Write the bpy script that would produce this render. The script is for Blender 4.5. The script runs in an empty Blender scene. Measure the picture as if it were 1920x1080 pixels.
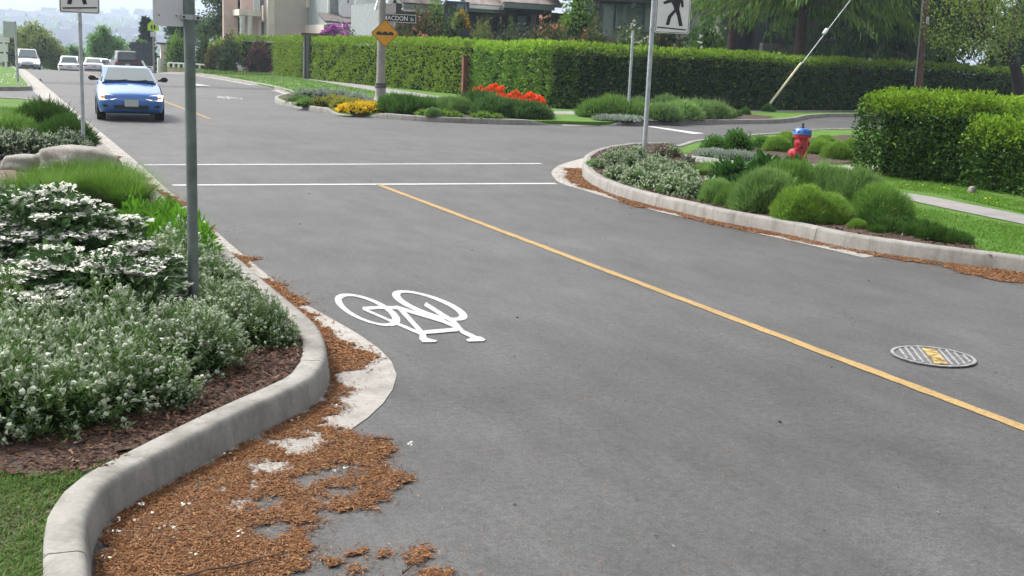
import bpy, math, random
import numpy as np
from mathutils import Vector, Matrix
from mathutils.geometry import tessellate_polygon
R = math.radians
rng = np.random.default_rng(7)
random.seed(7)
scene = bpy.context.scene
COL = scene.collection

# ------------------------------------------------------------------ camera model (measured from the photograph)
CH, FPX = 1.8, 2150.0
def _cam():
    vx, vy, r = -17.0, 71.0, 0.043
    k = 540 - vy - r * (960 - vx)
    u = np.array([r, 1, k / FPX]); u /= np.linalg.norm(u)
    d = np.array([vx - 960, 540 - vy, -FPX]); d /= np.linalg.norm(d)
    return np.array([np.cross(d, u), d, u])
CM = _cam()
def ray(px, py): return CM @ np.array([px - 960, 540 - py, -FPX])
def G(px, py, z=0.0):                     # a measured picture point put on a level at height z
    v = ray(px, py); t = (z - CH) / v[2]
    p = v * t; p[2] = z; return p
def onY(px, py, Y):
    v = ray(px, py); p = v * (Y / v[1]); p[2] += CH; return p
def xat(px, Y, z=1.8):
    def g(X):
        q = CM.T @ np.array([X, Y, z - CH]); return FPX * q[0] + (px - 960) * q[2]
    return -g(0.0) / (g(1.0) - g(0.0))
def zat(p, py):
    def g(z):
        q = CM.T @ np.array([p[0], p[1], z - CH]); return FPX * q[1] + q[2] * (540 - py)
    return -g(0.0) / (g(1.0) - g(0.0))
def zt(y):                                # the road crests near Y = 70 and falls away beyond
    y = np.asarray(y, float)
    a = np.clip(y - 70, 0, 40); z = -0.00075 * a * a
    z = z - 0.06 * np.clip(y - 110, 0, 330)
    return z
def GZ(px, Y): return np.array([xat(px, Y, float(zt(Y)) + .1), Y, float(zt(Y))])

# ------------------------------------------------------------------ node materials
MATS = {}
def new_mat(name):
    m = bpy.data.materials.new(name); m.use_nodes = True
    nt = m.node_tree; b = nt.nodes['Principled BSDF']
    return m, nt, b
def pos_node(nt, obj=False):
    if obj:
        n = nt.nodes.new('ShaderNodeTexCoord'); return n.outputs['Object']
    n = nt.nodes.new('ShaderNodeNewGeometry'); return n.outputs['Position']
def noise(nt, vec, scale, detail=4, rough=.55, stretch=None):
    if stretch:
        mp = nt.nodes.new('ShaderNodeMapping'); mp.inputs['Scale'].default_value = stretch
        nt.links.new(vec, mp.inputs[0]); vec = mp.outputs[0]
    n = nt.nodes.new('ShaderNodeTexNoise'); n.inputs['Scale'].default_value = scale
    n.inputs['Detail'].default_value = detail; n.inputs['Roughness'].default_value = rough
    nt.links.new(vec, n.inputs['Vector']); return n.outputs['Fac']
def ramp(nt, fac, stops):
    r = nt.nodes.new('ShaderNodeValToRGB'); e = r.color_ramp.elements
    while len(e) < len(stops): e.new(.5)
    for i, (p, c) in enumerate(stops):
        e[i].position = p; e[i].color = (*c, 1) if len(c) == 3 else c
    nt.links.new(fac, r.inputs[0]); return r.outputs[0]
def mixc(nt, fac, a, b, mode='MIX'):
    n = nt.nodes.new('ShaderNodeMix'); n.data_type = 'RGBA'; n.blend_type = mode
    for i, v in ((0, fac), (6, a), (7, b)):
        if isinstance(v, (int, float)): n.inputs[i].default_value = v
        elif isinstance(v, tuple): n.inputs[i].default_value = (*v, 1)
        else: nt.links.new(v, n.inputs[i])
    return n.outputs[2]
def bump(nt, b, h, strength=.3, dist=.01):
    n = nt.nodes.new('ShaderNodeBump'); n.inputs['Strength'].default_value = strength
    n.inputs['Distance'].default_value = dist
    nt.links.new(h, n.inputs['Height']); nt.links.new(n.outputs[0], b.inputs['Normal'])
def g3(v): return (v, v, v)
def mat(name, c, rough=.7, var=.12, scale=6, metal=0.0, bmp=.15, bscale=60, obj=True, coat=0.0, spec=.5, emit=None, es=1.0):
    if name in MATS: return MATS[name]
    m, nt, b = new_mat(name); v = pos_node(nt, obj)
    lo = tuple(max(0, x * (1 - var * 1.6)) for x in c); hi = tuple(min(1, x * (1 + var)) for x in c)
    nt.links.new(ramp(nt, noise(nt, v, scale, 5), [(.32, lo), (.68, hi)]), b.inputs['Base Color'])
    b.inputs['Roughness'].default_value = rough; b.inputs['Metallic'].default_value = metal
    b.inputs['Coat Weight'].default_value = coat; b.inputs['Specular IOR Level'].default_value = spec
    if bmp: bump(nt, b, noise(nt, v, bscale, 3), bmp, .004)
    if emit:
        b.inputs['Emission Color'].default_value = (*emit, 1); b.inputs['Emission Strength'].default_value = es
    MATS[name] = m; return m
def leafmat(name, cols, trans=.38, rough=.6, spec=.12):
    if name in MATS: return MATS[name]
    m, nt, b = new_mat(name)
    g = nt.nodes.new('ShaderNodeNewGeometry'); oi = nt.nodes.new('ShaderNodeObjectInfo')
    n = len(cols)
    col = ramp(nt, g.outputs['Random Per Island'], [((i + .0) / max(1, n - 1), c) for i, c in enumerate(cols)])
    hs = nt.nodes.new('ShaderNodeHueSaturation')
    mr = nt.nodes.new('ShaderNodeMapRange'); mr.inputs['To Min'].default_value = .82; mr.inputs['To Max'].default_value = 1.15
    nt.links.new(oi.outputs['Random'], mr.inputs[0]); nt.links.new(mr.outputs[0], hs.inputs['Value'])
    nt.links.new(col, hs.inputs['Color'])
    nt.links.new(hs.outputs[0], b.inputs['Base Color'])
    b.inputs['Roughness'].default_value = rough; b.inputs['Specular IOR Level'].default_value = spec
    t = nt.nodes.new('ShaderNodeBsdfTranslucent'); nt.links.new(hs.outputs[0], t.inputs['Color'])
    mx = nt.nodes.new('ShaderNodeMixShader'); mx.inputs[0].default_value = trans
    nt.links.new(b.outputs[0], mx.inputs[1]); nt.links.new(t.outputs[0], mx.inputs[2])
    nt.links.new(mx.outputs[0], nt.nodes['Material Output'].inputs[0])
    MATS[name] = m; return m

# ------------------------------------------------------------------ mesh building
def mesh(name, V, faces, mats, mi=None, smooth=False):
    """V (n,3); faces: list of index arrays (k,3) / (k,4) or python lists; mi: material index per array."""
    me = bpy.data.meshes.new(name)
    V = np.asarray(V, np.float32).reshape(-1, 3)
    loops, starts, tots, mis = [], [], [], []
    s = 0
    for j, F in enumerate(faces):
        F = np.asarray(F, np.int32)
        if F.size == 0: continue
        k, w = F.shape
        loops.append(F.ravel()); starts.append(s + np.arange(k) * w); tots.append(np.full(k, w)); s += k * w
        mis.append(np.full(k, mi[j] if mi is not None else 0))
    L = np.concatenate(loops); S = np.concatenate(starts); Tt = np.concatenate(tots); MI = np.concatenate(mis)
    me.vertices.add(len(V)); me.vertices.foreach_set('co', V.ravel())
    me.loops.add(len(L)); me.loops.foreach_set('vertex_index', L.astype(np.int32))
    me.polygons.add(len(S)); me.polygons.foreach_set('loop_start', S.astype(np.int32))
    me.polygons.foreach_set('material_index', MI.astype(np.int32))
    me.polygons.foreach_set('use_smooth', np.full(len(S), smooth))
    for m in (mats if isinstance(mats, (list, tuple)) else [mats]): me.materials.append(m)
    me.update(calc_edges=True); me.validate()
    return me
class MB:
    def __init__(s): s.v = []; s.f = []; s.m = []; s.n = 0
    def add(s, V, F, m=0):
        V = np.asarray(V, float).reshape(-1, 3); F = np.asarray(F, int)
        s.v.append(V); s.f.append(F + s.n); s.m.append(m); s.n += len(V); return s
    def box(s, c, d, m=0, rz=0, bev=0.0):
        c = np.array(c, float); d = np.array(d, float) / 2
        if bev <= 0:
            V = np.array([[x, y, z] for x in (-1, 1) for y in (-1, 1) for z in (-1, 1)]) * d
            F = [[0, 1, 3, 2], [4, 6, 7, 5], [0, 4, 5, 1], [2, 3, 7, 6], [0, 2, 6, 4], [1, 5, 7, 3]]
            ca, sa = math.cos(rz), math.sin(rz)
            V = V @ np.array([[ca, sa, 0], [-sa, ca, 0], [0, 0, 1]])
            return s.add(V + c, F, m)
        import bmesh
        bm = bmesh.new(); bmesh.ops.create_cube(bm, size=2)
        for v in bm.verts: v.co = Vector((v.co.x * d[0], v.co.y * d[1], v.co.z * d[2]))
        bmesh.ops.bevel(bm, geom=bm.edges[:], offset=bev, segments=2, affect='EDGES')
        return s.bm(bm, c, rz, m)
    def bm(s, bm, c=(0, 0, 0), rz=0, m=0):
        bm.verts.index_update()
        V = np.array([v.co[:] for v in bm.verts]); ca, sa = math.cos(rz), math.sin(rz)
        V = V @ np.array([[ca, sa, 0], [-sa, ca, 0], [0, 0, 1]]) + np.array(c)
        for w in (3, 4):
            F = [[v.index for v in f.verts] for f in bm.faces if len(f.verts) == w]
            if F: s.f.append(np.array(F) + s.n); s.m.append(m)
        for f in bm.faces:
            if len(f.verts) > 4: s.f.append(np.array([[v.index for v in f.verts]]) + s.n); s.m.append(m)
        s.v.append(V); s.n += len(V); bm.free(); return s
    def tube(s, pts, rad, n=10, m=0, cap=True):
        pts = np.asarray(pts, float); k = len(pts)
        rad = np.full(k, rad) if np.isscalar(rad) else np.asarray(rad, float)
        T = np.gradient(pts, axis=0); T /= np.linalg.norm(T, axis=1)[:, None] + 1e-9
        ref = np.array([0, 0, 1.0]) if abs(T[0][2]) < .9 else np.array([1.0, 0, 0])
        V = []
        for i in range(k):
            a = np.cross(ref, T[i]); a /= np.linalg.norm(a) + 1e-9; b = np.cross(T[i], a)
            th = np.linspace(0, 2 * np.pi, n, endpoint=False)
            V.append(pts[i] + rad[i] * (np.cos(th)[:, None] * a + np.sin(th)[:, None] * b))
        V = np.concatenate(V); F = []
        for i in range(k - 1):
            for j in range(n):
                F.append([i * n + j, i * n + (j + 1) % n, (i + 1) * n + (j + 1) % n, (i + 1) * n + j])
        s.add(V, F, m)
        if cap:
            s.f.append(np.array([[s.n - len(V) + j for j in range(n)][::-1]])); s.m.append(m)
            s.f.append(np.array([[s.n - n + j for j in range(n)]])); s.m.append(m)
        return s
    def lathe(s, prof, c=(0, 0, 0), n=16, m=0, axis='z'):
        th = np.linspace(0, 2 * np.pi, n, endpoint=False); V = []
        for r, z in prof:
            for t in th: V.append([r * math.cos(t), r * math.sin(t), z])
        V = np.array(V); k = len(prof)
        if axis == 'y': V = V[:, [0, 2, 1]] * np.array([1, -1, 1])
        if axis == 'x': V = V[:, [2, 0, 1]]
        F = [[i * n + j, i * n + (j + 1) % n, (i + 1) * n + (j + 1) % n, (i + 1) * n + j] for i in range(k - 1) for j in range(n)]
        s.add(V + np.array(c), F, m)
        s.f.append(np.array([[s.n - len(V) + j for j in range(n)][::-1]])); s.m.append(m)
        s.f.append(np.array([[s.n - n + j for j in range(n)]])); s.m.append(m); return s
    def poly(s, P, z0=None, m=0, thick=None, up=(0, 0, 1)):
        """flat polygon of 3-D points, optionally given a thickness along `up` (downwards)."""
        P = np.asarray(P, float)
        tri = tessellate_polygon([[Vector(p) for p in P]])
        tri = np.array([list(t) for t in tri])
        if thick is None: return s.add(P, tri, m)
        Q = P - np.array(up) * thick; n = len(P)
        s.add(np.concatenate([P, Q]), np.concatenate([tri, tri[:, ::-1] + n]), m)
        s.f.append(np.array([[i, (i + 1) % n, n + (i + 1) % n, n + i] for i in range(n)]) + s.n - 2 * n); s.m.append(m); return s
    def mesh(s, name, mats, smooth=False):
        return mesh(name, np.concatenate(s.v), s.f, mats, s.m, smooth)
    def obj(s, name, mats, parent=None, loc=(0, 0, 0), smooth=False):
        return ob(name, s.mesh(name, mats, smooth), parent, loc)
def autosmooth(o, ang=40):
    me = o.data
    me.polygons.foreach_set('use_smooth', np.ones(len(me.polygons), bool))
    try: me.set_sharp_from_angle(angle=R(ang))
    except Exception: pass
    return o
def ob(name, me, parent=None, loc=(0, 0, 0), rz=0, sc=None):
    o = bpy.data.objects.new(name, me); COL.objects.link(o)
    o.location = [float(x) for x in loc]; o.rotation_euler = (0, 0, float(rz))
    if sc is not None: o.scale = (sc, sc, sc) if np.isscalar(sc) else tuple(float(x) for x in sc)
    if parent: o.parent = parent
    return o
def tag(o, label, cat, group=None):
    o['label'] = label; o['category'] = cat
    if group: o['group'] = group
    return o
def thing(name, label, cat, loc=(0, 0, 0), rz=0, group=None):
    o = bpy.data.objects.new(name, None); COL.objects.link(o); o.empty_display_size = .2
    o.location = [float(x) for x in loc]; o.rotation_euler = (0, 0, float(rz)); return tag(o, label, cat, group)
def struct(o, label=None, cat=None):
    o['kind'] = 'structure'
    if label: o['label'] = label
    if cat: o['category'] = cat
    return o
def stuff(o, label, cat):
    o['kind'] = 'stuff'; o['label'] = label; o['category'] = cat; return o

# ------------------------------------------------------------------ geometry helpers
def curve(P, step=.1):
    """Catmull-Rom through P, resampled."""
    P = np.asarray(P, float); Q = np.vstack([2 * P[0] - P[1], P, 2 * P[-1] - P[-2]]); out = []
    for i in range(1, len(Q) - 2):
        n = max(2, int(np.linalg.norm(Q[i + 1] - Q[i]) / step))
        t = np.linspace(0, 1, n, endpoint=False)[:, None]
        a, b, c, d = Q[i - 1], Q[i], Q[i + 1], Q[i + 2]
        out.append(.5 * (2 * b + (c - a) * t + (2 * a - 5 * b + 4 * c - d) * t ** 2 + (3 * b - a - 3 * c + d) * t ** 3))
    out.append(P[-1:]); return np.concatenate(out)
def normals2(C, side):
    T = np.gradient(C[:, :2], axis=0); T /= np.linalg.norm(T, axis=1)[:, None] + 1e-9
    return side * np.stack([-T[:, 1], T[:, 0]], 1)
def inpoly(pts, poly):
    x, y = pts[:, 0], pts[:, 1]; r = np.zeros(len(pts), bool); n = len(poly); j = n - 1
    for i in range(n):
        xi, yi, xj, yj = poly[i][0], poly[i][1], poly[j][0], poly[j][1]
        c = ((yi > y) != (yj > y)) & (x < (xj - xi) * (y - yi) / (yj - yi + 1e-12) + xi)
        r ^= c; j = i
    return r
_pg = np.random.default_rng(3).random((256, 256))
def vnoise(x, y):
    xi = np.floor(x).astype(int); yi = np.floor(y).astype(int); fx = x - xi; fy = y - yi
    fx = fx * fx * (3 - 2 * fx); fy = fy * fy * (3 - 2 * fy)
    g = lambda a, b: _pg[a & 255, b & 255]
    return (g(xi, yi) * (1 - fx) + g(xi + 1, yi) * fx) * (1 - fy) + (g(xi, yi + 1) * (1 - fx) + g(xi + 1, yi + 1) * fx) * fy
def fbm(x, y, o=4):
    s = 0; a = .5
    for i in range(o): s = s + a * vnoise(x * 2 ** i + 17.3 * i, y * 2 ** i + 5.1 * i); a *= .5
    return s / (1 - .5 ** o)
def patch(name, poly, step, z, m, amp=.0, freq=4, jag=0.0):
    """ground patch made of cells whose centre is inside poly (ragged edge), with relief."""
    poly = np.asarray(poly)[:, :2]; lo = poly.min(0) - step; hi = poly.max(0) + step
    nx, ny = [int(v) + 2 for v in (hi - lo) / step]
    X, Y = np.meshgrid(lo[0] + step * np.arange(nx), lo[1] + step * np.arange(ny), indexing='ij')
    Z = z + amp * (fbm(X * freq, Y * freq) - .5) * 2 if amp else np.full_like(X, z)
    cx = (X[:-1, :-1] + step / 2).ravel(); cy = (Y[:-1, :-1] + step / 2).ravel()
    if jag:
        cx2 = cx + jag * (fbm(cx * 9, cy * 9) - .5) * 2; cy2 = cy + jag * (fbm(cx * 9 + 50, cy * 9) - .5) * 2
    else: cx2, cy2 = cx, cy
    k = inpoly(np.stack([cx2, cy2], 1), poly)
    idx = np.arange(nx * ny).reshape(nx, ny)
    F = np.stack([idx[:-1, :-1].ravel(), idx[1:, :-1].ravel(), idx[1:, 1:].ravel(), idx[:-1, 1:].ravel()], 1)[k]
    V = np.stack([X.ravel(), Y.ravel(), Z.ravel()], 1)
    u, inv = np.unique(F, return_inverse=True)
    return ob(name, mesh(name, V[u], [inv.reshape(F.shape)], m, smooth=True))
def strip(name, A, B, m, nx=8, zoff=0.0, follow=True):
    """sheet between two polylines sampled at the same stations."""
    A = np.asarray(A, float)[:, :2]; B = np.asarray(B, float)[:, :2]; k = len(A)
    t = np.linspace(0, 1, nx)[None, :, None]; V = A[:, None] * (1 - t) + B[:, None] * t
    Z = (zt(V[..., 1]) if follow else 0 * V[..., 1]) + zoff
    V = np.concatenate([V, Z[..., None]], 2).reshape(-1, 3); i = np.arange(k * nx).reshape(k, nx)
    F = np.stack([i[:-1, :-1].ravel(), i[:-1, 1:].ravel(), i[1:, 1:].ravel(), i[1:, :-1].ravel()], 1)
    return ob(name, mesh(name, V, [F], m, smooth=True))
def unit(a): return a / (np.linalg.norm(a, axis=-1, keepdims=True) + 1e-9)
def leaves(P, D, L, W, r, fold=.0):
    """single-quad leaves: base P, direction D, random roll."""
    n = len(P); D = unit(D); S = unit(np.cross(D, r.normal(size=(n, 3)))); N = np.cross(S, D)
    L = np.broadcast_to(np.asarray(L, float), (n,))[:, None]; W = np.broadcast_to(np.asarray(W, float), (n,))[:, None]
    m = P + D * L * .5 + N * fold * L
    V = np.stack([P, m + S * W / 2, P + D * L, m - S * W / 2], 1).reshape(-1, 3)
    return V, np.arange(n * 4).reshape(n, 4)
def blades(P, D, L, W, r, bend=.5, seg=3):
    """arching grass blades."""
    n = len(P); D = unit(D); S = unit(np.cross(D, np.array([0, 0, 1.0]) + .01 * r.normal(size=(n, 3)))); L = np.broadcast_to(np.asarray(L, float), (n,))[:, None]
    hor = D * np.array([1, 1, 0]); V = []
    bend = np.broadcast_to(np.asarray(bend, float), (n,))[:, None]
    for i in range(seg + 1):
        t = i / seg; c = P + D * L * t + (hor * .9 - np.array([0, 0, .75])) * bend * L * t * t
        w = W * (1 - t ** 1.5) * .5 + .0004
        V += [c - S * w, c + S * w]
    V = np.stack(V, 1); b = (np.arange(n) * 2 * (seg + 1))[:, None]
    F = np.concatenate([b + np.array([[2 * i, 2 * i + 1, 2 * i + 3, 2 * i + 2]]) for i in range(seg)])
    return V.reshape(-1, 3), F
ICO = None
def ico():
    global ICO
    if ICO is None:
        import bmesh
        bm = bmesh.new(); bmesh.ops.create_icosphere(bm, subdivisions=1, radius=1); bm.verts.index_update()
        ICO = (np.array([v.co[:] for v in bm.verts]), np.array([[v.index for v in f.verts] for f in bm.faces])); bm.free()
    return ICO
def balls(P, rad):
    V, F = ico(); n = len(P); rad = np.broadcast_to(np.asarray(rad, float), (n,))
    VV = P[:, None] + V[None] * rad[:, None, None]
    return VV.reshape(-1, 3), (F[None] + (np.arange(n) * len(V))[:, None, None]).reshape(-1, 3)
def dome(r, n, up=True):
    d = unit(r.normal(size=(n, 3)))
    if up: d[:, 2] = np.abs(d[:, 2])
    return d
def lump(d, seed, f=2.2, a=.18):
    q = d * f + seed * 3.7
    return 1 + a * ((vnoise(q[:, 0] + q[:, 2], q[:, 1] - q[:, 2] * .7) + vnoise(q[:, 1] * 1.9 + 9, q[:, 2] * 1.9 + q[:, 0])) - 1)
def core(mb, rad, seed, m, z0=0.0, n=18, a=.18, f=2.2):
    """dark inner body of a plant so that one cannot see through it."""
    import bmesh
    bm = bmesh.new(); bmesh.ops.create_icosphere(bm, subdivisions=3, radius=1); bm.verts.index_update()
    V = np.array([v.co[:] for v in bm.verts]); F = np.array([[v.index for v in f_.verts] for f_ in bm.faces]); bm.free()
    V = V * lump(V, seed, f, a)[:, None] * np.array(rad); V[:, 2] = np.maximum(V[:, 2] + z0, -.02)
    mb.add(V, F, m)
# ------------------------------------------------------------------ setting materials
def asphalt_mat(name, base):
    m, nt, b = new_mat(name); v = pos_node(nt)
    n1 = noise(nt, v, .30, 5, .6); n2 = noise(nt, v, 2.6, 6, .72, (1, .4, 1)); n3 = noise(nt, v, 24, 4, .8); n4 = noise(nt, v, 95, 3, .75); n5 = noise(nt, v, 230, 2, .6)
    c1 = ramp(nt, n1, [(.28, tuple(x * .70 for x in base)), (.5, base), (.72, tuple(x * 1.28 for x in base))])
    c2 = mixc(nt, .75, c1, ramp(nt, n2, [(.3, g3(.30)), (.72, g3(.68))]), 'OVERLAY')
    c3 = mixc(nt, .85, c2, ramp(nt, n3, [(.28, g3(.26)), (.5, g3(.5)), (.74, g3(.72))]), 'OVERLAY')
    c3 = mixc(nt, .85, c3, ramp(nt, n4, [(.28, g3(.2)), (.5, g3(.5)), (.72, g3(.78))]), 'OVERLAY')
    c4 = mixc(nt, ramp(nt, n5, [(.64, g3(0)), (.74, g3(.55))]), c3, (.24, .24, .235))
    c5 = mixc(nt, ramp(nt, noise(nt, v, 60, 2, .6), [(.24, g3(.7)), (.36, g3(0))]), c4, (.014, .014, .015))
    # pale scuffs, dark drips and a few fine cracks
    c6 = mixc(nt, ramp(nt, noise(nt, v, 5, 7, .8), [(.66, g3(0)), (.78, g3(.30))]), c5, (.22, .215, .21))
    c7 = mixc(nt, ramp(nt, noise(nt, v, 1.1, 5, .65), [(.62, g3(0)), (.76, g3(.35))]), c6, (.03, .03, .031))
    wv = nt.nodes.new('ShaderNodeTexVoronoi'); wv.feature = 'DISTANCE_TO_EDGE'; wv.inputs['Scale'].default_value = .22
    ad = nt.nodes.new('ShaderNodeVectorMath'); ad.operation = 'MULTIPLY_ADD'; nz = nt.nodes.new('ShaderNodeTexNoise'); nz.inputs['Scale'].default_value = 1.4; nz.inputs['Detail'].default_value = 6; nt.links.new(v, nz.inputs['Vector'])
    nt.links.new(nz.outputs['Color'], ad.inputs[0]); ad.inputs[1].default_value = (1.1, 1.1, 0); nt.links.new(v, ad.inputs[2]); nt.links.new(ad.outputs[0], wv.inputs['Vector'])
    cr = mixc(nt, 1.0, ramp(nt, wv.outputs['Distance'], [(.0008, g3(.5)), (.0028, g3(0))]), ramp(nt, noise(nt, v, .6, 3), [(.5, g3(0)), (.6, g3(1))]), 'MULTIPLY')
    c8 = mixc(nt, cr, c7, (.018, .018, .018))
    nt.links.new(c8, b.inputs['Base Color']); b.inputs['Roughness'].default_value = .66
    b.inputs['Specular IOR Level'].default_value = .40
    bump(nt, b, mixc(nt, .5, n4, n5), .6, .006); return m
ASPH = asphalt_mat('asphalt', (.0585, .058, .0575))
ASPH2 = asphalt_mat('dark_asphalt', (.035, .035, .036))  # darker asphalt tone for the leading rows of the hump
def concrete_mat(name, base, dirt=.45):
    m, nt, b = new_mat(name); v = pos_node(nt)
    c1 = ramp(nt, noise(nt, v, 2.2, 6, .65), [(.28, tuple(x * .72 for x in base)), (.66, tuple(x * 1.08 for x in base))])
    c2 = mixc(nt, .55, c1, ramp(nt, noise(nt, v, 45, 4, .7), [(.3, g3(.36)), (.7, g3(.6))]), 'OVERLAY')
    st = noise(nt, v, 7, 5, .65, (1, 1, .25))
    c3 = mixc(nt, ramp(nt, st, [(.46, g3(0)), (.70, g3(dirt))]), c2, (.075, .072, .055))
    c4 = mixc(nt, ramp(nt, noise(nt, v, 90, 2), [(.70, g3(0)), (.76, g3(.5))]), c3, (.12, .11, .1))
    nt.links.new(c4, b.inputs['Base Color']); b.inputs['Roughness'].default_value = .88
    bump(nt, b, noise(nt, v, 70, 4, .7), .35, .006); return m
CONC = concrete_mat('kerb_concrete', (.235, .225, .205), .6); GUTC = concrete_mat('gutter_concrete', (.30, .285, .26), .35)
WALKC = concrete_mat('pavement_concrete', (.21, .20, .195), .2); RAMPC = concrete_mat('ramp_concrete', (.30, .285, .27), .15)
def soil_mat(name, a, b_, c_):
    m, nt, b = new_mat(name); v = pos_node(nt)
    vo = nt.nodes.new('ShaderNodeTexVoronoi'); vo.inputs['Scale'].default_value = 42; nt.links.new(v, vo.inputs['Vector'])
    sep = nt.nodes.new('ShaderNodeSeparateColor'); nt.links.new(vo.outputs['Color'], sep.inputs[0])
    c1 = ramp(nt, sep.outputs[0], [(0, a), (.55, b_), (1, c_)])
    c2 = mixc(nt, .6, c1, ramp(nt, noise(nt, v, 2.5, 5, .6), [(.3, g3(.3)), (.7, g3(.62))]), 'OVERLAY')
    nt.links.new(c2, b.inputs['Base Color']); b.inputs['Roughness'].default_value = .95
    bump(nt, b, mixc(nt, .5, vo.outputs['Distance'], noise(nt, v, 60, 4)), .9, .03); return m
MULCH = soil_mat('bark_mulch', (.016, .010, .007), (.045, .024, .016), (.10, .052, .034))
DIRT = soil_mat('bare_soil', (.09, .06, .045), (.14, .095, .075), (.2, .14, .11))
def lawn_mat(name, a, b_, c_):
    m, nt, b = new_mat(name); v = pos_node(nt)
    c1 = ramp(nt, noise(nt, v, .8, 6, .7), [(.3, a), (.55, b_), (.75, c_)])
    c2 = mixc(nt, .7, c1, ramp(nt, noise(nt, v, 24, 5, .75), [(.3, g3(.22)), (.7, g3(.74))]), 'OVERLAY')
    nt.links.new(c2, b.inputs['Base Color']); b.inputs['Roughness'].default_value = .9; b.inputs['Specular IOR Level'].default_value = .2
    bump(nt, b, noise(nt, v, 40, 5, .75), .8, .04); return m
LAWN = lawn_mat('lawn', (.06, .125, .018), (.085, .175, .024), (.12, .20, .035))
LAWNF = lawn_mat('dry_lawn', (.085, .12, .03), (.11, .15, .04), (.15, .16, .06))
FIELD = lawn_mat('field', (.035, .055, .03), (.05, .07, .04), (.09, .09, .07))
def paint_mat(name, c, wear):
    m, nt, b = new_mat(name); v = pos_node(nt)
    c1 = ramp(nt, noise(nt, v, 3, 5, .7), [(.3, tuple(x * .78 for x in c)), (.7, c)])
    c2 = mixc(nt, ramp(nt, noise(nt, v, 38, 5, .8), [(wear, g3(0)), (wear + .12, g3(.8))]), c1, (.085, .084, .082))
    c3 = mixc(nt, ramp(nt, noise(nt, v, 150, 2, .6), [(.60, g3(0)), (.70, g3(.55))]), c2, (.08, .08, .08))
    nt.links.new(c3, b.inputs['Base Color']); b.inputs['Roughness'].default_value = .8; b.inputs['Specular IOR Level'].default_value = .2
    bump(nt, b, noise(nt, v, 95, 3, .75), .5, .005); return m
PAINTW = paint_mat('white_road_paint', (.47, .46, .45), .53); PAINTY = paint_mat('yellow_road_paint', (.36, .24, .095), .52)

# ------------------------------------------------------------------ outlines measured from the photograph
W = lambda L, z=0.0: np.array([G(x, y, z)[:2] for x, y in L])
KA = np.vstack([[[.12, 1.2], [.18, 2.3], [.22, 3.2]], W([(175, 1069), (188, 1011), (224, 966), (313, 912), (448, 836), (578, 769), (606, 742), (618, 715), (617, 690), (606, 660), (585, 635),
     (500, 560), (457, 520), (390, 463), (312, 392), (260, 350)]), [[1.66, 19.5], [1.58, 25.0], [1.50, 31], [1.44, 34.2], [1.2, 35.5], [.5, 36.3], [-1.0, 36.6], [-6, 36.8]]])
KA = curve(KA, .09)
KB = curve(np.array([[-6, 44.0], [-1.0, 44.2], [.4, 44.5], [1.1, 45.3], [1.33, 47], [1.33, 60], [1.32, 74], [1.3, 90], [1.3, 130], [1.3, 300]]), .5)
KC = curve(np.vstack([W([(1245, 279), (1180, 281), (1126, 290), (1096, 304), (1091, 318), (1098, 338), (1142, 362), (1213, 384), (1280, 400), (1347, 416), (1472, 440), (1581, 464), (1707, 484), (1827, 500), (1918, 512)]),
     [[9.75, 6.2], [10.9, 4.5], [12.4, 3.2]]]), .09)
KD = curve(np.vstack([W([(1277, 287), (1296, 281), (1318, 275), (1420, 263), (1500, 257), (1590, 250)]), [[40, 33.5], [60, 40], [90, 49.5]]]), .2)
KE = curve(np.vstack([W([(552, 180), (532, 183), (515, 188), (520, 195), (540, 199.5), (577, 207), (620, 212.5), (648, 216), (678, 218.5), (800, 228), (933, 233), (1010, 234.5), (1062, 235)])]), .15)
KF = curve(np.vstack([W([(1128, 236.5), (1187, 235), (1275, 233.5), (1380, 232.5), (1450, 231.5), (1490, 228), (1512, 223), (1540, 220.5), (1586, 219)]), [[48, 45.5], [70, 53]]]), .2)
KR = curve(np.array([[11.25, 47.0], [11.9, 53], [12.2, 60], [12.1, 75], [11.9, 95], [11.9, 130], [11.9, 300]]), .5)

# ------------------------------------------------------------------ ground, roads
def hillz(x, y):
    t = np.clip((y - 900) / 1700, 0, 1); t = t * t * (3 - 2 * t)
    r = 62 + 14 * (fbm(x / 520 + 3, y / 900, 3) - .5) * 2 + 10 * np.clip((x - 300) / 700, -1, 1)
    return t * r
def ground_sheet():
    xs = np.unique(np.concatenate([np.linspace(-3200, 3400, 67), np.linspace(-100, 160, 40)])); ys = np.unique(np.concatenate([np.linspace(-300, 0, 4), np.linspace(0, 460, 47), np.linspace(460, 3400, 50)]))
    X, Y = np.meshgrid(xs, ys, indexing='ij'); Z = zt(Y) + hillz(X, Y) - .4 + np.where(Y > 500, 3 * (fbm(X / 90, Y / 90) - .5), 0)
    i = np.arange(X.size).reshape(X.shape); F = np.stack([i[:-1, :-1].ravel(), i[1:, :-1].ravel(), i[1:, 1:].ravel(), i[:-1, 1:].ravel()], 1)
    o = ob('ground', mesh('ground', np.stack([X.ravel(), Y.ravel(), Z.ravel()], 1), [F], FIELD, smooth=True))
    struct(o, 'green ground falling away beyond the crest and rising to the hazy far hillside', 'ground')
ground_sheet()
ys = np.concatenate([np.linspace(-12, 60, 73), np.linspace(61, 130, 70), np.linspace(135, 310, 30)])
struct(strip('road', np.stack([np.full_like(ys, -1.5), ys], 1), np.stack([np.full_like(ys, 15.5), ys], 1), ASPH, 12, 0.0), 'worn grey asphalt street running away over the crest', 'road')
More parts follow.
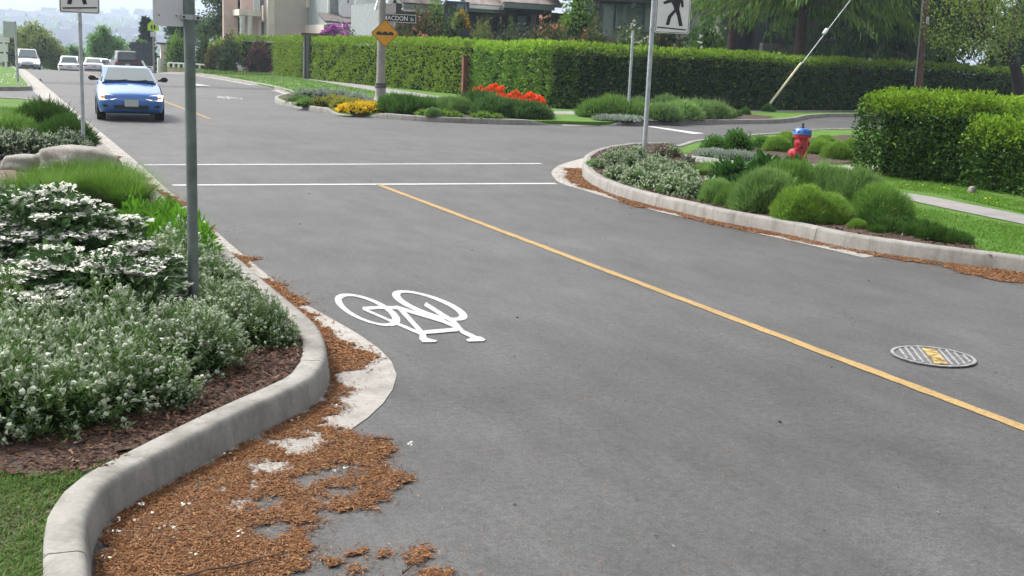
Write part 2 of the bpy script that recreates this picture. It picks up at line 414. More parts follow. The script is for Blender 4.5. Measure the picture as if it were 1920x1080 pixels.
mb = MB(); mb.poly([(14.5, 17, -.004), (95, 17, -.004), (95, 60, -.004), (14.5, 60, -.004)]); mb.poly([(-30, 34, -.004), (-1.4, 34, -.004), (-1.4, 47, -.004), (-30, 47, -.004)]); mb.poly([(9, -12, -.004), (22, -12, -.004), (22, 12, -.004), (9, 12, -.004)])
struct(mb.obj('side_road', ASPH), 'grey asphalt side streets joining the main road', 'road')

def kerb(name, C, side, joint=3.0, h=.15, w=.155, drops=(), zoff=0.0, label=None):
    """swept kerb, in casts parted by narrow joints; `drops` = (from, to) stretches lowered to the road."""
    s = np.concatenate([[0], np.cumsum(np.linalg.norm(np.diff(C[:, :2], axis=0), axis=1))]); N = normals2(C, side)
    prof0 = [(0, -.03), (.006, .0), (.018, h * .8), (.03, h * .95), (.05, h), (w - .015, h), (w, h - .012), (w, -.03)]
    mb = MB(); a = 0.0; end = s[-1]
    while a < end - .05:
        b = min(a + joint, end); st = np.unique(np.concatenate([[a + .004], s[(s > a + .02) & (s < b - .02)], [b - .004]]))
        P = np.stack([np.interp(st, s, C[:, k]) for k in (0, 1)], 1); Nn = np.stack([np.interp(st, s, N[:, k]) for k in (0, 1)], 1); Nn /= np.linalg.norm(Nn, axis=1)[:, None]
        hf = np.ones(len(st))
        for d0, d1 in drops: hf = np.minimum(hf, np.clip(np.maximum(d0 - st, st - d1) / .8, .12, 1))
        V = []
        for j in range(len(st)):
            z0 = float(zt(P[j, 1])) + zoff
            for (o_, z_) in prof0:
                V.append([P[j, 0] + Nn[j, 0] * o_, P[j, 1] + Nn[j, 1] * o_, z0 + (z_ * hf[j] if z_ > 0 else z_)])
        m = len(prof0); k = len(st); F = [[j * m + i, (j + 1) * m + i, (j + 1) * m + i + 1, j * m + i + 1] for j in range(k - 1) for i in range(m - 1)]
        mb.add(V, F)
        mb.f.append(np.array([[mb.n - len(V) + i for i in range(m)]])); mb.m.append(0)
        mb.f.append(np.array([[mb.n - 1 - i for i in range(m)]])); mb.m.append(0)
        a = b
    o = mb.obj(name, CONC); autosmooth(o, 50); return struct(o, label, 'kerb')
kerb('kerb', KA, 1, 2.6, label='curving concrete kerb round the left foreground flower bed')
kerb('kerb', KB, 1, 6, label='far left concrete kerb running to the crest')
kerb('kerb', KC, 1, 2.9, label='concrete kerb round the right hand flower bed and verge')
kerb('kerb', KD, 1, 3, label='concrete kerb beside the hydrant bed along the side street')
sE = np.concatenate([[0], np.cumsum(np.linalg.norm(np.diff(KE[:, :2], axis=0), axis=1))]); pe = W([(640, 214), (672, 218)])
dE = [sE[np.argmin(np.linalg.norm(KE[:, :2] - p, axis=1))] for p in pe]
kerb('kerb', KE, 1, 3, drops=[(dE[0], dE[1]), (sE[-1] - .5, sE[-1] + 1)], label='concrete kerb round the corner bed with red flowers')
kerb('kerb', KF, 1, 3, drops=[(-1, .4)], label='far kerb of the side street in front of the tall hedge')
kerb('kerb', KR, -1, 6, label='far right kerb along the lawn running to the crest')

def gutter(name, C, side, w, label):
    """concrete pan between kerb and asphalt; w may vary along the kerb."""
    N = normals2(C, side); w = np.broadcast_to(w, (len(C),))[:, None]
    o = strip(name, C[:, :2] + N * .01, C[:, :2] - N * w, GUTC, 3, .004); return struct(o, label, 'gutter')
# left pan: widens round the nose of the bed
ge = curve(np.vstack([W([(400, 1010), (470, 940), (560, 870), (650, 812), (700, 776), (733, 738), (744, 705), (733, 677), (705, 650), (660, 620), (610, 592), (555, 560), (500, 515), (440, 465), (375, 408), (310, 352), (260, 307)]), [[1.98, 24], [1.95, 30], [1.95, 36], [1.93, 44], [1.9, 60], [1.85, 77], [1.8, 120], [1.8, 290]]]), .25)
ka = np.vstack([KA[(KA[:, 1] > 3.0) & (KA[:, 1] < 34.2)], KB[KB[:, 1] > 45.5]])
def pan():
    st = np.linspace(0, 1, 260) ** 1.6
    def rs(C):
        s = np.concatenate([[0], np.cumsum(np.linalg.norm(np.diff(C[:, :2], axis=0), axis=1))])
        return s, C
    s1, c1 = rs(ge)
    A = np.stack([np.interp(st * s1[-1], s1, c1[:, k]) for k in (0, 1)], 1)
    # nearest kerb point inward for each edge station
    i0 = 0; B = []
    for p in A:
        d = np.linalg.norm(ka[:, :2] - p, axis=1); i = int(np.argmin(d)); i0 = max(i0, i); B.append(ka[i0, :2])
    B = np.array(B); B = B + (B - A) / (np.linalg.norm(B - A, axis=1)[:, None] + 1e-6) * .02
    struct(strip('gutter', A, B, GUTC, 4, .004), 'pale concrete gutter pan widening round the left flower bed', 'gutter')
pan()
nose = curve(W([(1150, 283), (1126, 289), (1085, 299), (1060, 306), (1042, 314), (1034, 325), (1044, 339), (1060, 347), (1080, 353), (1110, 362), (1160, 377), (1230, 396), (1300, 412), (1400, 434), (1500, 456), (1620, 484)]), .15)
def nosepan():
    A = nose[:, :2]; B = np.array([KC[np.argmin(np.linalg.norm(KC[:, :2] - p, axis=1)), :2] for p in A]); B = B + (B - A) / (np.linalg.norm(B - A, axis=1)[:, None] + 1e-6) * .02
    struct(strip('gutter', A, B, GUTC, 4, .004), 'pale concrete apron round the tip of the right hand bed', 'gutter')
nosepan()
gutter('gutter', KR, -1, .3, 'narrow concrete gutter along the far right lawn')

# ------------------------------------------------------------------ verges (ground behind the kerbs)
ZV = .118
def verge(name, loop, m, label, z=ZV, kind='lawn'):
    P = [(p[0], p[1], z) for p in loop]; mb = MB(); mb.poly(P, thick=.16); return struct(mb.obj(name, m), label, kind)
def inset(C, side, d=.1): return C[:, :2] + normals2(C, side) * d
verge('lawn', list(inset(KA, 1)[::3]) + [(-60, 36.9), (-60, 1.2)], LAWN, 'left verge of grass and soil behind the curving kerb')
verge('lawn', list(inset(KC, 1)[::3]) + [(60, 3.2), (90, 30), (90, 49.4)] + list(inset(KD, 1)[::-1][2::3]), LAWN, 'right hand verge of lawn between the kerbs')
verge('lawn', list(inset(KE, 1)[::2]) + list(inset(KF, 1)[::2]) + [(90, 60), (90, 70.2), (12.3, 70.2), (12.25, 60), (11.95, 53), (11.4, 47.5)], LAWN, 'bright mown lawn of the far corner below the clipped hedges')
yy = np.concatenate([np.linspace(70, 130, 61), np.linspace(135, 300, 30)])
struct(strip('lawn', np.stack([np.interp(yy, KR[:, 1], KR[:, 0]) + .1, yy], 1), np.stack([np.full_like(yy, 90), yy], 1), LAWNF, 10, ZV), 'far right lawn sloping over the crest', 'lawn')
yy = np.concatenate([np.linspace(44.2, 130, 88), np.linspace(135, 300, 30)])
struct(strip('lawn', np.stack([np.full_like(yy, -60), yy], 1), np.stack([np.interp(yy, KB[:, 1][np.argsort(KB[:, 1])], KB[:, 0][np.argsort(KB[:, 1])]) - .1, yy], 1), LAWN, 10, ZV), 'far left verge with daisies beside the road', 'lawn')

# pavements
def walk(name, A, B, m, z, label): 
    A = curve(W(A, z), .3); B = curve(W(B, z), .3); n = 60
    def rs(C):
        s = np.concatenate([[0], np.cumsum(np.linalg.norm(np.diff(C, axis=0), axis=1))]); t = np.linspace(0, s[-1], n); return np.stack([np.interp(t, s, C[:, k]) for k in (0, 1)], 1)
    return struct(strip(name, rs(A), rs(B), m, 3, z, False), label, 'pavement')
walk('pavement', [(1272, 288), (1350, 298), (1440, 308), (1520, 318), (1600, 337), (1665, 357), (1743, 368), (1920, 403), (2100, 437)], [(1248, 286), (1300, 304), (1400, 322), (1500, 334), (1600, 356), (1686, 371), (1750, 385), (1920, 420), (2100, 456)], WALKC, .128, 'narrow grey pavement through the right hand lawn')
walk('pavement', [(1500, 307), (1560, 310), (1609, 311), (1700, 313)], [(1500, 322), (1560, 321), (1609, 319), (1700, 320)], RAMPC, .133, 'pale concrete path behind the fire hydrant')
walk('pavement', [(470, 128), (550, 139.5), (640, 153), (707, 163), (782, 174), (840, 183), (940, 196), (1030, 207)], [(470, 131), (530, 141), (620, 156), (700, 169.5), (782, 181), (840, 190), (940, 203), (1020, 214)], WALKC, .126, 'grey pavement along the foot of the far left hedge')
walk('pavement', [(1020, 208), (1100, 208.5), (1240, 208), (1370, 208), (1500, 207), (1640, 205)], [(1020, 213), (1100, 212), (1240, 211), (1370, 210.5), (1500, 209.5), (1640, 207.5)], WALKC, .130, 'grey pavement along the foot of the dark hedge')
mb = MB(); mb.poly([(*G(x, y, z)[:2], z) for x, y, z in ((1022, 211, .134), (1110, 211, .134), (1132, 235.5, .012), (1056, 235.5, .012))])
struct(mb.obj('pavement', RAMPC), 'pale dropped kerb ramp between the two far flower beds', 'pavement')
mb = MB(); mb.poly([(*G(x, y, z)[:2], z) for x, y, z in ((1246, 280, .01), (1278, 287, .01), (1320, 297, .136), (1275, 300, .136))])
struct(mb.obj('pavement', RAMPC), 'pale dropped kerb ramp beside the hydrant bed', 'pavement')

# ------------------------------------------------------------------ planting beds (bark mulch)
kin = lambda C, side: inset(C, side, .15)
ZB = .132
ia = kin(KA, 1); ia = ia[(ia[:, 1] > 4.55) & (ia[:, 1] < 22)]
bedA = np.vstack([W([(-700, 905), (0, 893), (100, 893), (190, 884), (215, 878)], ZB), ia, [[-1.2, 21.5], [-5, 20], [-6, 8]]])
struct(patch('planting_bed', bedA, .05, ZB, MULCH, .022, 3.0, .07), 'dark bark mulch of the left foreground flower bed', 'flower bed')
ic = kin(KC, 1); ic = ic[(ic[:, 1] > 8.55) | (ic[:, 0] > 12)]; i_ = int(np.argmax(ic[:, 1] < 8.62)) if (ic[:, 1] < 8.62).any() else len(ic)
bedC = np.vstack([ic[:i_][::2], W([(1860, 478), (1800, 452), (1700, 410), (1690, 385), (1600, 350), (1500, 330), (1400, 320), (1300, 303), (1250, 284)], ZB)])
struct(patch('planting_bed', bedC, .06, ZB, MULCH, .02, 3.0, .08), 'bark mulch bed of rounded shrubs inside the right hand kerb', 'flower bed')
bedD = W([(1282, 288), (1318, 276), (1420, 265), (1500, 259), (1600, 252), (1600, 306), (1500, 307), (1420, 302), (1350, 294)], ZB)
struct(patch('planting_bed', bedD, .08, ZB, MULCH, .02, 3.0, .08), 'bark mulch bed around the fire hydrant', 'flower bed')
bedE = np.vstack([inset(KE, 1, .28)[(np.arange(len(KE)) > 8) & (np.arange(len(KE)) < len(KE) - 14)][::2], W([(1020, 214), (940, 205), (840, 192), (730, 183), (640, 181), (560, 184)], ZB)])
struct(patch('planting_bed', bedE, .1, ZB, MULCH, .02, 3.0, .1), 'bark mulch of the corner bed with red and yellow flowers', 'flower bed')
bedF = W([(1112, 222), (1118, 212), (1250, 211), (1372, 212), (1450, 218), (1440, 224), (1275, 226), (1187, 227), (1150, 227)], ZB)
struct(patch('planting_bed', bedF, .1, ZB, MULCH, .02, 3.0, .1), 'bark mulch of the far bed of green mounds', 'flower bed')
struct(patch('path', W([(-60, 352), (-60, 322), (20, 318), (62, 325), (75, 345), (30, 352)], ZB + .012), .05, ZB + .012, DIRT, .01, 3, .1), 'bare soil path behind the white flowered shrubs', 'path')

# ------------------------------------------------------------------ road markings
ZM = .0045
def quadstrip(name, A, B, w, m, z=ZM, n=60, wob=.012):
    A = np.array(A[:2]); B = np.array(B[:2]); t = np.linspace(0, 1, n)[:, None]; d = (B - A) / np.linalg.norm(B - A); nn = np.array([-d[1], d[0]])
    C = A + (B - A) * t; wv = (w / 2 + wob * (rng.random(n) - .5))[:, None]
    return strip(name, C + nn * wv, C - nn * (w / 2 + wob * (rng.random(n) - .5))[:, None], m, 2, z)
struct(quadstrip('road_marking', (4.93, -3), (4.90, 15.5), .088, PAINTY, n=160), 'long yellow centre line of the near street', 'road marking')
struct(quadstrip('road_marking', (5.05, 30.3), (5.15, 48.5), .10, PAINTY), 'short yellow centre line beside the blue car', 'road marking')
struct(quadstrip('road_marking', (5.15, 60), (5.2, 78), .10, PAINTY), 'far yellow centre line on the crest', 'road marking')
struct(quadstrip('road_marking', G(323, 347.5), G(1042, 344.5), .15, PAINTW), 'nearer white crosswalk line across the street', 'road marking')
struct(quadstrip('road_marking', G(270, 309.5), G(1015, 307), .15, PAINTW), 'farther white crosswalk line across the street', 'road marking')
mb = MB(); mb.poly([G(x, y, .006) for x, y in ((1211, 237), (1222, 236.5), (1321, 250), (1302, 251.5))]); struct(mb.obj('road_marking', PAINTW), 'white stop line across the mouth of the side street', 'road marking')
# speed hump and its arrow
ysh = np.linspace(53.2, 58.2, 24); xa = np.full_like(ysh, 1.9); bz = .10 * np.sin((ysh - 53.2) / 5 * np.pi)
V = []; 
for j, y_ in enumerate(ysh):
    for x_ in (1.95, 4.9, 8, 11.85): V.append((x_, y_, .006 + bz[j]))
F = [[j * 4 + i, j * 4 + i + 1, j * 4 + i + 5, j * 4 + i + 4] for j in range(23) for i in range(3)]
struct(ob('speed_hump', mesh('speed_hump', V, [np.array(F)[:9], np.array(F)[9:]], [ASPH2, ASPH], [0, 1], True)), 'low asphalt speed hump with a dark leading edge', 'speed hump')
mb = MB(); mb.add([(7.95, 53.9, .075), (9.05, 53.9, .075), (8.5, 56.0, .125)], [[0, 1, 2]]); struct(mb.obj('road_marking', PAINTW), 'white arrow painted on the speed hump', 'road marking')

def ZP(x, y, s=5.647, ox=600, oy=520): return (ox + x / s, oy + y / s)
def bike(name, f, z0, label):
    mb = MB(); th = np.linspace(0, 2 * np.pi, 49)
    zc = [z0]
    def nz(): zc[0] += .0002; return zc[0]
    def put(p, z): return [*f(*p)[:2], z]
    def ring(c1, a1, b1, c2, a2, b2):
        z = nz(); V = []
        for t in th:
            V.append(put((c1[0] + a1[0] * math.cos(t) + b1[0] * math.sin(t), c1[1] + a1[1] * math.cos(t) + b1[1] * math.sin(t)), z))
            V.append(put((c2[0] + a2[0] * math.cos(t) + b2[0] * math.sin(t), c2[1] + a2[1] * math.cos(t) + b2[1] * math.sin(t)), z))
        mb.add(V, [[2 * i, 2 * i + 1, 2 * i + 3, 2 * i + 2] for i in range(48)])
    def stroke(P, w):
        for (a, b) in zip(P[:-1], P[1:]):
            z = nz(); a = np.array(a, float); b = np.array(b, float); d = (b - a) / np.linalg.norm(b - a); n = np.array([-d[1], d[0]]) * w / 2
            mb.add([put(q, z) for q in (a - d * 4 + n, a - d * 4 - n, b + d * 4 - n, b + d * 4 + n)], [[0, 1, 2, 3]])
    def pol(P): mb.poly([put(q, nz() if i == 0 else zc[0]) for i, q in enumerate(P)])
    ring((1162, 303), (400, 118), (0, -110), (1160, 300), (312, 108), (0, -78))
    ring((503, 350), (348, 112), (0, -132), (498, 350), (267, 100), (0, -105))
    stroke([(455, 335), (640, 325), (830, 328)], 33); stroke([(455, 338), (745, 465)], 24); stroke([(745, 465), (1060, 600)], 30)
    stroke([(845, 335), (1085, 600)], 46); stroke([(800, 322), (1300, 470), (1460, 540)], 36); stroke([(1115, 290), (1320, 420), (1420, 480), (1510, 585), (1640, 645)], 42)
    stroke([(1100, 592), (1460, 560)], 40)
    pol([(1055, 600), (1115, 590), (1130, 650), (1245, 680), (1215, 696), (1085, 697), (1052, 662)])
    pol([(1545, 670), (1650, 632), (1705, 640), (1752, 668), (1730, 686), (1570, 690)])
    return struct(mb.obj(name, PAINTW), label, 'road marking')
bike('bicycle_marking', lambda x, y: G(*ZP(x, y)), .004, 'white bicycle symbol painted on the near lane')
def farbike(x, y):                       # the same stencil, turned round, on the oncoming lane beyond the junction
    p = G(*ZP(x, y)) - G(*ZP(955, 420)); c = G(428, 183); q = c - p * np.array([1.0, 1.35, 0]); return q
bike('bicycle_marking', farbike, .0045, 'small distant bicycle symbol painted beyond the junction')

# manhole cover
IRON = mat('cast_iron', (.12, .118, .115), .6, .3, 30, .4, .3, 150); WORN = mat('worn_iron', (.27, .27, .275), .5, .3, 30, .25, .2, 150); YPATCH = mat('yellow_spray', (.32, .22, .07), .8, .6, 20, bmp=.2)
mc = G(1749, 670.5); mr = .268
t = thing('manhole_cover', 'round ribbed iron manhole cover with a faded yellow patch beside the yellow line', 'manhole cover', (mc[0], mc[1], .004))
mb = MB(); mb.lathe([(0.001, .0), (mr, .0), (mr, .004), (.001, .004)], n=48); mb.obj('lid', IRON, t)
mb = MB(); thv = np.linspace(0, 2 * np.pi, 65)
for r0, r1 in ((mr - .022, mr), ):
    V = [];
    for a in thv: V += [(r0 * math.cos(a), r0 * math.sin(a), .010), (r1 * math.cos(a), r1 * math.sin(a), .010)]
    mb.add(V, [[2 * i, 2 * i + 1, 2 * i + 3, 2 * i + 2] for i in range(64)])
mb.obj('frame', WORN, t)
dv = G(1700, 675.5)[:2] - G(1685, 655)[:2]; dv /= np.linalg.norm(dv); pv = np.array([-dv[1], dv[0]]); mb = MB()
for k in range(-5, 7):
    o_ = k * .0445 - .01; hl = math.sqrt(max(0, (mr - .035) ** 2 - o_ ** 2))
    if hl > .03 and k not in (0, 1): mb.box((pv[0] * o_, pv[1] * o_, .008), (hl * 2, .014, .006), 0, math.atan2(dv[1], dv[0]))
mb.obj('rib', WORN, t)
mb = MB(); mb.box((pv[0] * .012, pv[1] * .012, .0075), (.42, .085, .006), 0, math.atan2(dv[1], dv[0])); mb.obj('painted_patch', YPATCH, t)
# ------------------------------------------------------------------ plants
SAGE = leafmat('silver_green_leaf', [(.05, .105, .028), (.09, .165, .045), (.14, .215, .075), (.07, .14, .035)])
STIP = leafmat('silvery_tip_leaf', [(.20, .275, .145), (.285, .35, .225), (.36, .41, .31), (.15, .22, .095)])
SAGE2 = leafmat('fresh_sage_leaf', [(.07, .135, .03), (.11, .19, .045), (.14, .23, .06)])
HEAD = leafmat('pale_flower_head', [(.36, .43, .27), (.54, .58, .45), (.44, .50, .35), (.66, .68, .60)], .2, .8)
DARKLEAF = leafmat('dark_glossy_leaf', [(.028, .075, .02), (.045, .105, .026), (.07, .15, .036), (.034, .08, .022)], .2, .4, .3)
WHITEP = leafmat('white_petal', [(.74, .74, .66), (.80, .80, .76), (.68, .70, .58)], .25, .7)
BRIGHT = leafmat('bright_green_leaf', [(.07, .20, .012), (.10, .26, .018), (.14, .32, .03), (.08, .22, .02)])
GRASSM = leafmat('fine_grass', [(.06, .15, .014), (.09, .20, .02), (.12, .24, .03), (.15, .23, .05)])
MOUNDM = leafmat('feathery_green', [(.10, .20, .035), (.135, .255, .045), (.17, .30, .06)], .3)
MOUNDB = leafmat('bright_feathery_green', [(.14, .26, .035), (.19, .33, .05), (.23, .38, .065)], .3)
MOUNDG = leafmat('grey_feathery_green', [(.12, .225, .055), (.17, .29, .08), (.22, .34, .11)], .3)
MOUNDD = leafmat('dark_feathery_green', [(.03, .08, .012), (.05, .115, .018), (.07, .145, .026)], .25)
SILVER = leafmat('silver_leaf', [(.20, .26, .19), (.30, .36, .29), (.38, .42, .37), (.14, .19, .12)], .2, .8)
YELLF = leafmat('yellow_flower', [(.62, .42, .01), (.75, .55, .02), (.55, .40, .03)], .25)
YELGR = leafmat('yellow_green_leaf', [(.22, .24, .03), (.32, .30, .05), (.16, .21, .03)], .3)
ORANGE = leafmat('orange_red_petal', [(.78, .075, .012), (.88, .13, .02), (.65, .04, .01)], .3)
CORE = mat('shaded_core', (.014, .024, .008), 1.0, .4, 20, bmp=0, spec=0.0)  # filler body inside foliage, its inner shade put into the near-black colour
CORET = mat('brown_twigs', (.05, .035, .022), .95, .4, 20, bmp=0)

def p_sage(seed, rx=.285, rz=.345, ns=250, heads=.42, leaf=SAGE, lw=.0095, ll=.034, tips=.8):
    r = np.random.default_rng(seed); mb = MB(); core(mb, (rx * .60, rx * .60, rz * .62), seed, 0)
    d = dome(r, ns); d[:, 2] = d[:, 2] * 1.02 - .02 + .06 * r.random(ns); tip = d * np.array([rx, rx, rz]) * (lump(d, seed, 2.6, .42) * (.86 + .2 * r.random(ns)))[:, None]
    ax = unit(d * np.array([.9, .9, .6]) + np.array([0, 0, .42]) + .18 * r.normal(size=(ns, 3)))
    m = 17; t = np.repeat(np.linspace(0, 1, m)[None], ns, 0); base = tip[:, None] - ax[:, None] * (.17 * (1 - t))[..., None]
    P = base.reshape(-1, 3); A = np.repeat(ax, m, 0); q = unit(np.cross(A, r.normal(size=A.shape)))
    D = A * .65 + q * .9
    tt = t.reshape(-1); V, F = leaves(P, D * np.where(tt > .78, 1, 1)[:, None] + A * (.5 * (tt > .8))[:, None], ll * (.7 + .6 * r.random(len(P))), lw * (.8 + .5 * r.random(len(P))) * np.where(tt > .78, 1.08, 1), r, .06); g = (tt > .80) & np.repeat(r.random(ns) < tips, m); mb.add(V, F[~g], 1); mb.f.append(F[g] + mb.n - len(V)); mb.m.append(3)
    k = r.random(ns) < heads
    hp = tip[k]; hr = .008 + .0058 * r.random(k.sum()); hv, hf = balls(hp + np.array([0, 0, .006]), hr); hv += r.normal(size=hv.shape) * .0022; mb.add(hv, hf, 2)
    return mb.mesh('sage', [CORE, leaf, HEAD, STIP])
def p_viburnum(seed, rx=.62, rz=.8, nl=4600, nc=215):
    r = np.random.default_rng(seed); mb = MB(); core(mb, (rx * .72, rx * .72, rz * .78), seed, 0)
    d = dome(r, nl); P = d * np.array([rx, rx, rz]) * (lump(d, seed, 2.4, .35) * (.68 + .33 * r.random(nl) ** .6))[:, None]
    V, F = leaves(P, d * np.array([1, 1, .25]) + .45 * r.normal(size=(nl, 3)), .055 + .03 * r.random(nl), .03 + .012 * r.random(nl), r, .08); mb.add(V, F, 1)
    # flat tiers of flower clusters
    PT = []; DD = []
    for k in range(nc):
        u = dome(r, 1)[0]
        if u[2] < .12: u[2] += .3; u = u / np.linalg.norm(u)
        c = u * np.array([rx, rx, rz]) * lump(u[None], seed, 2.4, .35)[0] * .98; c[2] = .5 * c[2] + .5 * round(c[2] / .11) * .11 + .02 * r.normal() - .01
        nrad = .03 + .045 * r.random(); n = int(12 + 24 * r.random())
        a = r.random(n) * 6.28; rr = nrad * np.sqrt(r.random(n)) * np.array([1.0])
        st = r.random() * 3.14
        off = np.stack([rr * np.cos(a) * (1.5 * abs(math.cos(st)) + .7), rr * np.sin(a) * (1.5 * abs(math.sin(st)) + .7), .008 * r.normal(size=n)], 1)
        q = c + off
        for b in range(4):
            ph = b * 1.571 + r.random(n) * .5
            PT.append(q); DD.append(np.stack([np.cos(ph), np.sin(ph), .2 + .38 * r.normal(size=n)], 1))
    P = np.concatenate(PT); D = np.concatenate(DD); n = len(P); D = unit(D); S = unit(np.cross(D, np.array([0, 0, 1.0]) + .15 * r.normal(size=(n, 3)))); L = .023; Wd = .021
    mp = P + D * L * .55; V = np.stack([P, mp + S * Wd / 2, P + D * L, mp - S * Wd / 2], 1).reshape(-1, 3); mb.add(V, np.arange(n * 4).reshape(n, 4), 2)
    return mb.mesh('viburnum', [CORE, DARKLEAF, WHITEP])
def p_broad(seed, rx=.22, rz=.30, n=420, L=.085, Wd=.028, m=BRIGHT):
    r = np.random.default_rng(seed); mb = MB(); core(mb, (rx * .7, rx * .7, rz * .6), seed, 0)
    d = dome(r, n); P = d * np.array([rx, rx, rz]) * (lump(d, seed, 2.8, .3) * (.55 + .42 * r.random(n)))[:, None]
    V, F = leaves(P, d * np.array([.8, .8, .5]) + np.array([0, 0, .35]) + .4 * r.normal(size=(n, 3)), L * (.6 + .7 * r.random(n)), Wd * (.7 + .6 * r.random(n)), r, .1); mb.add(V, F, 1)
    return mb.mesh('broadleaf', [CORE, m])
def p_tuft(seed, L=.55, n=1500, rad=.16, spread=.75, w=.006, m=GRASSM, bend=.6):
    r = np.random.default_rng(seed); mb = MB(); a = r.random(n) * 6.28; q = rad * np.sqrt(r.random(n))
    P = np.stack([q * np.cos(a), q * np.sin(a), np.zeros(n)], 1); o = r.random(n) ** .7 * spread
    D = np.stack([np.cos(a) * o, np.sin(a) * o, np.ones(n)], 1) + .12 * r.normal(size=(n, 3))
    V, F = blades(P, D, L * (.55 + .5 * r.random(n)), w, r, bend * (.4 + .8 * r.random(n)), 3); mb.add(V, F, 0)
    return mb.mesh('tuft', [m])
def p_mound(seed, rx=.4, rz=.45, n=14000, L=.10, w=.0075, m=MOUNDM, ups=.4, a=.2, flat=1.0):
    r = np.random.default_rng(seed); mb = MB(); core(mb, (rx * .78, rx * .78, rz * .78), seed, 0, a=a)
    d = dome(r, n); P = d * np.array([rx, rx, rz]) * (lump(d, seed, 2.2, a) * (.74 + .16 * r.random(n)))[:, None]
    D = d * .75 + np.array([0, 0, ups]) + .22 * r.normal(size=(n, 3))
    V, F = leaves(P, D, L * (.5 + .7 * r.random(n) + .9 * r.random(n) ** 6), w * (.7 + .6 * r.random(n)), r); mb.add(V, F, 1)
    return mb.mesh('mound', [CORE, m])
def p_shrub(seed, rx=.5, rz=.5, n=1500, L=.06, w=.03, m=DARKLEAF, fl=None, nf=0, fs=.03, a=.3, inner=CORE, cor=.8):
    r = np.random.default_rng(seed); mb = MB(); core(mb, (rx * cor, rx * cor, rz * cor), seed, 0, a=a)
    d = dome(r, n); P = d * np.array([rx, rx, rz]) * (lump(d, seed, 2.5, a) * (.7 + .33 * r.random(n)))[:, None]
    V, F = leaves(P, d * .8 + .55 * r.normal(size=(n, 3)) + np.array([0, 0, .2]), L * (.6 + .7 * r.random(n)), w * (.7 + .5 * r.random(n)), r, .06); mb.add(V, F, 1)
    ms = [inner, m]
    if nf:
        g = dome(r, max(3, nf // 6)); d = unit(g[r.integers(0, len(g), nf)] + .12 * r.normal(size=(nf, 3))); d[:, 2] = np.abs(d[:, 2]); P = d * np.array([rx, rx, rz]) * (lump(d, seed, 2.5, a) * 1.0)[:, None]
        for b in range(5):
            V, F = leaves(P, d * .6 + 1.0 * unit(r.normal(size=(nf, 3))), fs * (.7 + .6 * r.random(nf)), fs * .8, r); mb.add(V, F, 2)
        ms.append(fl)
    return mb.mesh('shrub', ms)

def plants(name, protos, spots, label, cat, group, z=ZB, jit=.12):
    """spots: (px, py, scale[, zscale[, label]]) with the base of each plant."""
    out = []
    for i, s in enumerate(spots):
        p = G(s[0], s[1], z); me = protos[i % len(protos)]
        k = s[2]; kz = s[3] if len(s) > 3 and s[3] else 1.0
        o = ob(name, me, None, p - np.array([0, 0, .01]), random.random() * 6.28, (k * (1 + jit * (random.random() - .5)), k * (1 + jit * (random.random() - .5)), k * kz * (1 + jit * (random.random() - .5))))
        tag(o, s[4] if len(s) > 4 else label, cat, group); out.append(o)
    return out
# --- left foreground bed
sg = [p_sage(s) for s in (1, 2, 3)]; sg2 = [p_sage(s, heads=.12, leaf=SAGE2, ns=240, tips=.15) for s in (4, 5)]
plants('white_flowered_shrub', sg, [(25, 800, 1.05), (112, 797, 1.0), (196, 772, .98), (275, 748, .9), (330, 757, .42), (-45, 815, 1.1),
    (-40, 752, 1.05), (55, 742, 1.1), (148, 728, 1.05), (235, 700, 1.0), (318, 700, .95), (375, 688, .85), (405, 655, .6),
    (10, 690, 1.05), (100, 678, 1.05), (185, 664, 1.0), (262, 648, .98), (352, 668, .9),
    (215, 622, .95), (415, 634, .85), (455, 636, .75), (495, 645, .66), (520, 640, .5), (440, 600, .72), (478, 606, .6), (500, 618, .5), (410, 590, .72)],
    'low silvery shrub with tiny white flower heads inside the left foreground kerb', 'shrub', 'silvery white flowered shrubs in the left foreground bed')
plants('white_flowered_shrub', sg, [(330, 548, .95), (388, 552, .95), (300, 525, .9), (350, 512, .92), (395, 525, .65), (415, 545, .62), (330, 580, .85), (435, 562, .5)],
    'silvery white flowered shrub behind the grey post and beside the bright green plants', 'shrub', 'silvery shrubs behind the grey post')
plants('green_shrub', sg2, [(20, 640, 1.0), (75, 632, .9), (-45, 660, 1.1), (130, 628, .85), (-30, 600, 1.0), (40, 592, .9), (-60, 560, 1.0)],
    'fresh green twiggy shrub almost without flowers at the left picture edge', 'shrub', 'green twiggy shrubs at the left edge')
vb = [p_viburnum(s) for s in (11, 12, 13)]
for i, s in enumerate([(112, 545, .94, .90, 'tall dark leaved shrub with tiers of white flowers in front of the fine grass'), (0, 556, .92, .84, 'dark leaved white flowering shrub cut by the left picture edge'), (182, 622, .84, .80, 'dark leaved shrub with flat white flower clusters nearest the grey post'), (80, 630, .62, .85, 'lower dark shrub with sparse white flowers behind the silvery shrubs')]):
    plants('viburnum', [vb[i % 3]], [s], '', 'shrub', None, jit=.05)
br = [p_broad(s) for s in (21, 22)]
plants('leafy_plant', br, [(262, 452, 1.1), (305, 462, 1.15), (345, 472, 1.1), (368, 484, .8), (290, 490, 1.05), (330, 495, 1.0), (355, 505, .7), (320, 430, .9), (255, 425, .8)],
    'bright green leafy perennial between the grey post and the white flowering shrubs', 'plant', 'bright green perennials by the grey post')
plants('leafy_plant', br, [(10, 480, .9), (-10, 440, .9)], 'bright green leafy plant at the left edge beside the white flowers', 'plant', 'bright green plants at the left edge')
tf = [p_tuft(s) for s in (31, 32)]
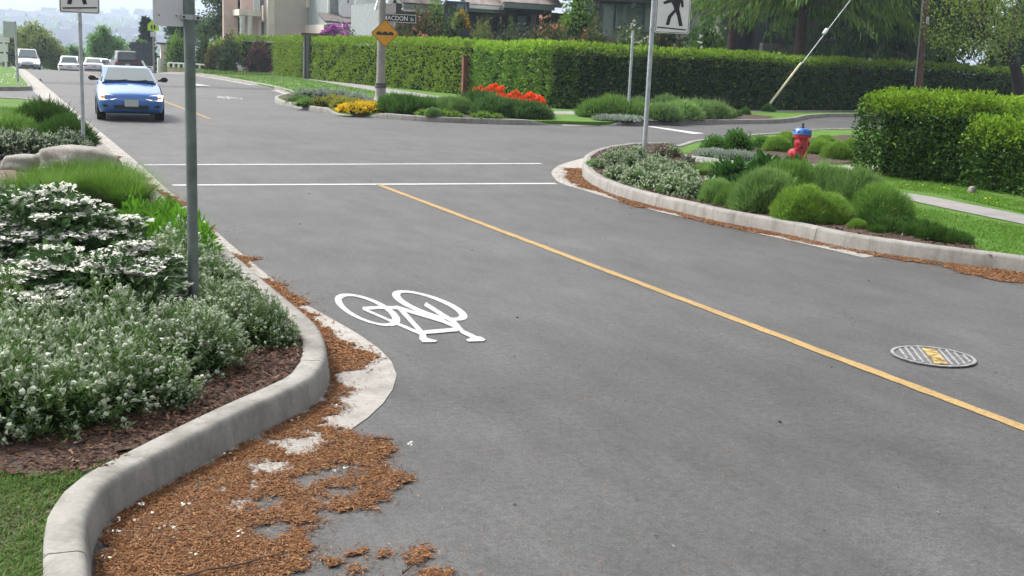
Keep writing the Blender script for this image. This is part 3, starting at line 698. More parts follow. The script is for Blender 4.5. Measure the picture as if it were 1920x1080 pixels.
plants('ornamental_grass', tf, [(55, 385, 1.0), (105, 380, 1.05), (160, 372, 1.1), (208, 378, 1.1), (246, 388, .95), (130, 345, .9), (190, 345, .95), (228, 352, .9), (85, 352, .8)],
    'tuft of fine bright green ornamental grass in front of the boulders', 'grass tuft', 'fine grass tufts in front of the boulders')
plants('ornamental_grass', [p_tuft(33, .4, 700, .12, .8, .006, leafmat('straw_grass', [(.14, .17, .07), (.10, .16, .05), (.2, .2, .1)]))], [(45, 392, 1.0), (20, 402, .9)], 'paler straw tipped grass tuft left of the white flowers', 'grass tuft', 'straw tipped grass tufts')
plants('green_shrub', [p_sage(6, .3, .3, 160, .1, MOUNDG, tips=.2)], [(292, 405, .6), (308, 398, .5)], 'small grey green twiggy plant beside the left kerb', 'shrub', 'small grey green plants by the left kerb')
# --- bed beyond the boulders
md = [p_mound(s, .5, .5, 5000, .13, .010, MOUNDD, .5) for s in (41, 42)]
plants('grass_mound', md, [(84, 258, 1.15, 1.0), (122, 270, .95, .95)], 'dark green grassy mound behind the boulders near the left crossing sign', 'plant', 'dark grassy mounds behind the boulders')
plants('grass_mound', [p_mound(43, .5, .4, 4000, .12, .011, MOUNDM)], [(18, 262, 1.2, .8), (-40, 262, 1.2, .8)], 'lighter green low mound at the left edge behind the boulders', 'plant', 'lighter low mounds at the left edge')
ss = [p_sage(s, .34, .34, 240, .6, leafmat('grey_leaf', [(.03, .05, .03), (.06, .085, .05), (.09, .12, .075)]), .014, .05, .6) for s in (7, 8)]
plants('silvery_shrub', ss, [(130, 288, 1.0), (100, 292, .95), (62, 294, 1.0), (25, 293, 1.0), (-10, 295, 1.0), (142, 279, .8), (8, 284, .9), (45, 284, .9)],
    'dark twiggy shrub with silvery leaf tips behind the boulders', 'shrub', 'silvery tipped shrubs behind the boulders')
# --- right hand bed
sc_ = [p_sage(s, .30, .30, 190, .75, SAGE, .013, .04) for s in (51, 52)]
plants('white_flowered_shrub', sc_, [(1158, 336, .8), (1190, 345, .85), (1228, 354, .85), (1264, 363, .85), (1300, 371, .85), (1215, 338, .95), (1252, 345, .95), (1290, 355, .95), (1322, 366, .9), (1232, 322, .9), (1270, 330, .9)],
    'silvery white flowered low shrub just inside the right hand kerb', 'shrub', 'white flowered shrubs along the right hand kerb')
plants('white_flowered_shrub', sc_, [(1122, 315, .62), (1146, 309, .75), (1172, 303, .8), (1160, 298, .7), (1192, 297, .8), (1186, 312, .7)],
    'small white flowered shrub left of the right hand crossing sign post', 'shrub', 'white flowered shrubs at the tip of the right hand bed')
plants('leafy_plant', [br[0]], [(1112, 311, .6, .7)], 'small bright green plant at the very tip of the right hand bed', 'plant', None)
plants('brown_plant', [p_sage(9, .26, .26, 130, .25, leafmat('brownish_leaf', [(.06, .05, .03), (.10, .08, .05), (.06, .085, .04)]), .012, .04, .1)], [(1240, 297, .95), (1262, 294, .8)], 'brownish faded plant behind the crossing sign post', 'plant', 'faded plants behind the crossing sign post')
plants('brown_plant', [p_sage(10, .2, .2, 90, .2, leafmat('brownish_leaf', []), .012, .04, .05)], [(1290, 308, .8), (1300, 316, .7)], 'thin brownish plant on the pavement edge of the right hand bed', 'plant', 'thin plants beside the ramp')
mg = [p_mound(s, .4, .45, 15000, .09, .0065, MOUNDG, .4) for s in (61, 62)]; mm = [p_mound(s, .4, .45, 15000, .09, .0065, MOUNDM, .4) for s in (63, 64)]; mbr = [p_mound(s, .4, .5, 15000, .08, .0065, MOUNDB, .4, .14) for s in (65, 66)]
plants('rounded_shrub', mg, [(1345, 378, .62)], 'small grey green ball shrub between the white flowers and the large mounds', 'shrub', None)
plants('rounded_shrub', mm, [(1386, 386, .75, .9)], 'leftmost feathery green mound of the large clump behind the right hand kerb', 'shrub', None)
plants('rounded_shrub', mg, [(1432, 394, 1.12, 1.0)], 'large dark feathery mound left of the two bright ball shrubs', 'shrub', None)
plants('rounded_shrub', [mm[1], mg[1]], [(1480, 384, 1.15, 1.1), (1545, 388, 1.2, 1.05)], 'large feathery mound behind the two bright ball shrubs', 'shrub', 'large mounds behind the bright ball shrubs')
plants('rounded_shrub', [mg[0], mm[0]], [(1598, 396, 1.15, 1.0), (1646, 407, .95, .98)], 'feathery green mound at the right end of the clump beside the lawn', 'shrub', 'feathery mounds at the right end of the clump')
plants('rounded_shrub', [mbr[0]], [(1503, 412, .92, .88)], 'brighter green ball shrub in front, the left and larger of the two', 'shrub', None)
plants('rounded_shrub', [mbr[1]], [(1549, 414, .78, .85)], 'brighter green ball shrub in front, the right and smaller of the two', 'shrub', None)
plants('rounded_shrub', [mbr[1]], [(1607, 428, .30, .8)], 'tiny bright green shrub on the mulch in front of the mounds', 'shrub', None)
ts = [p_mound(s, .2, .15, 1300, .07, .009, MOUNDD, .5, .2) for s in (71, 72)]
plants('low_tuft', ts, [(1640, 425, .95), (1664, 434, .9), (1690, 432, .9), (1708, 440, .8), (1735, 438, .9), (1742, 448, .7), (1768, 450, .85), (1792, 455, .7), (1645, 436, .5), (1802, 452, .6)],
    'small dark green tuft on the mulch by the right hand kerb', 'plant', 'small dark tufts on the mulch by the right hand kerb')
DG = leafmat('deep_green_leaf', [(.02, .07, .012), (.035, .10, .018), (.055, .14, .025)], .25, .4)
hosta = [p_broad(s, .3, .36, 210, .19, .085, DG) for s in (81, 82)]
plants('broad_leaved_plant', hosta, [(1372, 348, 1.05)], 'dark broad leaved plant left of the large green mounds', 'plant', None)
plants('broad_leaved_plant', hosta, [(1396, 356, .7), (1432, 330, .85), (1448, 327, .75)], 'broad leaved plant behind the large green mounds', 'plant', 'broad leaved plants behind the large green mounds')
plants('broad_leaved_plant', [hosta[1]], [(1490, 325, .75), (1474, 325, .6)], 'bright broad leaved plant at the foot of the red hydrant', 'plant', 'broad leaved plants at the hydrant foot')
plants('ornamental_grass', [p_tuft(34, .34, 600, .12, .7, .008, MOUNDM)], [(1330, 322, 1.0), (1352, 326, 1.0), (1405, 326, 1.0), (1420, 330, .9), (1310, 328, .9)], 'fine grassy plant between the white flowers and the hydrant path', 'grass tuft', 'fine grassy plants beside the hydrant path')
# --- hydrant bed
bd = [p_shrub(s, .42, .5, 1500, .075, .03, leafmat('fresh_green_leaf', [(.05, .15, .015), (.07, .19, .02), (.10, .23, .035)]), a=.2) for s in (91, 92)]
plants('leafy_shrub', bd, [(1340, 281, .72, .85)], 'bright green leafy bush nearest the stop line in the hydrant bed', 'shrub', None)
plants('leafy_shrub', bd, [(1381, 281, .85, .95)], 'larger bright green leafy bush second from the stop line in the hydrant bed', 'shrub', None)
plants('leafy_shrub', [bd[0]], [(1428, 277, .68, .8)], 'bright green leafy bush between the two big bushes and the hydrant', 'shrub', None)
plants('grassy_shrub', mbr, [(1458, 283, .8, .85), (1475, 276, .85, .85), (1535, 287, .95, .7), (1568, 297, .85, .8), (1595, 292, .9, .85), (1548, 276, .8, .7)], 'feathery light green bush around the red hydrant', 'shrub', 'feathery bushes around the hydrant')
plants('low_mat', [p_mound(93, .4, .14, 2200, .05, .012, SILVER, .4)], [(1335, 291, .95), (1378, 297, 1.1), (1415, 294, .7), (1420, 299, .5)], 'low silvery carpet plant on the mulch of the hydrant bed', 'plant', 'silvery carpet plants of the hydrant bed')
# --- far corner bed
sv = [p_shrub(s, .6, .42, 900, .11, .05, SILVER, a=.3) for s in (101, 102)]
plants('silver_plant', sv, [(580, 189, .95), (605, 190, 1.0), (640, 192, .95), (668, 196, .85), (690, 200, .6)], 'silvery leaved plant along the back of the corner bed', 'plant', 'silvery plants at the back of the corner bed')
yg = [p_shrub(103, .5, .4, 700, .10, .05, YELGR, a=.3)]
plants('golden_plant', yg, [(600, 199, .7), (625, 199, .85), (645, 202, .85), (668, 204, .8)], 'yellow green plant in front of the silvery leaves of the corner bed', 'plant', 'yellow green plants of the corner bed')
plants('golden_plant', [p_shrub(104, .4, .3, 500, .10, .06, YELLF, a=.35)], [(650, 209, .8), (664, 210, .85), (680, 209, .95), (696, 209, .95), (712, 209, .85), (722, 208, .6)], 'golden yellow flowering plant at the foot of the lamp post', 'plant', 'golden flowers at the lamp post foot')
plants('golden_plant', [p_shrub(105, .5, .3, 500, .09, .04, MOUNDM, a=.3)], [(558, 192, .8), (575, 198, .8), (720, 204, .6)], 'low green plant near the golden flowers of the corner bed', 'plant', 'low green plants of the corner bed')
ft = [p_mound(s, .55, .42, 5000, .16, .02, leafmat('lush_green', [(.045, .12, .015), (.065, .16, .02), (.09, .19, .03)]), .6, .2) for s in (106, 107)]
plants('green_perennial', ft, [(742, 211, 1.0, 1.1), (765, 213, 1.0, 1.1), (790, 213, .9, 1.05), (808, 207, .9), (825, 210, .8)], 'lush green perennial right of the lamp post in the corner bed', 'plant', 'lush perennials right of the lamp post')
plants('green_perennial', mg, [(838, 212, 1.2, .95), (862, 214, 1.2, 1.0), (812, 219, .6)], 'blue grey green perennial left of the red flowers', 'plant', 'blue grey perennials left of the red flowers')
plants('low_tuft', [p_shrub(108, .4, .22, 400, .10, .06, leafmat('lime_leaf', [(.10, .20, .02), (.14, .25, .03), (.18, .28, .05)]), a=.3)], [(800, 217, .8), (825, 218, .8), (850, 219.5, .7), (905, 222, .8), (930, 223, .6)], 'low lime green plant along the kerb of the corner bed', 'plant', 'lime green edging of the corner bed')
pd = [p_mound(s, .6, .6, 3200, .16, .022, leafmat('poppy_leaf', [(.045, .105, .022), (.065, .14, .03), (.09, .17, .042)]), .45, .22) for s in (109, 110)]
for i, s in enumerate([(898, 214, 1.25, .95), (925, 218, 1.15, .85), (955, 218, 1.25, .72), (988, 221, 1.1, .68), (1005, 220, .9, .66)]):
    plants('poppy_plant', [pd[i % 2]], [s], 'bushy dark green plant carrying orange red blooms in the corner bed', 'plant', 'bushes with red blooms in the corner bed')
def bloom(seed):
    r = np.random.default_rng(seed); n = 26; d = unit(r.normal(size=(n, 3))); d[:, 2] = np.abs(d[:, 2]) * .8 - .15; mb = MB()
    V, F = leaves(d * .02, d + .2 * r.normal(size=(n, 3)), .085 + .03 * r.random(n), .085, r, .1); mb.add(V, F, 0); mb.tube([(0, 0, -.35), (.01, 0, 0)], .008, 5, 1); return mb.mesh('bloom', [ORANGE, DG])
bl = [bloom(s) for s in (1, 2, 3)]
for i, (x, y) in enumerate([(893, 170), (900, 166), (907, 172), (915, 168), (922, 164), (928, 162), (925, 172), (934, 168), (938, 175), (940, 166), (944, 180), (952, 184), (950, 190), (958, 179), (966, 175), (972, 178), (963, 187), (971, 186), (980, 185), (985, 190), (991, 180), (997, 178), (1004, 182), (1012, 184), (999, 187), (1006, 190), (1018, 191), (918, 174)]):
    Yb = 36.2 - (x - 890) * .03; p = np.array([xat(x, Yb, 1.0), Yb, 0]); p[2] = zat(p, y)
    o = ob('red_bloom', bl[i % 3], None, p, random.random() * 6, 1.0 + .3 * random.random()); tag(o, 'orange red bloom on the bushy plants of the far corner bed', 'flower', 'orange red blooms')
# --- far bed of mounds
fm = [p_mound(s, .7, .62, 3000, .17, .022, m_, .5, .12) for s, m_ in ((111, MOUNDM), (112, MOUNDG))]; fb = [p_mound(s, .7, .72, 2600, .14, .024, leafmat('light_mound', [(.10, .19, .05), (.13, .23, .06), (.15, .25, .08)]), .5, .06) for s in (113,)]
plants('green_mound', [fm[0]], [(1122, 219, 1.1, .85), (1150, 220, 1.15, .95), (1180, 222, 1.0, .9)], 'feathery green mound at the left end of the far bed beside the thin grey post', 'shrub', 'feathery mounds at the left end of the far bed')
plants('green_mound', fb, [(1197, 214, .8, 1.15), (1248, 217, 1.05, 1.05), (1320, 218, .8, 1.0), (1226, 213, .7, 1.1)], 'smooth light green ball shrub in the far bed', 'shrub', 'light ball shrubs of the far bed')
plants('green_mound', [fm[1]], [(1208, 223, 1.0, .8), (1240, 225, 1.0, .8), (1275, 223, 1.1, .9), (1300, 222, 1.05, .95), (1335, 222, 1.0, .95), (1355, 220, .7, .9)], 'grey green feathery mound in front of the tall dark hedge', 'shrub', 'grey green mounds in front of the dark hedge')
plants('tall_weed', [p_tuft(35, 1.1, 120, .3, .4, .02, SILVER, .3)], [(1165, 212, .8), (1300, 214, .8), (1345, 214, .75)], 'thin pale seeding stalks above the mounds of the far bed', 'plant', 'pale stalks of the far bed')
plants('low_mat', [p_mound(114, .6, .16, 1500, .09, .03, SILVER, .4)], [(1140, 225, .9), (1168, 226, .9), (1195, 225.5, .7)], 'silvery carpet plant along the kerb of the far bed', 'plant', 'silvery carpet of the far bed')
plants('leafy_shrub', [bd[1]], [(1382, 218, .45), (1397, 215, .55, 1.1), (1440, 209, .7)], 'small weedy plant on the grass right of the far bed', 'plant', 'weedy plants right of the far bed')

# ------------------------------------------------------------------ stones
STONE = None
def stone_mat():
    m, nt, b = new_mat('granite'); v = pos_node(nt, True)
    c = ramp(nt, noise(nt, v, 3, 6, .65), [(.3, (.13, .12, .10)), (.5, (.235, .22, .195)), (.7, (.35, .335, .305))]); c = mixc(nt, .6, c, ramp(nt, noise(nt, v, 45, 3, .7), [(.3, g3(.32)), (.7, g3(.65))]), 'OVERLAY')
    c = mixc(nt, ramp(nt, noise(nt, v, 2.4, 4), [(.5, g3(0)), (.66, g3(.55))]), c, (.10, .11, .055))
    nt.links.new(c, b.inputs['Base Color']); b.inputs['Roughness'].default_value = .9; bump(nt, b, noise(nt, v, 14, 6, .7), .5, .03); return m
STONE = stone_mat()
def boulder(px, py, rx, ry, rz, seed, label, rz0=0.0, z=ZB):
    import bmesh
    bm = bmesh.new(); bmesh.ops.create_icosphere(bm, subdivisions=4, radius=1); bm.verts.index_update()
    V = np.array([v.co[:] for v in bm.verts]); F = np.array([[v.index for v in f.verts] for f in bm.faces]); bm.free()
    k = lump(V, seed, 1.3, .22) * lump(V, seed + 5, 4.5, .05); V = V * k[:, None]; V[:, 2] = np.where(V[:, 2] > .75, .75 + (V[:, 2] - .75) * .4, V[:, 2]); V = V * np.array([rx, ry, rz])
    o = ob('boulder', mesh('boulder', V, [F], STONE, smooth=True), None, G(px, py, z) + np.array([0, 0, rz * .12]), rz0); return tag(o, label, 'boulder')
boulder(145, 318, .53, .40, .32, 3, 'large rounded grey boulder beside the left kerb at the foot of the crossing sign', .25)
boulder(44, 316, .28, .26, .19, 6, 'smaller pale boulder left of the large rounded one')
boulder(88, 323, .12, .1, .08, 8, 'small stone lying in front of the gap between the two boulders')
boulder(0, 247, .3, .25, .28, 9, 'grey stone at the left picture edge among the silvery shrubs')
boulder(1822, 361, .07, .06, .10, 10, 'small pale stone on the lawn at the foot of the lower hedge', .4, .12)
boulder(502, 116, .55, .4, .75, 12, 'grey garden stone between the dark red shrub and the hedge', 0, .1)
# ------------------------------------------------------------------ posts and signs
GALV = mat('galvanised_steel', (.40, .42, .44), .45, .14, 9, .55, .08, 90); GREENPOST = mat('weathered_post', (.135, .16, .155), .5, .22, 7, .35, .1, 60)
SIGNW = mat('sign_white', (.68, .68, .67), .45, .05, 4, bmp=0); SIGNBACK = mat('sign_aluminium', (.56, .56, .58), .42, .05, 5, .25, .04, 50); SIGNBLK = mat('sign_black', (.012, .012, .014), .5, .1, 8, bmp=0)
SIGNY = mat('sign_amber', (.62, .285, .008), .5, .08, 5, bmp=0); SIGNLIME = mat('sign_lime', (.42, .66, .02), .5, .06, 5, bmp=0, emit=None)
BOLT = mat('bolt_steel', (.5, .5, .5), .35, .1, 20, .8, 0)
def rrect(w, h, r, n=5):
    P = []
    for cx, cy, a0 in ((w / 2 - r, h / 2 - r, 0), (-w / 2 + r, h / 2 - r, 90), (-w / 2 + r, -h / 2 + r, 180), (w / 2 - r, -h / 2 + r, 270)):
        for k in range(n + 1): a = R(a0 + 90 * k / n); P.append((cx + r * math.cos(a), cy + r * math.sin(a)))
    return P
def plate(mb, P, y, th, m=0):            # upright plate in local x-z, facing -y
    mb.poly([(x, y, z) for x, z in P], m=m, thick=th, up=(0, -1, 0)); return mb
def crossing_sign(px, py, zb, w, h, xoff, rz, hgt, rad, mirror, label, postmat):
    p = G(px, py, ZB); zb = zat(p, zb) - p[2]; t = thing('crossing_sign', label, 'sign', p, rz)
    mb = MB(); mb.tube([(0, 0, -.1), (0, 0, hgt)], rad, 16); mb.lathe([(rad * 1.02, hgt), (rad * .9, hgt + .012), (.002, hgt + .016)], n=16); autosmooth(mb.obj('post', postmat, t))
    zc = zb + h / 2; y0 = -rad - .012
    mb = MB(); plate(mb, [(x + xoff, z + zc) for x, z in rrect(w, h, .035)], y0, .004); pn = mb.obj('sign_panel', SIGNW, t)
    mb = MB(); o_ = rrect(w - .024, h - .024, .03); i_ = rrect(w - .042, h - .042, .024); n = len(o_)
    V = [(x + xoff, y0 - .002, z + zc) for x, z in o_] + [(x + xoff, y0 - .002, z + zc) for x, z in i_]; mb.add(V, [[k, (k + 1) % n, n + (k + 1) % n, n + k] for k in range(n)]); mb.obj('border', SIGNBLK, pn)
    # walking figure, traced in crop units and scaled to the panel
    u = w / 237.0
    def cv(L): return [((((x - 1463) - 118.5) * (-1 if mirror else 1)) * u + xoff, zb + (245 - y) * u) for x, y in L]
    mb = MB(); k = [0]
    def pg(L):
        k[0] += 1; mb.poly([(x, y0 - .002 - .0006 * k[0], z) for x, z in cv(L)])
    pg([(1563, 2), (1572, -8), (1606, -10), (1628, 2), (1628, 40), (1622, 92), (1590, 92), (1580, 62), (1566, 40)])
    pg([(1566, 2), (1572, 36), (1517, 54), (1508, 40), (1545, 20)])
    pg([(1618, -6), (1636, 6), (1648, 28), (1652, 68), (1637, 70), (1630, 40), (1612, 26)])
    pg([(1590, 84), (1606, 92), (1572, 138), (1560, 191), (1536, 190), (1549, 128)])
    pg([(1594, 90), (1622, 80), (1634, 118), (1654, 192), (1629, 195), (1612, 132)])
    pg([(1478, 203), (1680, 214), (1680, 222), (1478, 211)])
    pg([(1590 + 23 * math.cos(a), -36 + 23 * math.sin(a)) for a in np.linspace(0, 6.28, 18)[:-1]])
    mb.obj('walking_figure', SIGNBLK, pn)
    for zz in (zb + .07, zb + h - .07):
        mb = MB(); mb.lathe([(rad + .001, zz - .018), (rad + .006, zz - .018), (rad + .006, zz + .018), (rad + .001, zz + .018)], n=16); mb.box((0, -rad - .006, zz), (.05, .02, .03)); mb.obj('clamp', GALV, t)
        mb = MB(); mb.lathe([(.009, 0), (.009, .006), (.002, .008)], (0 if abs(xoff) < .1 else .0, y0 - .009, zz), 8, axis='y'); mb.obj('bolt', BOLT, t)
    return t
crossing_sign(157, 279, 25, .60, .75, .01, R(-16), 3.25, .03, True, 'pedestrian crossing sign on a pale steel post behind the big boulder', GALV)
crossing_sign(1207, 297, 61, .62, .78, .35, R(-22), 3.3, .042, False, 'pedestrian crossing sign on a grey post in the right hand bed', GALV)
# nearest post with the back of a sign
p = G(364, 613, ZB); t = thing('sign_post', 'dark weathered post in the left foreground bed carrying the blank back of a sign', 'sign', p, R(0))
mb = MB(); mb.tube([(0, 0, -.1), (-.006, 0, 1.6), (-.016, 0, 3.1)], .032, 20); autosmooth(mb.obj('post', GREENPOST, t))
zb = zat(p, 51) ; zbk = zat(p, 32.5)
mb = MB(); xl = xat(288, p[1], zb) - p[0]; plate(mb, [(x + xl / 2 - .018, z + zb + .225 - p[2]) for x, z in rrect(abs(xl) - .03, .45, .02)], .0, .003); sp = mb.obj('sign_panel', SIGNBACK, t)
mb = MB()
for px in (298, 330.5): 
    q = xat(px, p[1], zbk) - p[0]; mb.lathe([(.005, 0), (.005, .003), (.002, .004)], (q, -.004, zbk - p[2] + .004), 10, axis='y')
mb.obj('rivet', GREENPOST, sp)
mb = MB(); zz = zbk - p[2]; mb.lathe([(.033, zz - .014), (.0365, zz - .014), (.0365, zz + .014), (.033, zz + .014)], (-.013, 0, 0), n=20); mb.box((-.042, -.026, zz), (.032, .022, .026), bev=.002); mb.box((.034, -.012, zz - .002), (.034, .02, .026), bev=.002); mb.obj('clamp', GALV, t)
mb = MB(); mb.lathe([(.006, 0), (.006, .008), (.002, .009)], (-.042, -.037, zz), 8, axis='y'); mb.lathe([(.008, 0), (.008, .008), (.002, .009)], (.04, -.022, zz - .002), 8, axis='y'); mb.obj('bolt', SIGNBLK, t)
mb = MB(); plate(mb, [(.024 + x, z + zz + .25) for x, z in ((-.006, -.23), (.006, -.23), (.006, .3), (-.006, .3))], .02, .1); mb.obj('edge_on_sign', SIGNBACK, t)
# thin galvanised post with an edge-on plate, far bed
p = G(1177, 222, ZB); t = thing('sign_post', 'thin galvanised post with a sign plate seen edge on in the far bed', 'sign', p, R(0))
hp = zat(p, 57) - p[2]; mb = MB(); mb.tube([(0, 0, -.1), (0, 0, hp)], .045, 12); autosmooth(mb.obj('post', GALV, t))
mb = MB(); mb.box((.085, .12, hp - .38), (.03, .34, .7), rz=R(-31), bev=.004); mb.obj('sign_panel', SIGNBACK, t); mb = MB(); mb.box((.05, .04, hp - .2), (.06, .06, .05)); mb.box((.05, .04, hp - .6), (.06, .06, .05)); mb.obj('clamp', SIGNBLK, t)

# lamp post with street name and warning sign
LPC = concrete_mat('lamp_post_concrete', (.30, .285, .26), .3); LPD = mat('lamp_base', (.075, .072, .065), .7, .2, 10)
p = G(713, 193, ZB); t = thing('lamp_post', 'tapering grey concrete lamp post with a flared base in the corner bed', 'lamp post', p, 0)
mb = MB(); mb.tube([(0, 0, .55), (0, 0, 1.2), (0, 0, 3.2), (0, 0, 8.0)], [.155, .15, .125, .075], 20); autosmooth(mb.obj('shaft', LPC, t))
mb = MB(); mb.lathe([(.30, -.1), (.30, .06), (.27, .09), (.22, .14), (.19, .30), (.185, .55)], n=20); autosmooth(mb.obj('base', LPC, t)); mb = MB(); mb.lathe([(.185, .52), (.205, .53), (.205, .60), (.19, .61), (.19, .64), (.2, .65), (.2, .69), (.157, .70)], n=20); mb.obj('collar', LPD, t)
mb = MB(); mb.tube([(0, 0, 8.0), (-.3, 0, 8.5), (-1.2, 0, 8.8), (-2.0, 0, 8.75)], [.07, .06, .05, .05], 10); mb.obj('arm', GALV, t); mb = MB(); mb.box((-2.3, 0, 8.74), (.7, .26, .14), bev=.05); mb.obj('lamp_head', GALV, t)
lp = p.copy(); ry = R(-17)
def onpost(px, py, off=-.17): q = np.array([xat(px, lp[1] + off, 3), lp[1] + off, 0]); q[2] = zat(q, py); return q
c = onpost(722.5, 62.5); t = thing('warning_sign', 'amber diamond warning sign with three black bumps on the lamp post', 'sign', c, ry)
s = .49; mb = MB()
def diamond(s, r=.05, n=4):
    P = []
    for a0 in (0, 90, 180, 270):
        for k in range(n + 1): a = R(a0 - 45 + 90 * k / n); cxy = (s - r * 1.414); P.append((cxy * math.cos(R(a0)) + r * math.cos(a), cxy * math.sin(R(a0)) + r * math.sin(a)))
    return P
plate(mb, diamond(s), 0, .005); pn = mb.obj('sign_panel', SIGNY, t)
mb = MB(); o_ = diamond(s - .02); i_ = diamond(s - .042); n = len(o_); mb.add([(x, -.008, z) for x, z in o_] + [(x, -.008, z) for x, z in i_], [[k, (k + 1) % n, n + (k + 1) % n, n + k] for k in range(n)]); mb.obj('border', SIGNBLK, pn)
mb = MB(); L = [(-.36, -.075), (.36, -.075), (.36, -.03)]; xs = np.linspace(.36, -.36, 41); L += [(x, -.03 + .085 * max(0, math.cos((x / .24) * math.pi)) ** .8 if abs(x) < .36 else -.03) for x in xs[1:-1]] + [(-.36, -.03)]
L = [(-.30, -.06), (.30, -.06)] + [(x, -.004 + .065 * abs(math.cos(math.pi * x / .203)) ** .7) for x in np.linspace(.30, -.30, 49)]
plate(mb, L, -.0085, .002); mb.obj('bump_symbol', SIGNBLK, pn)
mb = MB(); mb.box((0, .03, .3), (.05, .05, .06)); mb.box((0, .03, -.3), (.05, .05, .06)); mb.obj('bracket', GALV, t)
c = onpost(749, 34.5); t = thing('street_name_sign', 'dark street name blade with pale letters reaching right from the lamp post', 'sign', c, R(-10))
mb = MB(); plate(mb, rrect(1.18, .30, .03), 0, .012); pn = mb.obj('sign_panel', mat('sign_dark_green', (.02, .032, .03), .5, .1, 8, bmp=0), t)
mb = MB(); o_ = rrect(1.16, .28, .028); i_ = rrect(1.125, .245, .02); n = len(o_); mb.add([(x, -.0135, z) for x, z in o_] + [(x, -.0135, z) for x, z in i_], [[k, (k + 1) % n, n + (k + 1) % n, n + k] for k in range(n)]); mb.obj('border', SIGNW, pn)
def text(name, body, size, m, parent, loc, rot=(math.pi / 2, 0, 0), ext=.001, sx=1.0):
    cu = bpy.data.curves.new(name, 'FONT'); cu.body = body; cu.size = size; cu.align_x = 'CENTER'; cu.align_y = 'CENTER'; cu.extrude = ext; cu.offset = size * .012
    o = bpy.data.objects.new(name, cu); COL.objects.link(o); dg = bpy.context.evaluated_depsgraph_get(); me = bpy.data.meshes.new_from_object(o.evaluated_get(dg)); bpy.data.objects.remove(o)
    me.materials.clear(); me.materials.append(m); o = ob(name, me, parent, loc); o.rotation_euler = rot; o.scale = (sx, 1, 1); return o
text('lettering', 'MACDON', .21, SIGNW, pn, (-.14, -.0155, -.005), sx=.92); text('lettering', 'St', .15, SIGNW, pn, (.44, -.0155, -.02))
mb = MB(); mb.box((-.62, .01, 0), (.1, .06, .2)); mb.obj('bracket', GALV, t)

# far signs
p = np.array([xat(288, 86, 1.5), 86, float(zt(86)) + ZV]); t = thing('school_sign', 'yellow green five sided school crossing sign on a thin wooden post', 'sign', p, R(-8))
zc = zat(p, 48.5) - p[2]; mb = MB(); mb.tube([(0, .04, -.2), (0, .04, zc + .4)], .06, 8); mb.obj('post', mat('grey_wood', (.26, .24, .21), .8, .2, 12), t)
mb = MB(); plate(mb, [(-.38, -.36), (.38, -.36), (.38, .08), (0, .44), (-.38, .08)] and [(x, z + zc) for x, z in [(-.38, -.34), (.38, -.34), (.38, .1), (0, .42), (-.38, .1)]], -.03, .01); pn = mb.obj('sign_panel', SIGNLIME, t)
mb = MB()
for x0, hh in ((-.1, .3), (.09, .36)):
    plate(mb, [(x0 - .05, zc - .24), (x0 + .05, zc - .24), (x0 + .06, zc - .02), (x0 + .03, zc + hh - .24), (x0 - .03, zc + hh - .24), (x0 - .06, zc - .02)], -.042, .003)
mb.obj('children_symbol', SIGNBLK, pn); mb = MB(); plate(mb, [(-.2, zc - .75), (.2, zc - .75), (.2, zc - .4), (-.2, zc - .4)], -.03, .008); mb.obj('small_plate', SIGNBACK, t)
p = np.array([xat(32, 49, 1), 49, ZV]); t = thing('sign_post', 'thin grey post with a pale panel on the far left verge', 'sign', p, R(5)); hp = zat(p, 40) - p[2]
mb = MB(); mb.tube([(0, 0, -.2), (-.02, 0, hp)], .05, 8); mb.obj('post', GALV, t); mb = MB(); plate(mb, [(x - .24, z + hp - .32) for x, z in rrect(.42, .6, .02)], -.06, .006); mb.obj('sign_panel', mat('sign_pale_green', (.42, .47, .45), .5, .05, 5, bmp=0), t)
p = np.array([xat(10, 74, 1), 74, float(zt(74)) + ZV]); t = thing('sign_post', 'stack of three white notice plates on a leaning white post at the far left', 'sign', p, R(-4)); hp = zat(p, 66) - p[2]
mb = MB(); mb.tube([(0.05, 0, -.2), (-.1, 0, hp)], .06, 8); mb.obj('post', SIGNW, t)
for zc, ww, xx in ((hp - .18, .62, -.05), (hp - .72, .55, -.12), (hp - 1.28, .52, -.14)):
    mb = MB(); plate(mb, [(x + xx, z + zc) for x, z in rrect(ww, .46, .02)], -.08, .008); mb.obj('notice_plate', SIGNW, t)

# utility pole and its stay
WOODP = mat('pole_wood', (.10, .052, .038), .85, .3, 3, bmp=.5, bscale=25); TAGM = mat('tag_white', (.7, .7, .72), .5, .05, 5, bmp=0)
up = np.array([xat(1718, 42.3, .2), 42.3, .1]); t = thing('utility_pole', 'tall brown wooden utility pole with a white number tag in front of the dark hedge', 'utility pole', up, 0)
lean = (xat(1736, 42.3, 4.9) - xat(1718, 42.3, .2)) - 0; lean = xat(1737, 42.3, zat(up, 2)) - up[0]; hz = zat(up, 2); 
top = np.array([lean / hz * 11, 0, 11.0]); mb = MB(); mb.tube([(0, 0, -.2), top * .3, top * .65, top], [.165, .16, .145, .12], 16); autosmooth(mb.obj('pole', WOODP, t))
zt_ = zat(up, 38); mb = MB(); mb.box((lean / hz * zt_ + .03, -.17, zt_ - .1), (.17, .02, .30), bev=.004); pl = mb.obj('number_tag', TAGM, t); text('lettering', '11', .13, SIGNBLK, pl, (lean / hz * zt_ + .03, -.182, zt_ - .04)); text('lettering', '88', .13, SIGNBLK, pl, (lean / hz * zt_ + .03, -.182, zt_ - .17))
mb = MB(); mb.tube([(-.24, .0, .1), (lean / hz * 3 - .22, 0, 3), (lean / hz * 8 - .2, 0, 8)], .04, 8); mb.obj('cable_conduit', mat('grey_conduit', (.22, .22, .22), .6), t)
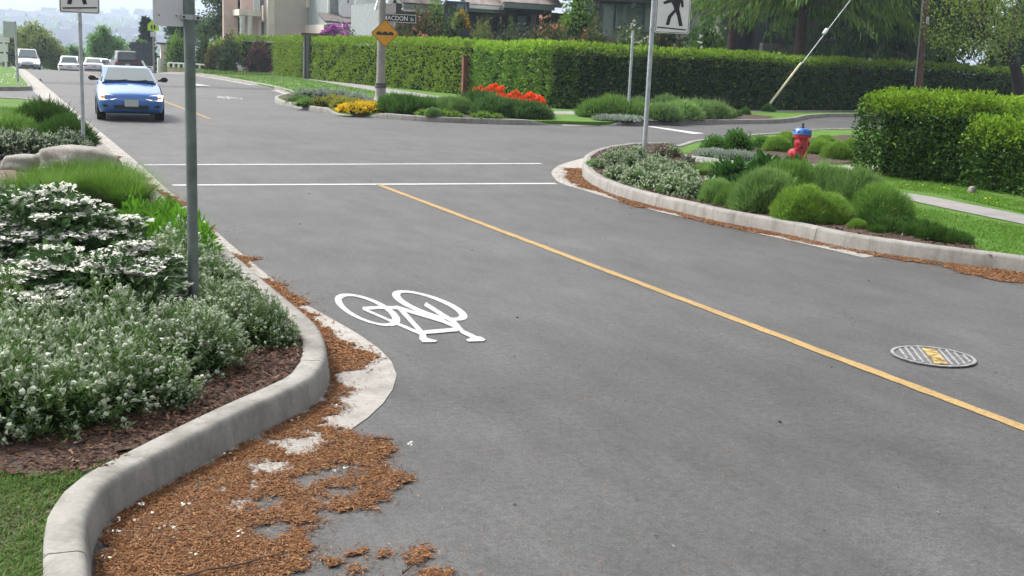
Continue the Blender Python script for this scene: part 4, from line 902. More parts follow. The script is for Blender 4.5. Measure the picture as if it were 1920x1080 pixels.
mb = MB(); mb.box((top[0], 0, 10.2), (2.4, .1, .12)); mb.obj('crossarm', WOODP, t)
ga = G(1432, 208.5, .1); gtop = up + top * .93
def gpt(py):                                             # point of the stay that shows at height py
    d = gtop - ga; lo, hi = 0.0, 1.0
    for _ in range(40):
        m_ = (lo + hi) / 2; q = ga + d * m_
        if zat(q, py) > q[2]: lo = m_
        else: hi = m_
    return ga + d * lo
t = thing('guy_wire', 'slanting stay wire with a cream guard and white insulator beside the dark hedge', 'guy wire', ga, 0)
mb = MB(); mb.tube([(0, 0, -.1), gtop - ga], .014, 6); mb.obj('wire', GALV, t)
mb = MB(); mb.tube([(0, 0, 0), gpt(118) - ga], .045, 10); mb.obj('guard', mat('cream_guard', (.62, .58, .34), .6, .08, 6), t)
q = gpt(59) - ga; d_ = unit((gtop - ga)[None])[0]; mb = MB(); mb.tube([q - d_ * .16, q - d_ * .13, q + d_ * .13, q + d_ * .16], [.04, .085, .085, .04], 10); mb.obj('insulator', SIGNW, t)

# hydrant
HYR = mat('hydrant_red', (.40, .012, .022), .38, .2, 6, bmp=.1, bscale=40, coat=.3); HYB = mat('hydrant_blue', (.025, .11, .36), .42, .25, 8, bmp=.1, coat=.2); HYK = mat('hydrant_nut', (.05, .05, .05), .5, .2, 20, .5)
p = G(1499, 309, ZB); t = thing('fire_hydrant', 'red fire hydrant with a blue cap standing on the bark mulch', 'fire hydrant', p, R(-8))
mb = MB(); mb.lathe([(.19, -.05), (.19, .02), (.125, .03), (.118, .08), (.118, .46), (.125, .48), (.125, .50), (.165, .51), (.168, .545), (.16, .55)], n=24); autosmooth(mb.obj('barrel', HYR, t))
mb = MB(); mb.lathe([(.165, .553), (.172, .56), (.165, .60), (.135, .655), (.115, .668), (.03, .672)], n=24)
for k in range(10):
    a = k * .6283; mb.box((.155 * math.cos(a), .155 * math.sin(a), .605), (.022, .03, .06), rz=a)
autosmooth(mb.obj('cap', HYB, t)); mb = MB(); mb.lathe([(.03, .67), (.03, .70), (.022, .705), (.022, .76), (.005, .765)], n=6); mb.obj('operating_nut', HYK, t)
def nozzle(name, ang, z, r, L):
    mb = MB(); mb.lathe([(r * .75, .06), (r * .75, .11 + L * .3), (r, .11 + L * .3), (r * 1.06, .11 + L * .45), (r, .11 + L * .9), (r * .8, .11 + L), (r * .3, .11 + L), (r * .28, .15 + L), (.004, .15 + L)], n=18, axis='x')
    V = np.concatenate(mb.v); ca, sa = math.cos(ang), math.sin(ang); V = V @ np.array([[ca, sa, 0], [-sa, ca, 0], [0, 0, 1]]) + np.array([0, 0, z]); mb.v = [V]
    return autosmooth(mb.obj(name, HYR, t))
nozzle('side_outlet', R(195), .19, .105, .12); nozzle('hose_outlet', R(215), .39, .075, .06); nozzle('hose_outlet', R(20), .39, .07, .05)
mb = MB(); mb.lathe([(.003, .12), (.036, .12), (.036, .128), (.003, .13)], n=14, axis='x'); V = np.concatenate(mb.v); a = R(262); V = V @ np.array([[math.cos(a), math.sin(a), 0], [-math.sin(a), math.cos(a), 0], [0, 0, 1]]) + np.array([-.05, 0, .33]); mb.v = [V]; mb.obj('chain_hole', HYK, t)

# ------------------------------------------------------------------ cars
GLASS = None
def glass_mat(name, c, r=.04):
    m, nt, b = new_mat(name); b.inputs['Base Color'].default_value = (*c, 1); b.inputs['Roughness'].default_value = r; b.inputs['Specular IOR Level'].default_value = .6; b.inputs['Coat Weight'].default_value = .15
    bump(nt, b, noise(nt, pos_node(nt, True), .9, 2), .06, .05); return m
CGLASS = glass_mat('car_glass', (.065, .09, .095)); RUBBER = mat('tyre_rubber', (.018, .018, .019), .85, .2, 20); RIM = mat('wheel_rim', (.30, .30, .31), .35, .1, 10, .7, 0); BLACKP = mat('black_plastic', (.014, .014, .015), .6, .2, 20, bmp=.1)
LAMPON = mat('headlamp_lit', (.8, .72, .6), .2, .05, 8, bmp=0, emit=(1, .84, .66), es=1.6); LAMPW = mat('headlamp_white', (.8, .8, .8), .2, .03, 8, bmp=0, emit=(1, .97, .92), es=4.0); AMBERL = mat('amber_lamp', (.75, .22, .06), .25, .1, 20, bmp=0, emit=(1, .3, .1), es=.12); TAILR = mat('tail_lamp', (.30, .012, .012), .25, .1, 12, bmp=0); PLATEM = mat('licence_plate', (.42, .45, .42), .5, .12, 40, bmp=0)
def paint(name, c, metal=.25): return mat(name, c, .32, .03, 3, metal, 0, coat=.9)
def car(name, label, loc, rz, Lc, Wc, Hc, pm, hatch=True, rear_to_us=False, lit=None, group=None, suv=False):
    t = thing(name, label, 'car', loc, rz, group); hw = Wc / 2; zh = .90 if not suv else 1.12; sc = Lc / 4.08; zs = 1.0 if not suv else 1.22
    st = [(0, .66, .34, .56), (.035, .78, .24, .62), (.10, .90, .20, .655), (.22, .965, .175, .685), (.45, .99, .17, .73), (.75, 1, .17, .785), (1.05, 1, .17, .845), (1.3, 1, .17, .89), (2, 1, .17, .905), (3.2, 1, .17, .92), (3.7, .975, .2, .92 if hatch else .90), (3.95, .93, .24, .90 if hatch else .87), (4.04, .86, .28, .82), (4.08, .74, .34, .70)]
    prof = [(0, 0), (.72, 0), (.93, .06), (.985, .25), (1.0, .48), (.99, .66), (.965, .83), (.90, .945), (.74, .99), (.4, 1.02), (0, 1.03)]
    V = []; m = len(prof) * 2 - 1
    for y, wf, zb, ztp in st:
        row = [(wf * hw * a, y * sc, (zb + (ztp - zb) * b) * zs) for a, b in prof]; row = row + [(-x, y_, z) for x, y_, z in row[-2::-1]][:m - len(prof)]
        V += row
    k = len(st); F = [[j * m + i, (j + 1) * m + i, (j + 1) * m + (i + 1) % m, j * m + (i + 1) % m] for j in range(k - 1) for i in range(m)]
    mb = MB(); mb.add(V, F); mb.f.append(np.array([[i for i in range(m)]])); mb.m.append(0); mb.f.append(np.array([[(k - 1) * m + i for i in range(m)][::-1]])); mb.m.append(0)
    b = mb.obj('body', pm, t); autosmooth(b, 38)
    # cabin
    y0, y1, y2, y3, y4 = (1.12, 1.80, 2.4, 3.25, 3.98) if hatch else (1.15, 1.85, 2.4, 2.95, 3.55)
    if suv: y0, y1, y2, y3, y4 = 1.1, 1.65, 2.4, 3.6, 3.98
    cab = [(y0, .80, .80, .88), (y0 + .05, .82, .79, .90), (y1, .88, .665, Hc / zs - .045), (y1 + .14, .885, .665, Hc / zs - .012), (y2, .89, .67, Hc / zs), (y3, .88, .65, Hc / zs - .03), (y3 + .1, .875, .65, Hc / zs - .06), (y4, .80, .74, .915)]
    V = []
    for y, wb, wt, ztp in cab:
        zb = .86; V += [((wb if i == 0 else (wb + (wt - wb) * q)) * hw * s_, y * sc, (zb + (ztp - zb) * q) * zs) for s_, seq in ((1, (0, .5, .9, .985)), (-1, (.985, .9, .5, 0))) for i, q in enumerate(seq)]
    # crown points narrower at the very top
    V = np.array(V).reshape(len(cab), 8, 3); V[:, 3, 0] *= .9; V[:, 4, 0] *= .9; V[:, 3, 2] += .012; V[:, 4, 2] += .012
    kk = len(cab); mb = MB(); mb.add(V, [[j * 8 + i, (j + 1) * 8 + i, (j + 1) * 8 + i + 1, j * 8 + i + 1] for j in range(kk - 1) for i in range(7)]); autosmooth(mb.obj('cabin', pm, t), 30)
    def quad(name, P, m_, parent=t, th=.012, n=None):
        P = np.array(P, float); nn = np.cross(P[1] - P[0], P[2] - P[0]); nn /= np.linalg.norm(nn); mb = MB(); mb.poly(P + nn * th, thick=th * 1.6, up=nn); return mb.obj(name, m_, parent)
    zr = Hc / zs - .07
    ws = quad('windscreen', [(-.755 * hw, (y0 + .045) * sc, .905 * zs), (.755 * hw, (y0 + .045) * sc, .905 * zs), (.60 * hw, (y1 - .03) * sc, (Hc / zs - .062) * zs), (-.60 * hw, (y1 - .03) * sc, (Hc / zs - .062) * zs)], CGLASS, th=.03)
    quad('rear_window', [(.72 * hw, (y4 - .05) * sc, .955 * zs), (-.72 * hw, (y4 - .05) * sc, .955 * zs), (-.57 * hw, (y3 + .14) * sc, (Hc / zs - .10) * zs), (.57 * hw, (y3 + .14) * sc, (Hc / zs - .10) * zs)], CGLASS, th=.03)
    for s_ in (1, -1):
        def sw(ya, yb, ta, tb):
            def P(y, q): 
                wb, wt = np.interp(y, [c[0] for c in cab], [c[1] for c in cab]), np.interp(y, [c[0] for c in cab], [c[2] for c in cab]); zz = np.interp(y, [c[0] for c in cab], [c[3] for c in cab]); return (s_ * hw * (wb + (wt - wb) * q), y * sc, (.86 + (zz - .86) * q) * zs)
            L = [P(ya, .14), P(yb, .14), P(tb, .84), P(ta, .84)]; return L if s_ < 0 else L[::-1]
        def swq(L):
            L = np.array(L); return quad('side_window', L if (np.cross(L[1] - L[0], L[2] - L[0])[0] * s_ > 0) else L[::-1], CGLASS)
        mid = (y1 + y3) / 2; swq(sw(y0 + .28, mid - .03, y1 + .12, mid - .03)); swq(sw(mid + .04, y3 + .15, mid + .04, y3 - .02))
    # wheels
    for yy_ in (.74, 3.30):
        for s_ in (1, -1):
            rr = .295 if not suv else .36; cx = s_ * (hw - .10)
            mb = MB(); mb.lathe([(rr * .62, -.10), (rr * .97, -.10), (rr, -.07), (rr, .07), (rr * .97, .10), (rr * .62, .10)], (cx, yy_ * sc, rr), 22, axis='x'); w_ = mb.obj('wheel', RUBBER, t); autosmooth(w_, 40)
            mb = MB(); mb.lathe([(.02, .085 * s_), (rr * .3, .09 * s_), (rr * .34, .05 * s_), (rr * .55, .07 * s_), (rr * .63, .104 * s_)], (cx, yy_ * sc, rr), 18, axis='x'); mb.obj('rim', RIM, w_)
            mb = MB(); th_ = np.linspace(-.25, math.pi + .25, 17); xo = s_ * (hw + .004)
            mb.poly([(xo - s_ * .006, yy_ * sc + (rr + .055) * math.cos(a), rr + (rr + .055) * math.sin(a)) for a in th_], thick=.05, up=(s_, 0, 0)); mb.obj('wheel_arch', BLACKP, t)
    # front
    zl = .56 * zs
    for s_ in (1, -1):
        x0, x1 = .40 * hw, .965 * hw
        P = [(s_ * x0, .030, zl - .03), (s_ * (x0 + .14), .024, zl - .062), (s_ * .80 * hw, .035, zl - .07), (s_ * .92 * hw, .10, zl - .07), (s_ * .95 * hw, .13, zl + .06), (s_ * .80 * hw, .066, zl + .075), (s_ * x0, .05, zl + .03)]
        if s_ > 0: P = P[::-1]
        mb = MB(); nn = np.array([0, -1, .1]); mb.poly(np.array(P) + np.array([0, -.03, .005]), thick=.09, up=nn); hl = mb.obj('headlight', lit or LAMPON, t)
        mb = MB(); xa = s_ * (.84 * hw); mb.box((xa, .035, zl), (.07, .05, .06), rz=s_ * .45, bev=.01); mb.obj('indicator', AMBERL, hl)
    mb = MB(); mb.box((0, .018, zl - .02), (hw * .88, .03, .035), bev=.008); mb.obj('grille', BLACKP, t)
    mb = MB(); mb.box((0, .012, .335 * zs), (hw * 1.02, .05, .10 * zs), bev=.012); mb.obj('air_intake', BLACKP, t)
    for s_ in (1, -1): mb = MB(); mb.box((s_ * hw * .72, .035, .36 * zs), (.16, .04, .06), rz=s_ * .12, bev=.008); mb.obj('fog_slot', BLACKP, t)
    mb = MB(); mb.box((0, -.012, .43 * zs), (.31, .014, .155), bev=.003); mb.obj('licence_plate', PLATEM, t)
    mb = MB(); mb.box((0, .012, .475 * zs), (hw * 1.86, .03, .014)); mb.obj('bumper_strip', pm, t)
    mb = MB(); mb.lathe([(.03, 0), (.03, .008), (.004, .012)], (0, .03, .60 * zs), 12, axis='y'); mb.obj('badge', RIM, t)
    mb = MB(); mb.tube([(-.6 * hw, y0 * sc - .005, .905 * zs), (-.05 * hw, (y0 + .06) * sc - .03, .945 * zs)], .011, 6); mb.tube([(.02 * hw, y0 * sc - .005, .905 * zs), (.55 * hw, (y0 + .06) * sc - .03, .945 * zs)], .011, 6); mb.obj('wiper', BLACKP, t)
    for s_ in (1, -1):
        mb = MB(); mb.box((s_ * (hw + .075), (y0 + .38) * sc, .955 * zs), (.18, .09, .115), bev=.03); mb.box((s_ * (hw - .03), (y0 + .40) * sc, .93 * zs), (.08, .04, .05)); autosmooth(mb.obj('side_mirror', BLACKP, t))
    # back
    for s_ in (1, -1): mb = MB(); mb.box((s_ * hw * .76, (4.045) * sc, .74 * zs), (hw * .34, .05, .13 * zs), rz=-s_ * .2, bev=.02); mb.obj('tail_light', TAILR, t)
    mb = MB(); mb.box((0, 4.075 * sc, .66 * zs), (.31, .02, .15), bev=.003); mb.obj('licence_plate', PLATEM, t); mb = MB(); mb.box((0, 4.05 * sc, .40 * zs), (hw * 1.6, .07, .14 * zs), bev=.02); mb.obj('bumper', BLACKP, t)
    return t
car('blue_car', 'small blue hatchback with lit headlights driving towards the crosswalk', (2.96, 28.6, 0), R(-3.5), 3.75, 1.53, 1.25, paint('metallic_blue', (.04, .14, .41), .30), True, lit=LAMPON)
def farcar(name, label, px, Y, rz, *a, **k):
    z = float(zt(Y)); return car(name, label, (xat(px, Y, z + .6), Y, z - .02), rz, *a, **k)
farcar('silver_car', 'pale silver car with bright headlights coming over the crest at the left', 52, 92.5, R(-2), 4.3, 1.72, 1.5, paint('pale_silver', (.50, .52, .56), .3), True, lit=LAMPW)
farcar('white_car', 'white saloon beyond the crest seen from behind, left of the crossing sign post', 128, 103, R(178), 4.4, 1.75, 1.48, paint('white_paint', (.62, .62, .64), 0), False)
farcar('white_car', 'white car parked partly behind the dark four by four on the crest', 186, 106, R(180), 4.4, 1.75, 1.5, paint('cool_white', (.58, .58, .63), 0), False)
farcar('white_car', 'low white car beyond the crest just right of the crossing sign post', 172, 100, R(178), 4.1, 1.65, 1.3, paint('white_paint', (.62, .62, .64), 0), False)
farcar('dark_car', 'dark grey four by four parked on the crest seen from behind', 225, 97, R(182), 4.2, 1.86, 1.82, mat('dark_grey_paint', (.018, .018, .022), .45, .03, 3, 0, 0, coat=.15), True, suv=True)
# ------------------------------------------------------------------ hedges
HLIME = leafmat('lime_hedge_leaf', [(.11, .20, .012), (.17, .28, .018), (.23, .34, .03), (.13, .22, .015), (.28, .38, .05)], .3)
HMID = leafmat('mid_hedge_leaf', [(.055, .125, .012), (.09, .18, .018), (.13, .23, .028), (.07, .145, .015), (.18, .28, .045)], .25)
HDARK = leafmat('dark_shaded_leaf', [(.024, .055, .009), (.042, .085, .013), (.065, .115, .018), (.03, .065, .011), (.10, .155, .03)], .15, .45)
HTOP = leafmat('young_hedge_leaf', [(.15, .28, .015), (.20, .34, .022), (.26, .40, .04)], .4)
def hedge_seg(mb, a, b, n, h, w, dens, L, Wd, r, mface, mtop, seed, h2=None, z0=.1, topfrac=.75, band=.28, ends=(True, True), amp=.22, roundr=.2):
    """one clipped run from a to b; n = outward normal of its front face (2-D)."""
    a = np.array(a, float); b = np.array(b, float); n = np.array(n, float); n /= np.linalg.norm(n); d = b - a; ln = np.linalg.norm(d); d /= ln; h2 = h2 or h
    ca = [a + d * .3 - n * .32, b - d * .3 - n * .32, b - d * .3 - n * (w - .3), a + d * .3 - n * (w - .3)]
    V = [(*p, z0 - .1) for p in ca] + [(*ca[0], z0 + h - .34), (*ca[1], z0 + h2 - .34), (*ca[2], z0 + h2 - .34), (*ca[3], z0 + h - .34)]
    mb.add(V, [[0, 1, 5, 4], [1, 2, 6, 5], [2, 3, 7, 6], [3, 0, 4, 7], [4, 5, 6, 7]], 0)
    def scatter(N, U, Vv, origin, nrm, us, vs, kind):
        u = r.random(N) * us; v = r.random(N) * vs
        if kind == 'top': hh = h + (h2 - h) * (u / ln); P = origin + U * u[:, None] + Vv * v[:, None]; P[:, 2] = z0 + hh
        elif kind == 'face': hh = h + (h2 - h) * (u / ln); v = v / vs * hh; P = origin + U * u[:, None] + np.array([0, 0, 1.0]) * v[:, None]
        else: P = origin + U * u[:, None] + Vv * v[:, None]
        q = P[:, 0] * 1.3 + P[:, 1] * 1.1 + seed; dsp = amp * (fbm(q, P[:, 2] * 1.3 + P[:, 1] * .5, 3) - .5) * 2 + amp * .5 * (fbm(q * 4, P[:, 2] * 4, 2) - .5) * 2
        # rounded shoulders
        hz = (z0 + h + (h2 - h) * .5) - P[:, 2]
        if kind != 'top': dsp = dsp - roundr * np.clip(1 - hz / .3, 0, 1) ** 2
        P = P + nrm * (dsp - r.random(N) ** 1.5 * .26)[:, None]
        D = nrm * .55 + r.normal(size=(N, 3)) * .55 + np.array([0, 0, .25])
        VV, F = leaves(P, D, L * (.6 + .8 * r.random(N)), Wd * (.7 + .6 * r.random(N)), r, .05)
        edge = np.clip((band - hz) / band, 0, 1) if kind != 'top' else np.ones(N)
        mix_ = fbm(P[:, 0] * 1.5 + seed, P[:, 1] * 1.5 + P[:, 2], 2)
        t_ = (r.random(N) < topfrac * edge * (.6 + .8 * mix_)) if kind != 'top' else (r.random(N) < topfrac)
        # a few fresh shoots on the face too
        t_ |= (r.random(N) < .025)
        mb.add(VV, F[~t_], 1); mb.f.append(F[t_] + mb.n - len(VV)); mb.m.append(2)
    d3 = np.array([*d, 0]); n3 = np.array([*n, 0]); up = np.array([0, 0, 1.0]); A3 = np.array([*a, z0]); B3 = np.array([*b, z0])
    scatter(int(dens * ln * h), d3, up, A3, n3, ln, h, 'face')
    scatter(int(dens * ln * w * 1.3), d3, -n3, A3 + up * h, up, ln, w, 'top')
    scatter(int(dens * ln * h * .35), d3, up, A3 - n3 * w, -n3, ln, h, 'face')
    if ends[0]: scatter(int(dens * w * h), -n3, up, A3, -d3, w, h, 'end')
    if ends[1]: scatter(int(dens * w * h), -n3, up, B3, d3, w, h2, 'end')
    # loose shoots along the top
    N = int(ln * 5 * (dens / 150) ** .5); u = r.random(N) * ln; P = A3 + d3 * u[:, None] - n3 * (r.random(N) * w)[:, None]; P[:, 2] += h + (h2 - h) * u / ln
    P = np.repeat(P, 4, 0); VV, F = leaves(P + r.normal(size=P.shape) * .02, np.array([0, 0, 1.0]) + .5 * r.normal(size=(len(P), 3)), L * 1.5, Wd, r); mb.add(VV, F, 2)
def hedge(name, segs, label, mats, **k):
    mb = MB(); r = np.random.default_rng(len(label)); c0 = np.array(segs[0][0])
    for s in segs: hedge_seg(mb, *s, r=r, **k)
    V = np.concatenate(mb.v); V[:, :2] -= c0; mb.v = [V]; o = mb.obj(name, mats, None, (c0[0], c0[1], 0)); return tag(o, label, 'hedge')
k_ = dict(h=2.55, w=1.3, dens=170, L=.15, Wd=.075, mface=None, mtop=None)
mk_ = 0; f_ = lambda px, Y: (xat(px, Y, .3), Y)
HL0, HL1 = f_(511, 82.0), f_(566, 72.5)
hedge('clipped_hedge', [(HL0, HL1, (-1, 0))], 'short lime green clipped hedge left of the dark gate post', [CORE, HLIME, HTOP], seed=1.0, topfrac=.6, **k_)
HL2, HL3 = f_(584, 70.5), f_(868, 50.4)
k_.update(h=2.5)
hedge('clipped_hedge', [(HL2, HL3, (-1, 0))], 'long lime green clipped hedge between the dark gate post and the brown post', [CORE, HLIME, HTOP], seed=3.0, topfrac=.6, **k_)
k_.update(h=2.33, dens=190)
HR0, HR1 = f_(881, 49.4), (18.7, 38.75)
hedge('clipped_hedge', [(HR0, HR1, (-1, 0))], 'green clipped hedge right of the brown post behind the red flowers', [CORE, HMID, HTOP], seed=5.0, topfrac=.9, **k_)  # same hedge as the next run, its lit face put into the lighter leaf colour
k_.update(h=2.3, dens=200, L=.14)
mbd = [((18.85, 38.5), (32.4, 42.6), (.28, -1)), ((32.4, 42.6), (48, 47.2), (.28, -1)), ((48, 47.2), (66, 52.5), (.28, -1))]
hedge('clipped_hedge', mbd, 'long dark green clipped hedge with a bright top along the side street', [CORE, HDARK, HTOP], seed=9.0, topfrac=.95, ends=(False, False), h2=2.42, **k_)  # same hedge past the corner, its shaded face put into the darker leaf colour
# near right hedges
k2 = dict(w=1.7, dens=1500, L=.062, Wd=.036, mface=None, mtop=None, amp=.22, roundr=.24, z0=.12)
HN = leafmat('privet_leaf', [(.022, .065, .008), (.036, .095, .012), (.06, .135, .02), (.026, .072, .01), (.10, .19, .035)], .2, .4)
A0 = (13.55, 15.75); A1 = (14.05, 13.95)
hedge('box_hedge', [(A0, A1, (-1, -.26))], 'block shaped near hedge with a bright fresh top at the right', [CORE, HN, HTOP], seed=11.0, h=1.36, topfrac=.95, band=.34, **k2)
k2.update(w=1.4)
hedge('box_hedge', [((13.98, 13.75), (13.75, 10.6), (-1, .05))], 'lower loose hedge cut by the right picture edge', [CORE, HN, HTOP], seed=13.0, h=1.03, topfrac=.8, band=.45, **k2)
k2.update(dens=900, w=1.6)
hedge('box_hedge', [((15.9, 16.6), (24, 16.9), (0, -1))], 'flat topped hedge behind the two near hedges at the right', [CORE, HN, HTOP], seed=15.0, h=1.30, topfrac=.95, band=.3, **k2)

# posts in the hedge line
p = np.array([xat(575, 71.5, .1), 71.5, ZV]); t = thing('gate_post', 'tall dark grey slatted gate post standing between two lime hedges', 'gate post', p, 0)
DGP = mat('dark_grey_wood', (.055, .06, .072), .7, .15, 8); LGP = mat('pale_grey_wood', (.20, .19, .20), .7, .15, 8)
hp = zat(p, 67) - p[2]; mb = MB(); mb.box((-.14, -.0, hp / 2), (.11, .30, hp)); mb.box((.16, 0, hp / 2), (.11, .30, hp)); mb.obj('upright', DGP, t); mb = MB(); mb.box((.0, .0, hp / 2 - .02), (.17, .2, hp - .04)); mb.obj('infill_panel', LGP, t)
mb = MB(); mb.box((.55, .1, hp + .09), (1.9, .5, .16), bev=.01); mb.obj('cap_beam', mat('brown_beam', (.10, .06, .06), .7, .2, 8), t)
p = np.array([xat(870, 49.7, .1), 49.7, ZV]); hp = zat(p, 106) - p[2]; t = thing('wooden_post', 'reddish brown square post at the end of the lime hedge', 'post', p, 0)
RB = mat('red_brown_wood', (.16, .045, .028), .75, .2, 6, bmp=.3); mb = MB(); mb.box((0, 0, hp / 2), (.22, .22, hp), bev=.01); mb.obj('upright', RB, t); mb = MB(); mb.box((0, 0, hp + .02), (.27, .27, .05), bev=.01); mb.obj('cap', RB, t)

# ------------------------------------------------------------------ shrubs behind and beside the hedges
def big_shrub(name, px, Y, py_top, wpx, label, cat='shrub', m=None, n=1600, L=.22, w=.11, fl=None, nf=0, fs=.12, seed=1, base=0.0, inner=CORE, a=.3, py_bot=None):
    zb = float(zt(Y)) + base; X = xat(px, Y, zb + 1.5); p = np.array([X, Y, zb]); ztop = zat(p, py_top); d = float((CM.T @ np.array([X, Y, 0]))[2] * -1); rx = wpx * d / FPX / 2
    if py_bot is not None: p[2] = zat(p, py_bot)
    o = ob(name, p_shrub(seed, rx, ztop - p[2], n, L, w, m, fl, nf, fs, a, inner), None, p, seed * 1.3); return tag(o, label, cat)
MIXG = leafmat('mixed_green_leaf', [(.025, .06, .016), (.04, .09, .02), (.06, .12, .03), (.09, .14, .03), (.13, .11, .035)], .2)
MIXO = leafmat('bronze_green_leaf', [(.025, .055, .016), (.045, .085, .02), (.07, .11, .03), (.13, .09, .03), (.20, .10, .04), (.035, .07, .03)], .2)
YG = leafmat('pale_yellow_green_leaf', [(.12, .17, .03), (.18, .23, .05), (.09, .14, .03), (.24, .26, .09)], .3)
GG = leafmat('grey_green_leaf', [(.06, .085, .045), (.09, .12, .07), (.13, .15, .085), (.05, .07, .04)], .25)
PINK = leafmat('pink_petal', [(.55, .18, .16), (.65, .30, .24), (.60, .38, .28)], .25); CREAM = leafmat('cream_petal', [(.62, .58, .46), (.70, .68, .60)], .25); PURP = leafmat('purple_petal', [(.42, .10, .42), (.52, .17, .50), (.34, .06, .36)], .25); ROSE = leafmat('rose_petal', [(.60, .28, .36), (.68, .40, .46)], .25); AMB = leafmat('amber_petal', [(.75, .32, .01), (.8, .42, .03)], .25)
GREENT = leafmat('spring_green_leaf', [(.08, .19, .016), (.13, .25, .024), (.18, .31, .04), (.05, .13, .012)], .35)
REDL = leafmat('dark_red_leaf', [(.05, .008, .014), (.08, .014, .022), (.11, .025, .03), (.03, .006, .01)], .2)
big_shrub('red_shrub', 486, 88, 80, 50, 'dark red rounded shrub at the left end of the lime hedge', m=REDL, n=900, L=.2, seed=1, base=.1)
big_shrub('rhododendron', 626, 74, 45, 76, 'purple flowering shrub rising above the lime hedge', m=MIXG, fl=PURP, nf=520, fs=.20, seed=2)
big_shrub('conifer_shrub', 660, 70, 58, 30, 'dark green low shrub beside the purple flowers above the hedge', m=HDARK, n=700, seed=3)
big_shrub('bronze_shrub', 795, 61, 26, 120, 'large bronze and green shrub behind the lime hedge right of the street name sign', m=MIXO, fl=PINK, nf=90, fs=.12, n=3600, seed=4)
big_shrub('bronze_shrub', 752, 63.5, 44, 70, 'dark green shrub with a few salmon flowers behind the warning sign', m=MIXO, fl=PINK, nf=60, fs=.12, n=1800, seed=5)
big_shrub('green_shrub', 815, 62.2, 4, 50, 'bright green bush in front of the eaves behind the bronze shrub', m=GREENT, n=1400, seed=6)
big_shrub('green_shrub', 845, 60, 18, 40, 'rounded mid green bush between the bronze shrub and the dark gable', m=MIXG, n=1200, seed=61)
big_shrub('amber_flower_shrub', 862, 57.5, 22, 26, 'small shrub topped with amber flowers below the dark gable', m=YG, fl=AMB, nf=40, fs=.14, n=500, seed=7, py_bot=52)
big_shrub('yellow_shrub', 898, 56, 34, 62, 'pale yellow green feathery shrub in front of the purple brown bungalow', m=YG, n=1500, L=.26, w=.05, seed=8)
big_shrub('grey_shrub', 955, 54, 56, 110, 'wide grey green shrub behind the hedge above the red flowers', m=GG, n=2600, L=.2, w=.06, seed=9)
big_shrub('column_shrub', 955, 60, 30, 18, 'narrow green column shrub beside the bungalow window', m=HMID, n=700, L=.12, w=.06, seed=10, a=.1)
big_shrub('flowering_shrub', 1040, 52, 46, 110, 'dark shrub with salmon pink flowers behind the bright topped hedge', m=MIXO, fl=PINK, nf=110, fs=.14, n=2600, seed=11)
big_shrub('flowering_shrub', 1105, 50, 40, 90, 'bronze green shrub left of the grey house corner', m=MIXO, fl=PINK, nf=30, fs=.1, n=2200, seed=12)
big_shrub('rose_shrub', 1168, 46, 45, 40, 'shrub with one rose pink flower cluster behind the thin grey post', m=MIXG, fl=ROSE, nf=60, fs=.12, n=900, seed=13)
big_shrub('rose_shrub', 1190, 44.5, 58, 110, 'leafy shrub with many cream roses between the thin post and the crossing sign', m=leafmat('rose_leaf', [(.04, .09, .025), (.07, .13, .035), (.10, .16, .05)]), fl=CREAM, nf=160, fs=.10, n=2200, seed=14)
big_shrub('rose_shrub', 1240, 47, 30, 80, 'bronze leaved shrub with pale blooms behind the crossing sign post', m=MIXO, fl=CREAM, nf=60, fs=.12, n=1500, seed=15)
big_shrub('rose_shrub', 1322, 44.5, 30, 110, 'bright green tall shrub with white blooms right of the crossing sign', m=leafmat('fresh_rose_leaf', [(.03, .085, .015), (.06, .14, .02), (.09, .18, .03), (.02, .05, .012)]), fl=CREAM, nf=90, fs=.13, n=2600, seed=16)
big_shrub('dark_shrub', 1290, 46, 66, 90, 'low dark shrub behind the hedge below the white blooms', m=HDARK, n=1200, seed=17)
big_shrub('leafy_tree', 1084, 57.5, -30, 96, 'bright green leafy tree between the bungalow and the grey house', 'tree', m=GREENT, n=3600, L=.2, w=.13, seed=43, a=.35)
def leaf_blobs(r, blobs, n, L, w, D0=(0, 0, .1), dj=.8):
    B = np.array(blobs, float); wt = B[:, 3] ** 2; k = r.choice(len(B), n, p=wt / wt.sum()); d = unit(r.normal(size=(n, 3))); q = r.random(n) ** .35
    zs = B[k, 4] if B.shape[1] > 4 else 1.0
    P = B[k, :3] + d * (B[k, 3] * q * lump(d, 2.0, 2.4, .3))[:, None] * np.stack([np.ones(n), np.ones(n), np.broadcast_to(zs, (n,))], 1)
    return leaves(P, d * .6 + dj * r.normal(size=(n, 3)) + np.array(D0), L * (.6 + .8 * r.random(n)), w * (.7 + .6 * r.random(n)), r, .05)
BARK = mat('bark', (.075, .055, .042), .9, .35, 5, bmp=.6, bscale=18); DBARK = mat('dark_bark', (.022, .018, .016), .9, .35, 5, bmp=.6, bscale=18); RBARK = mat('red_bark', (.05, .022, .016), .9, .3, 5, bmp=.6, bscale=18)
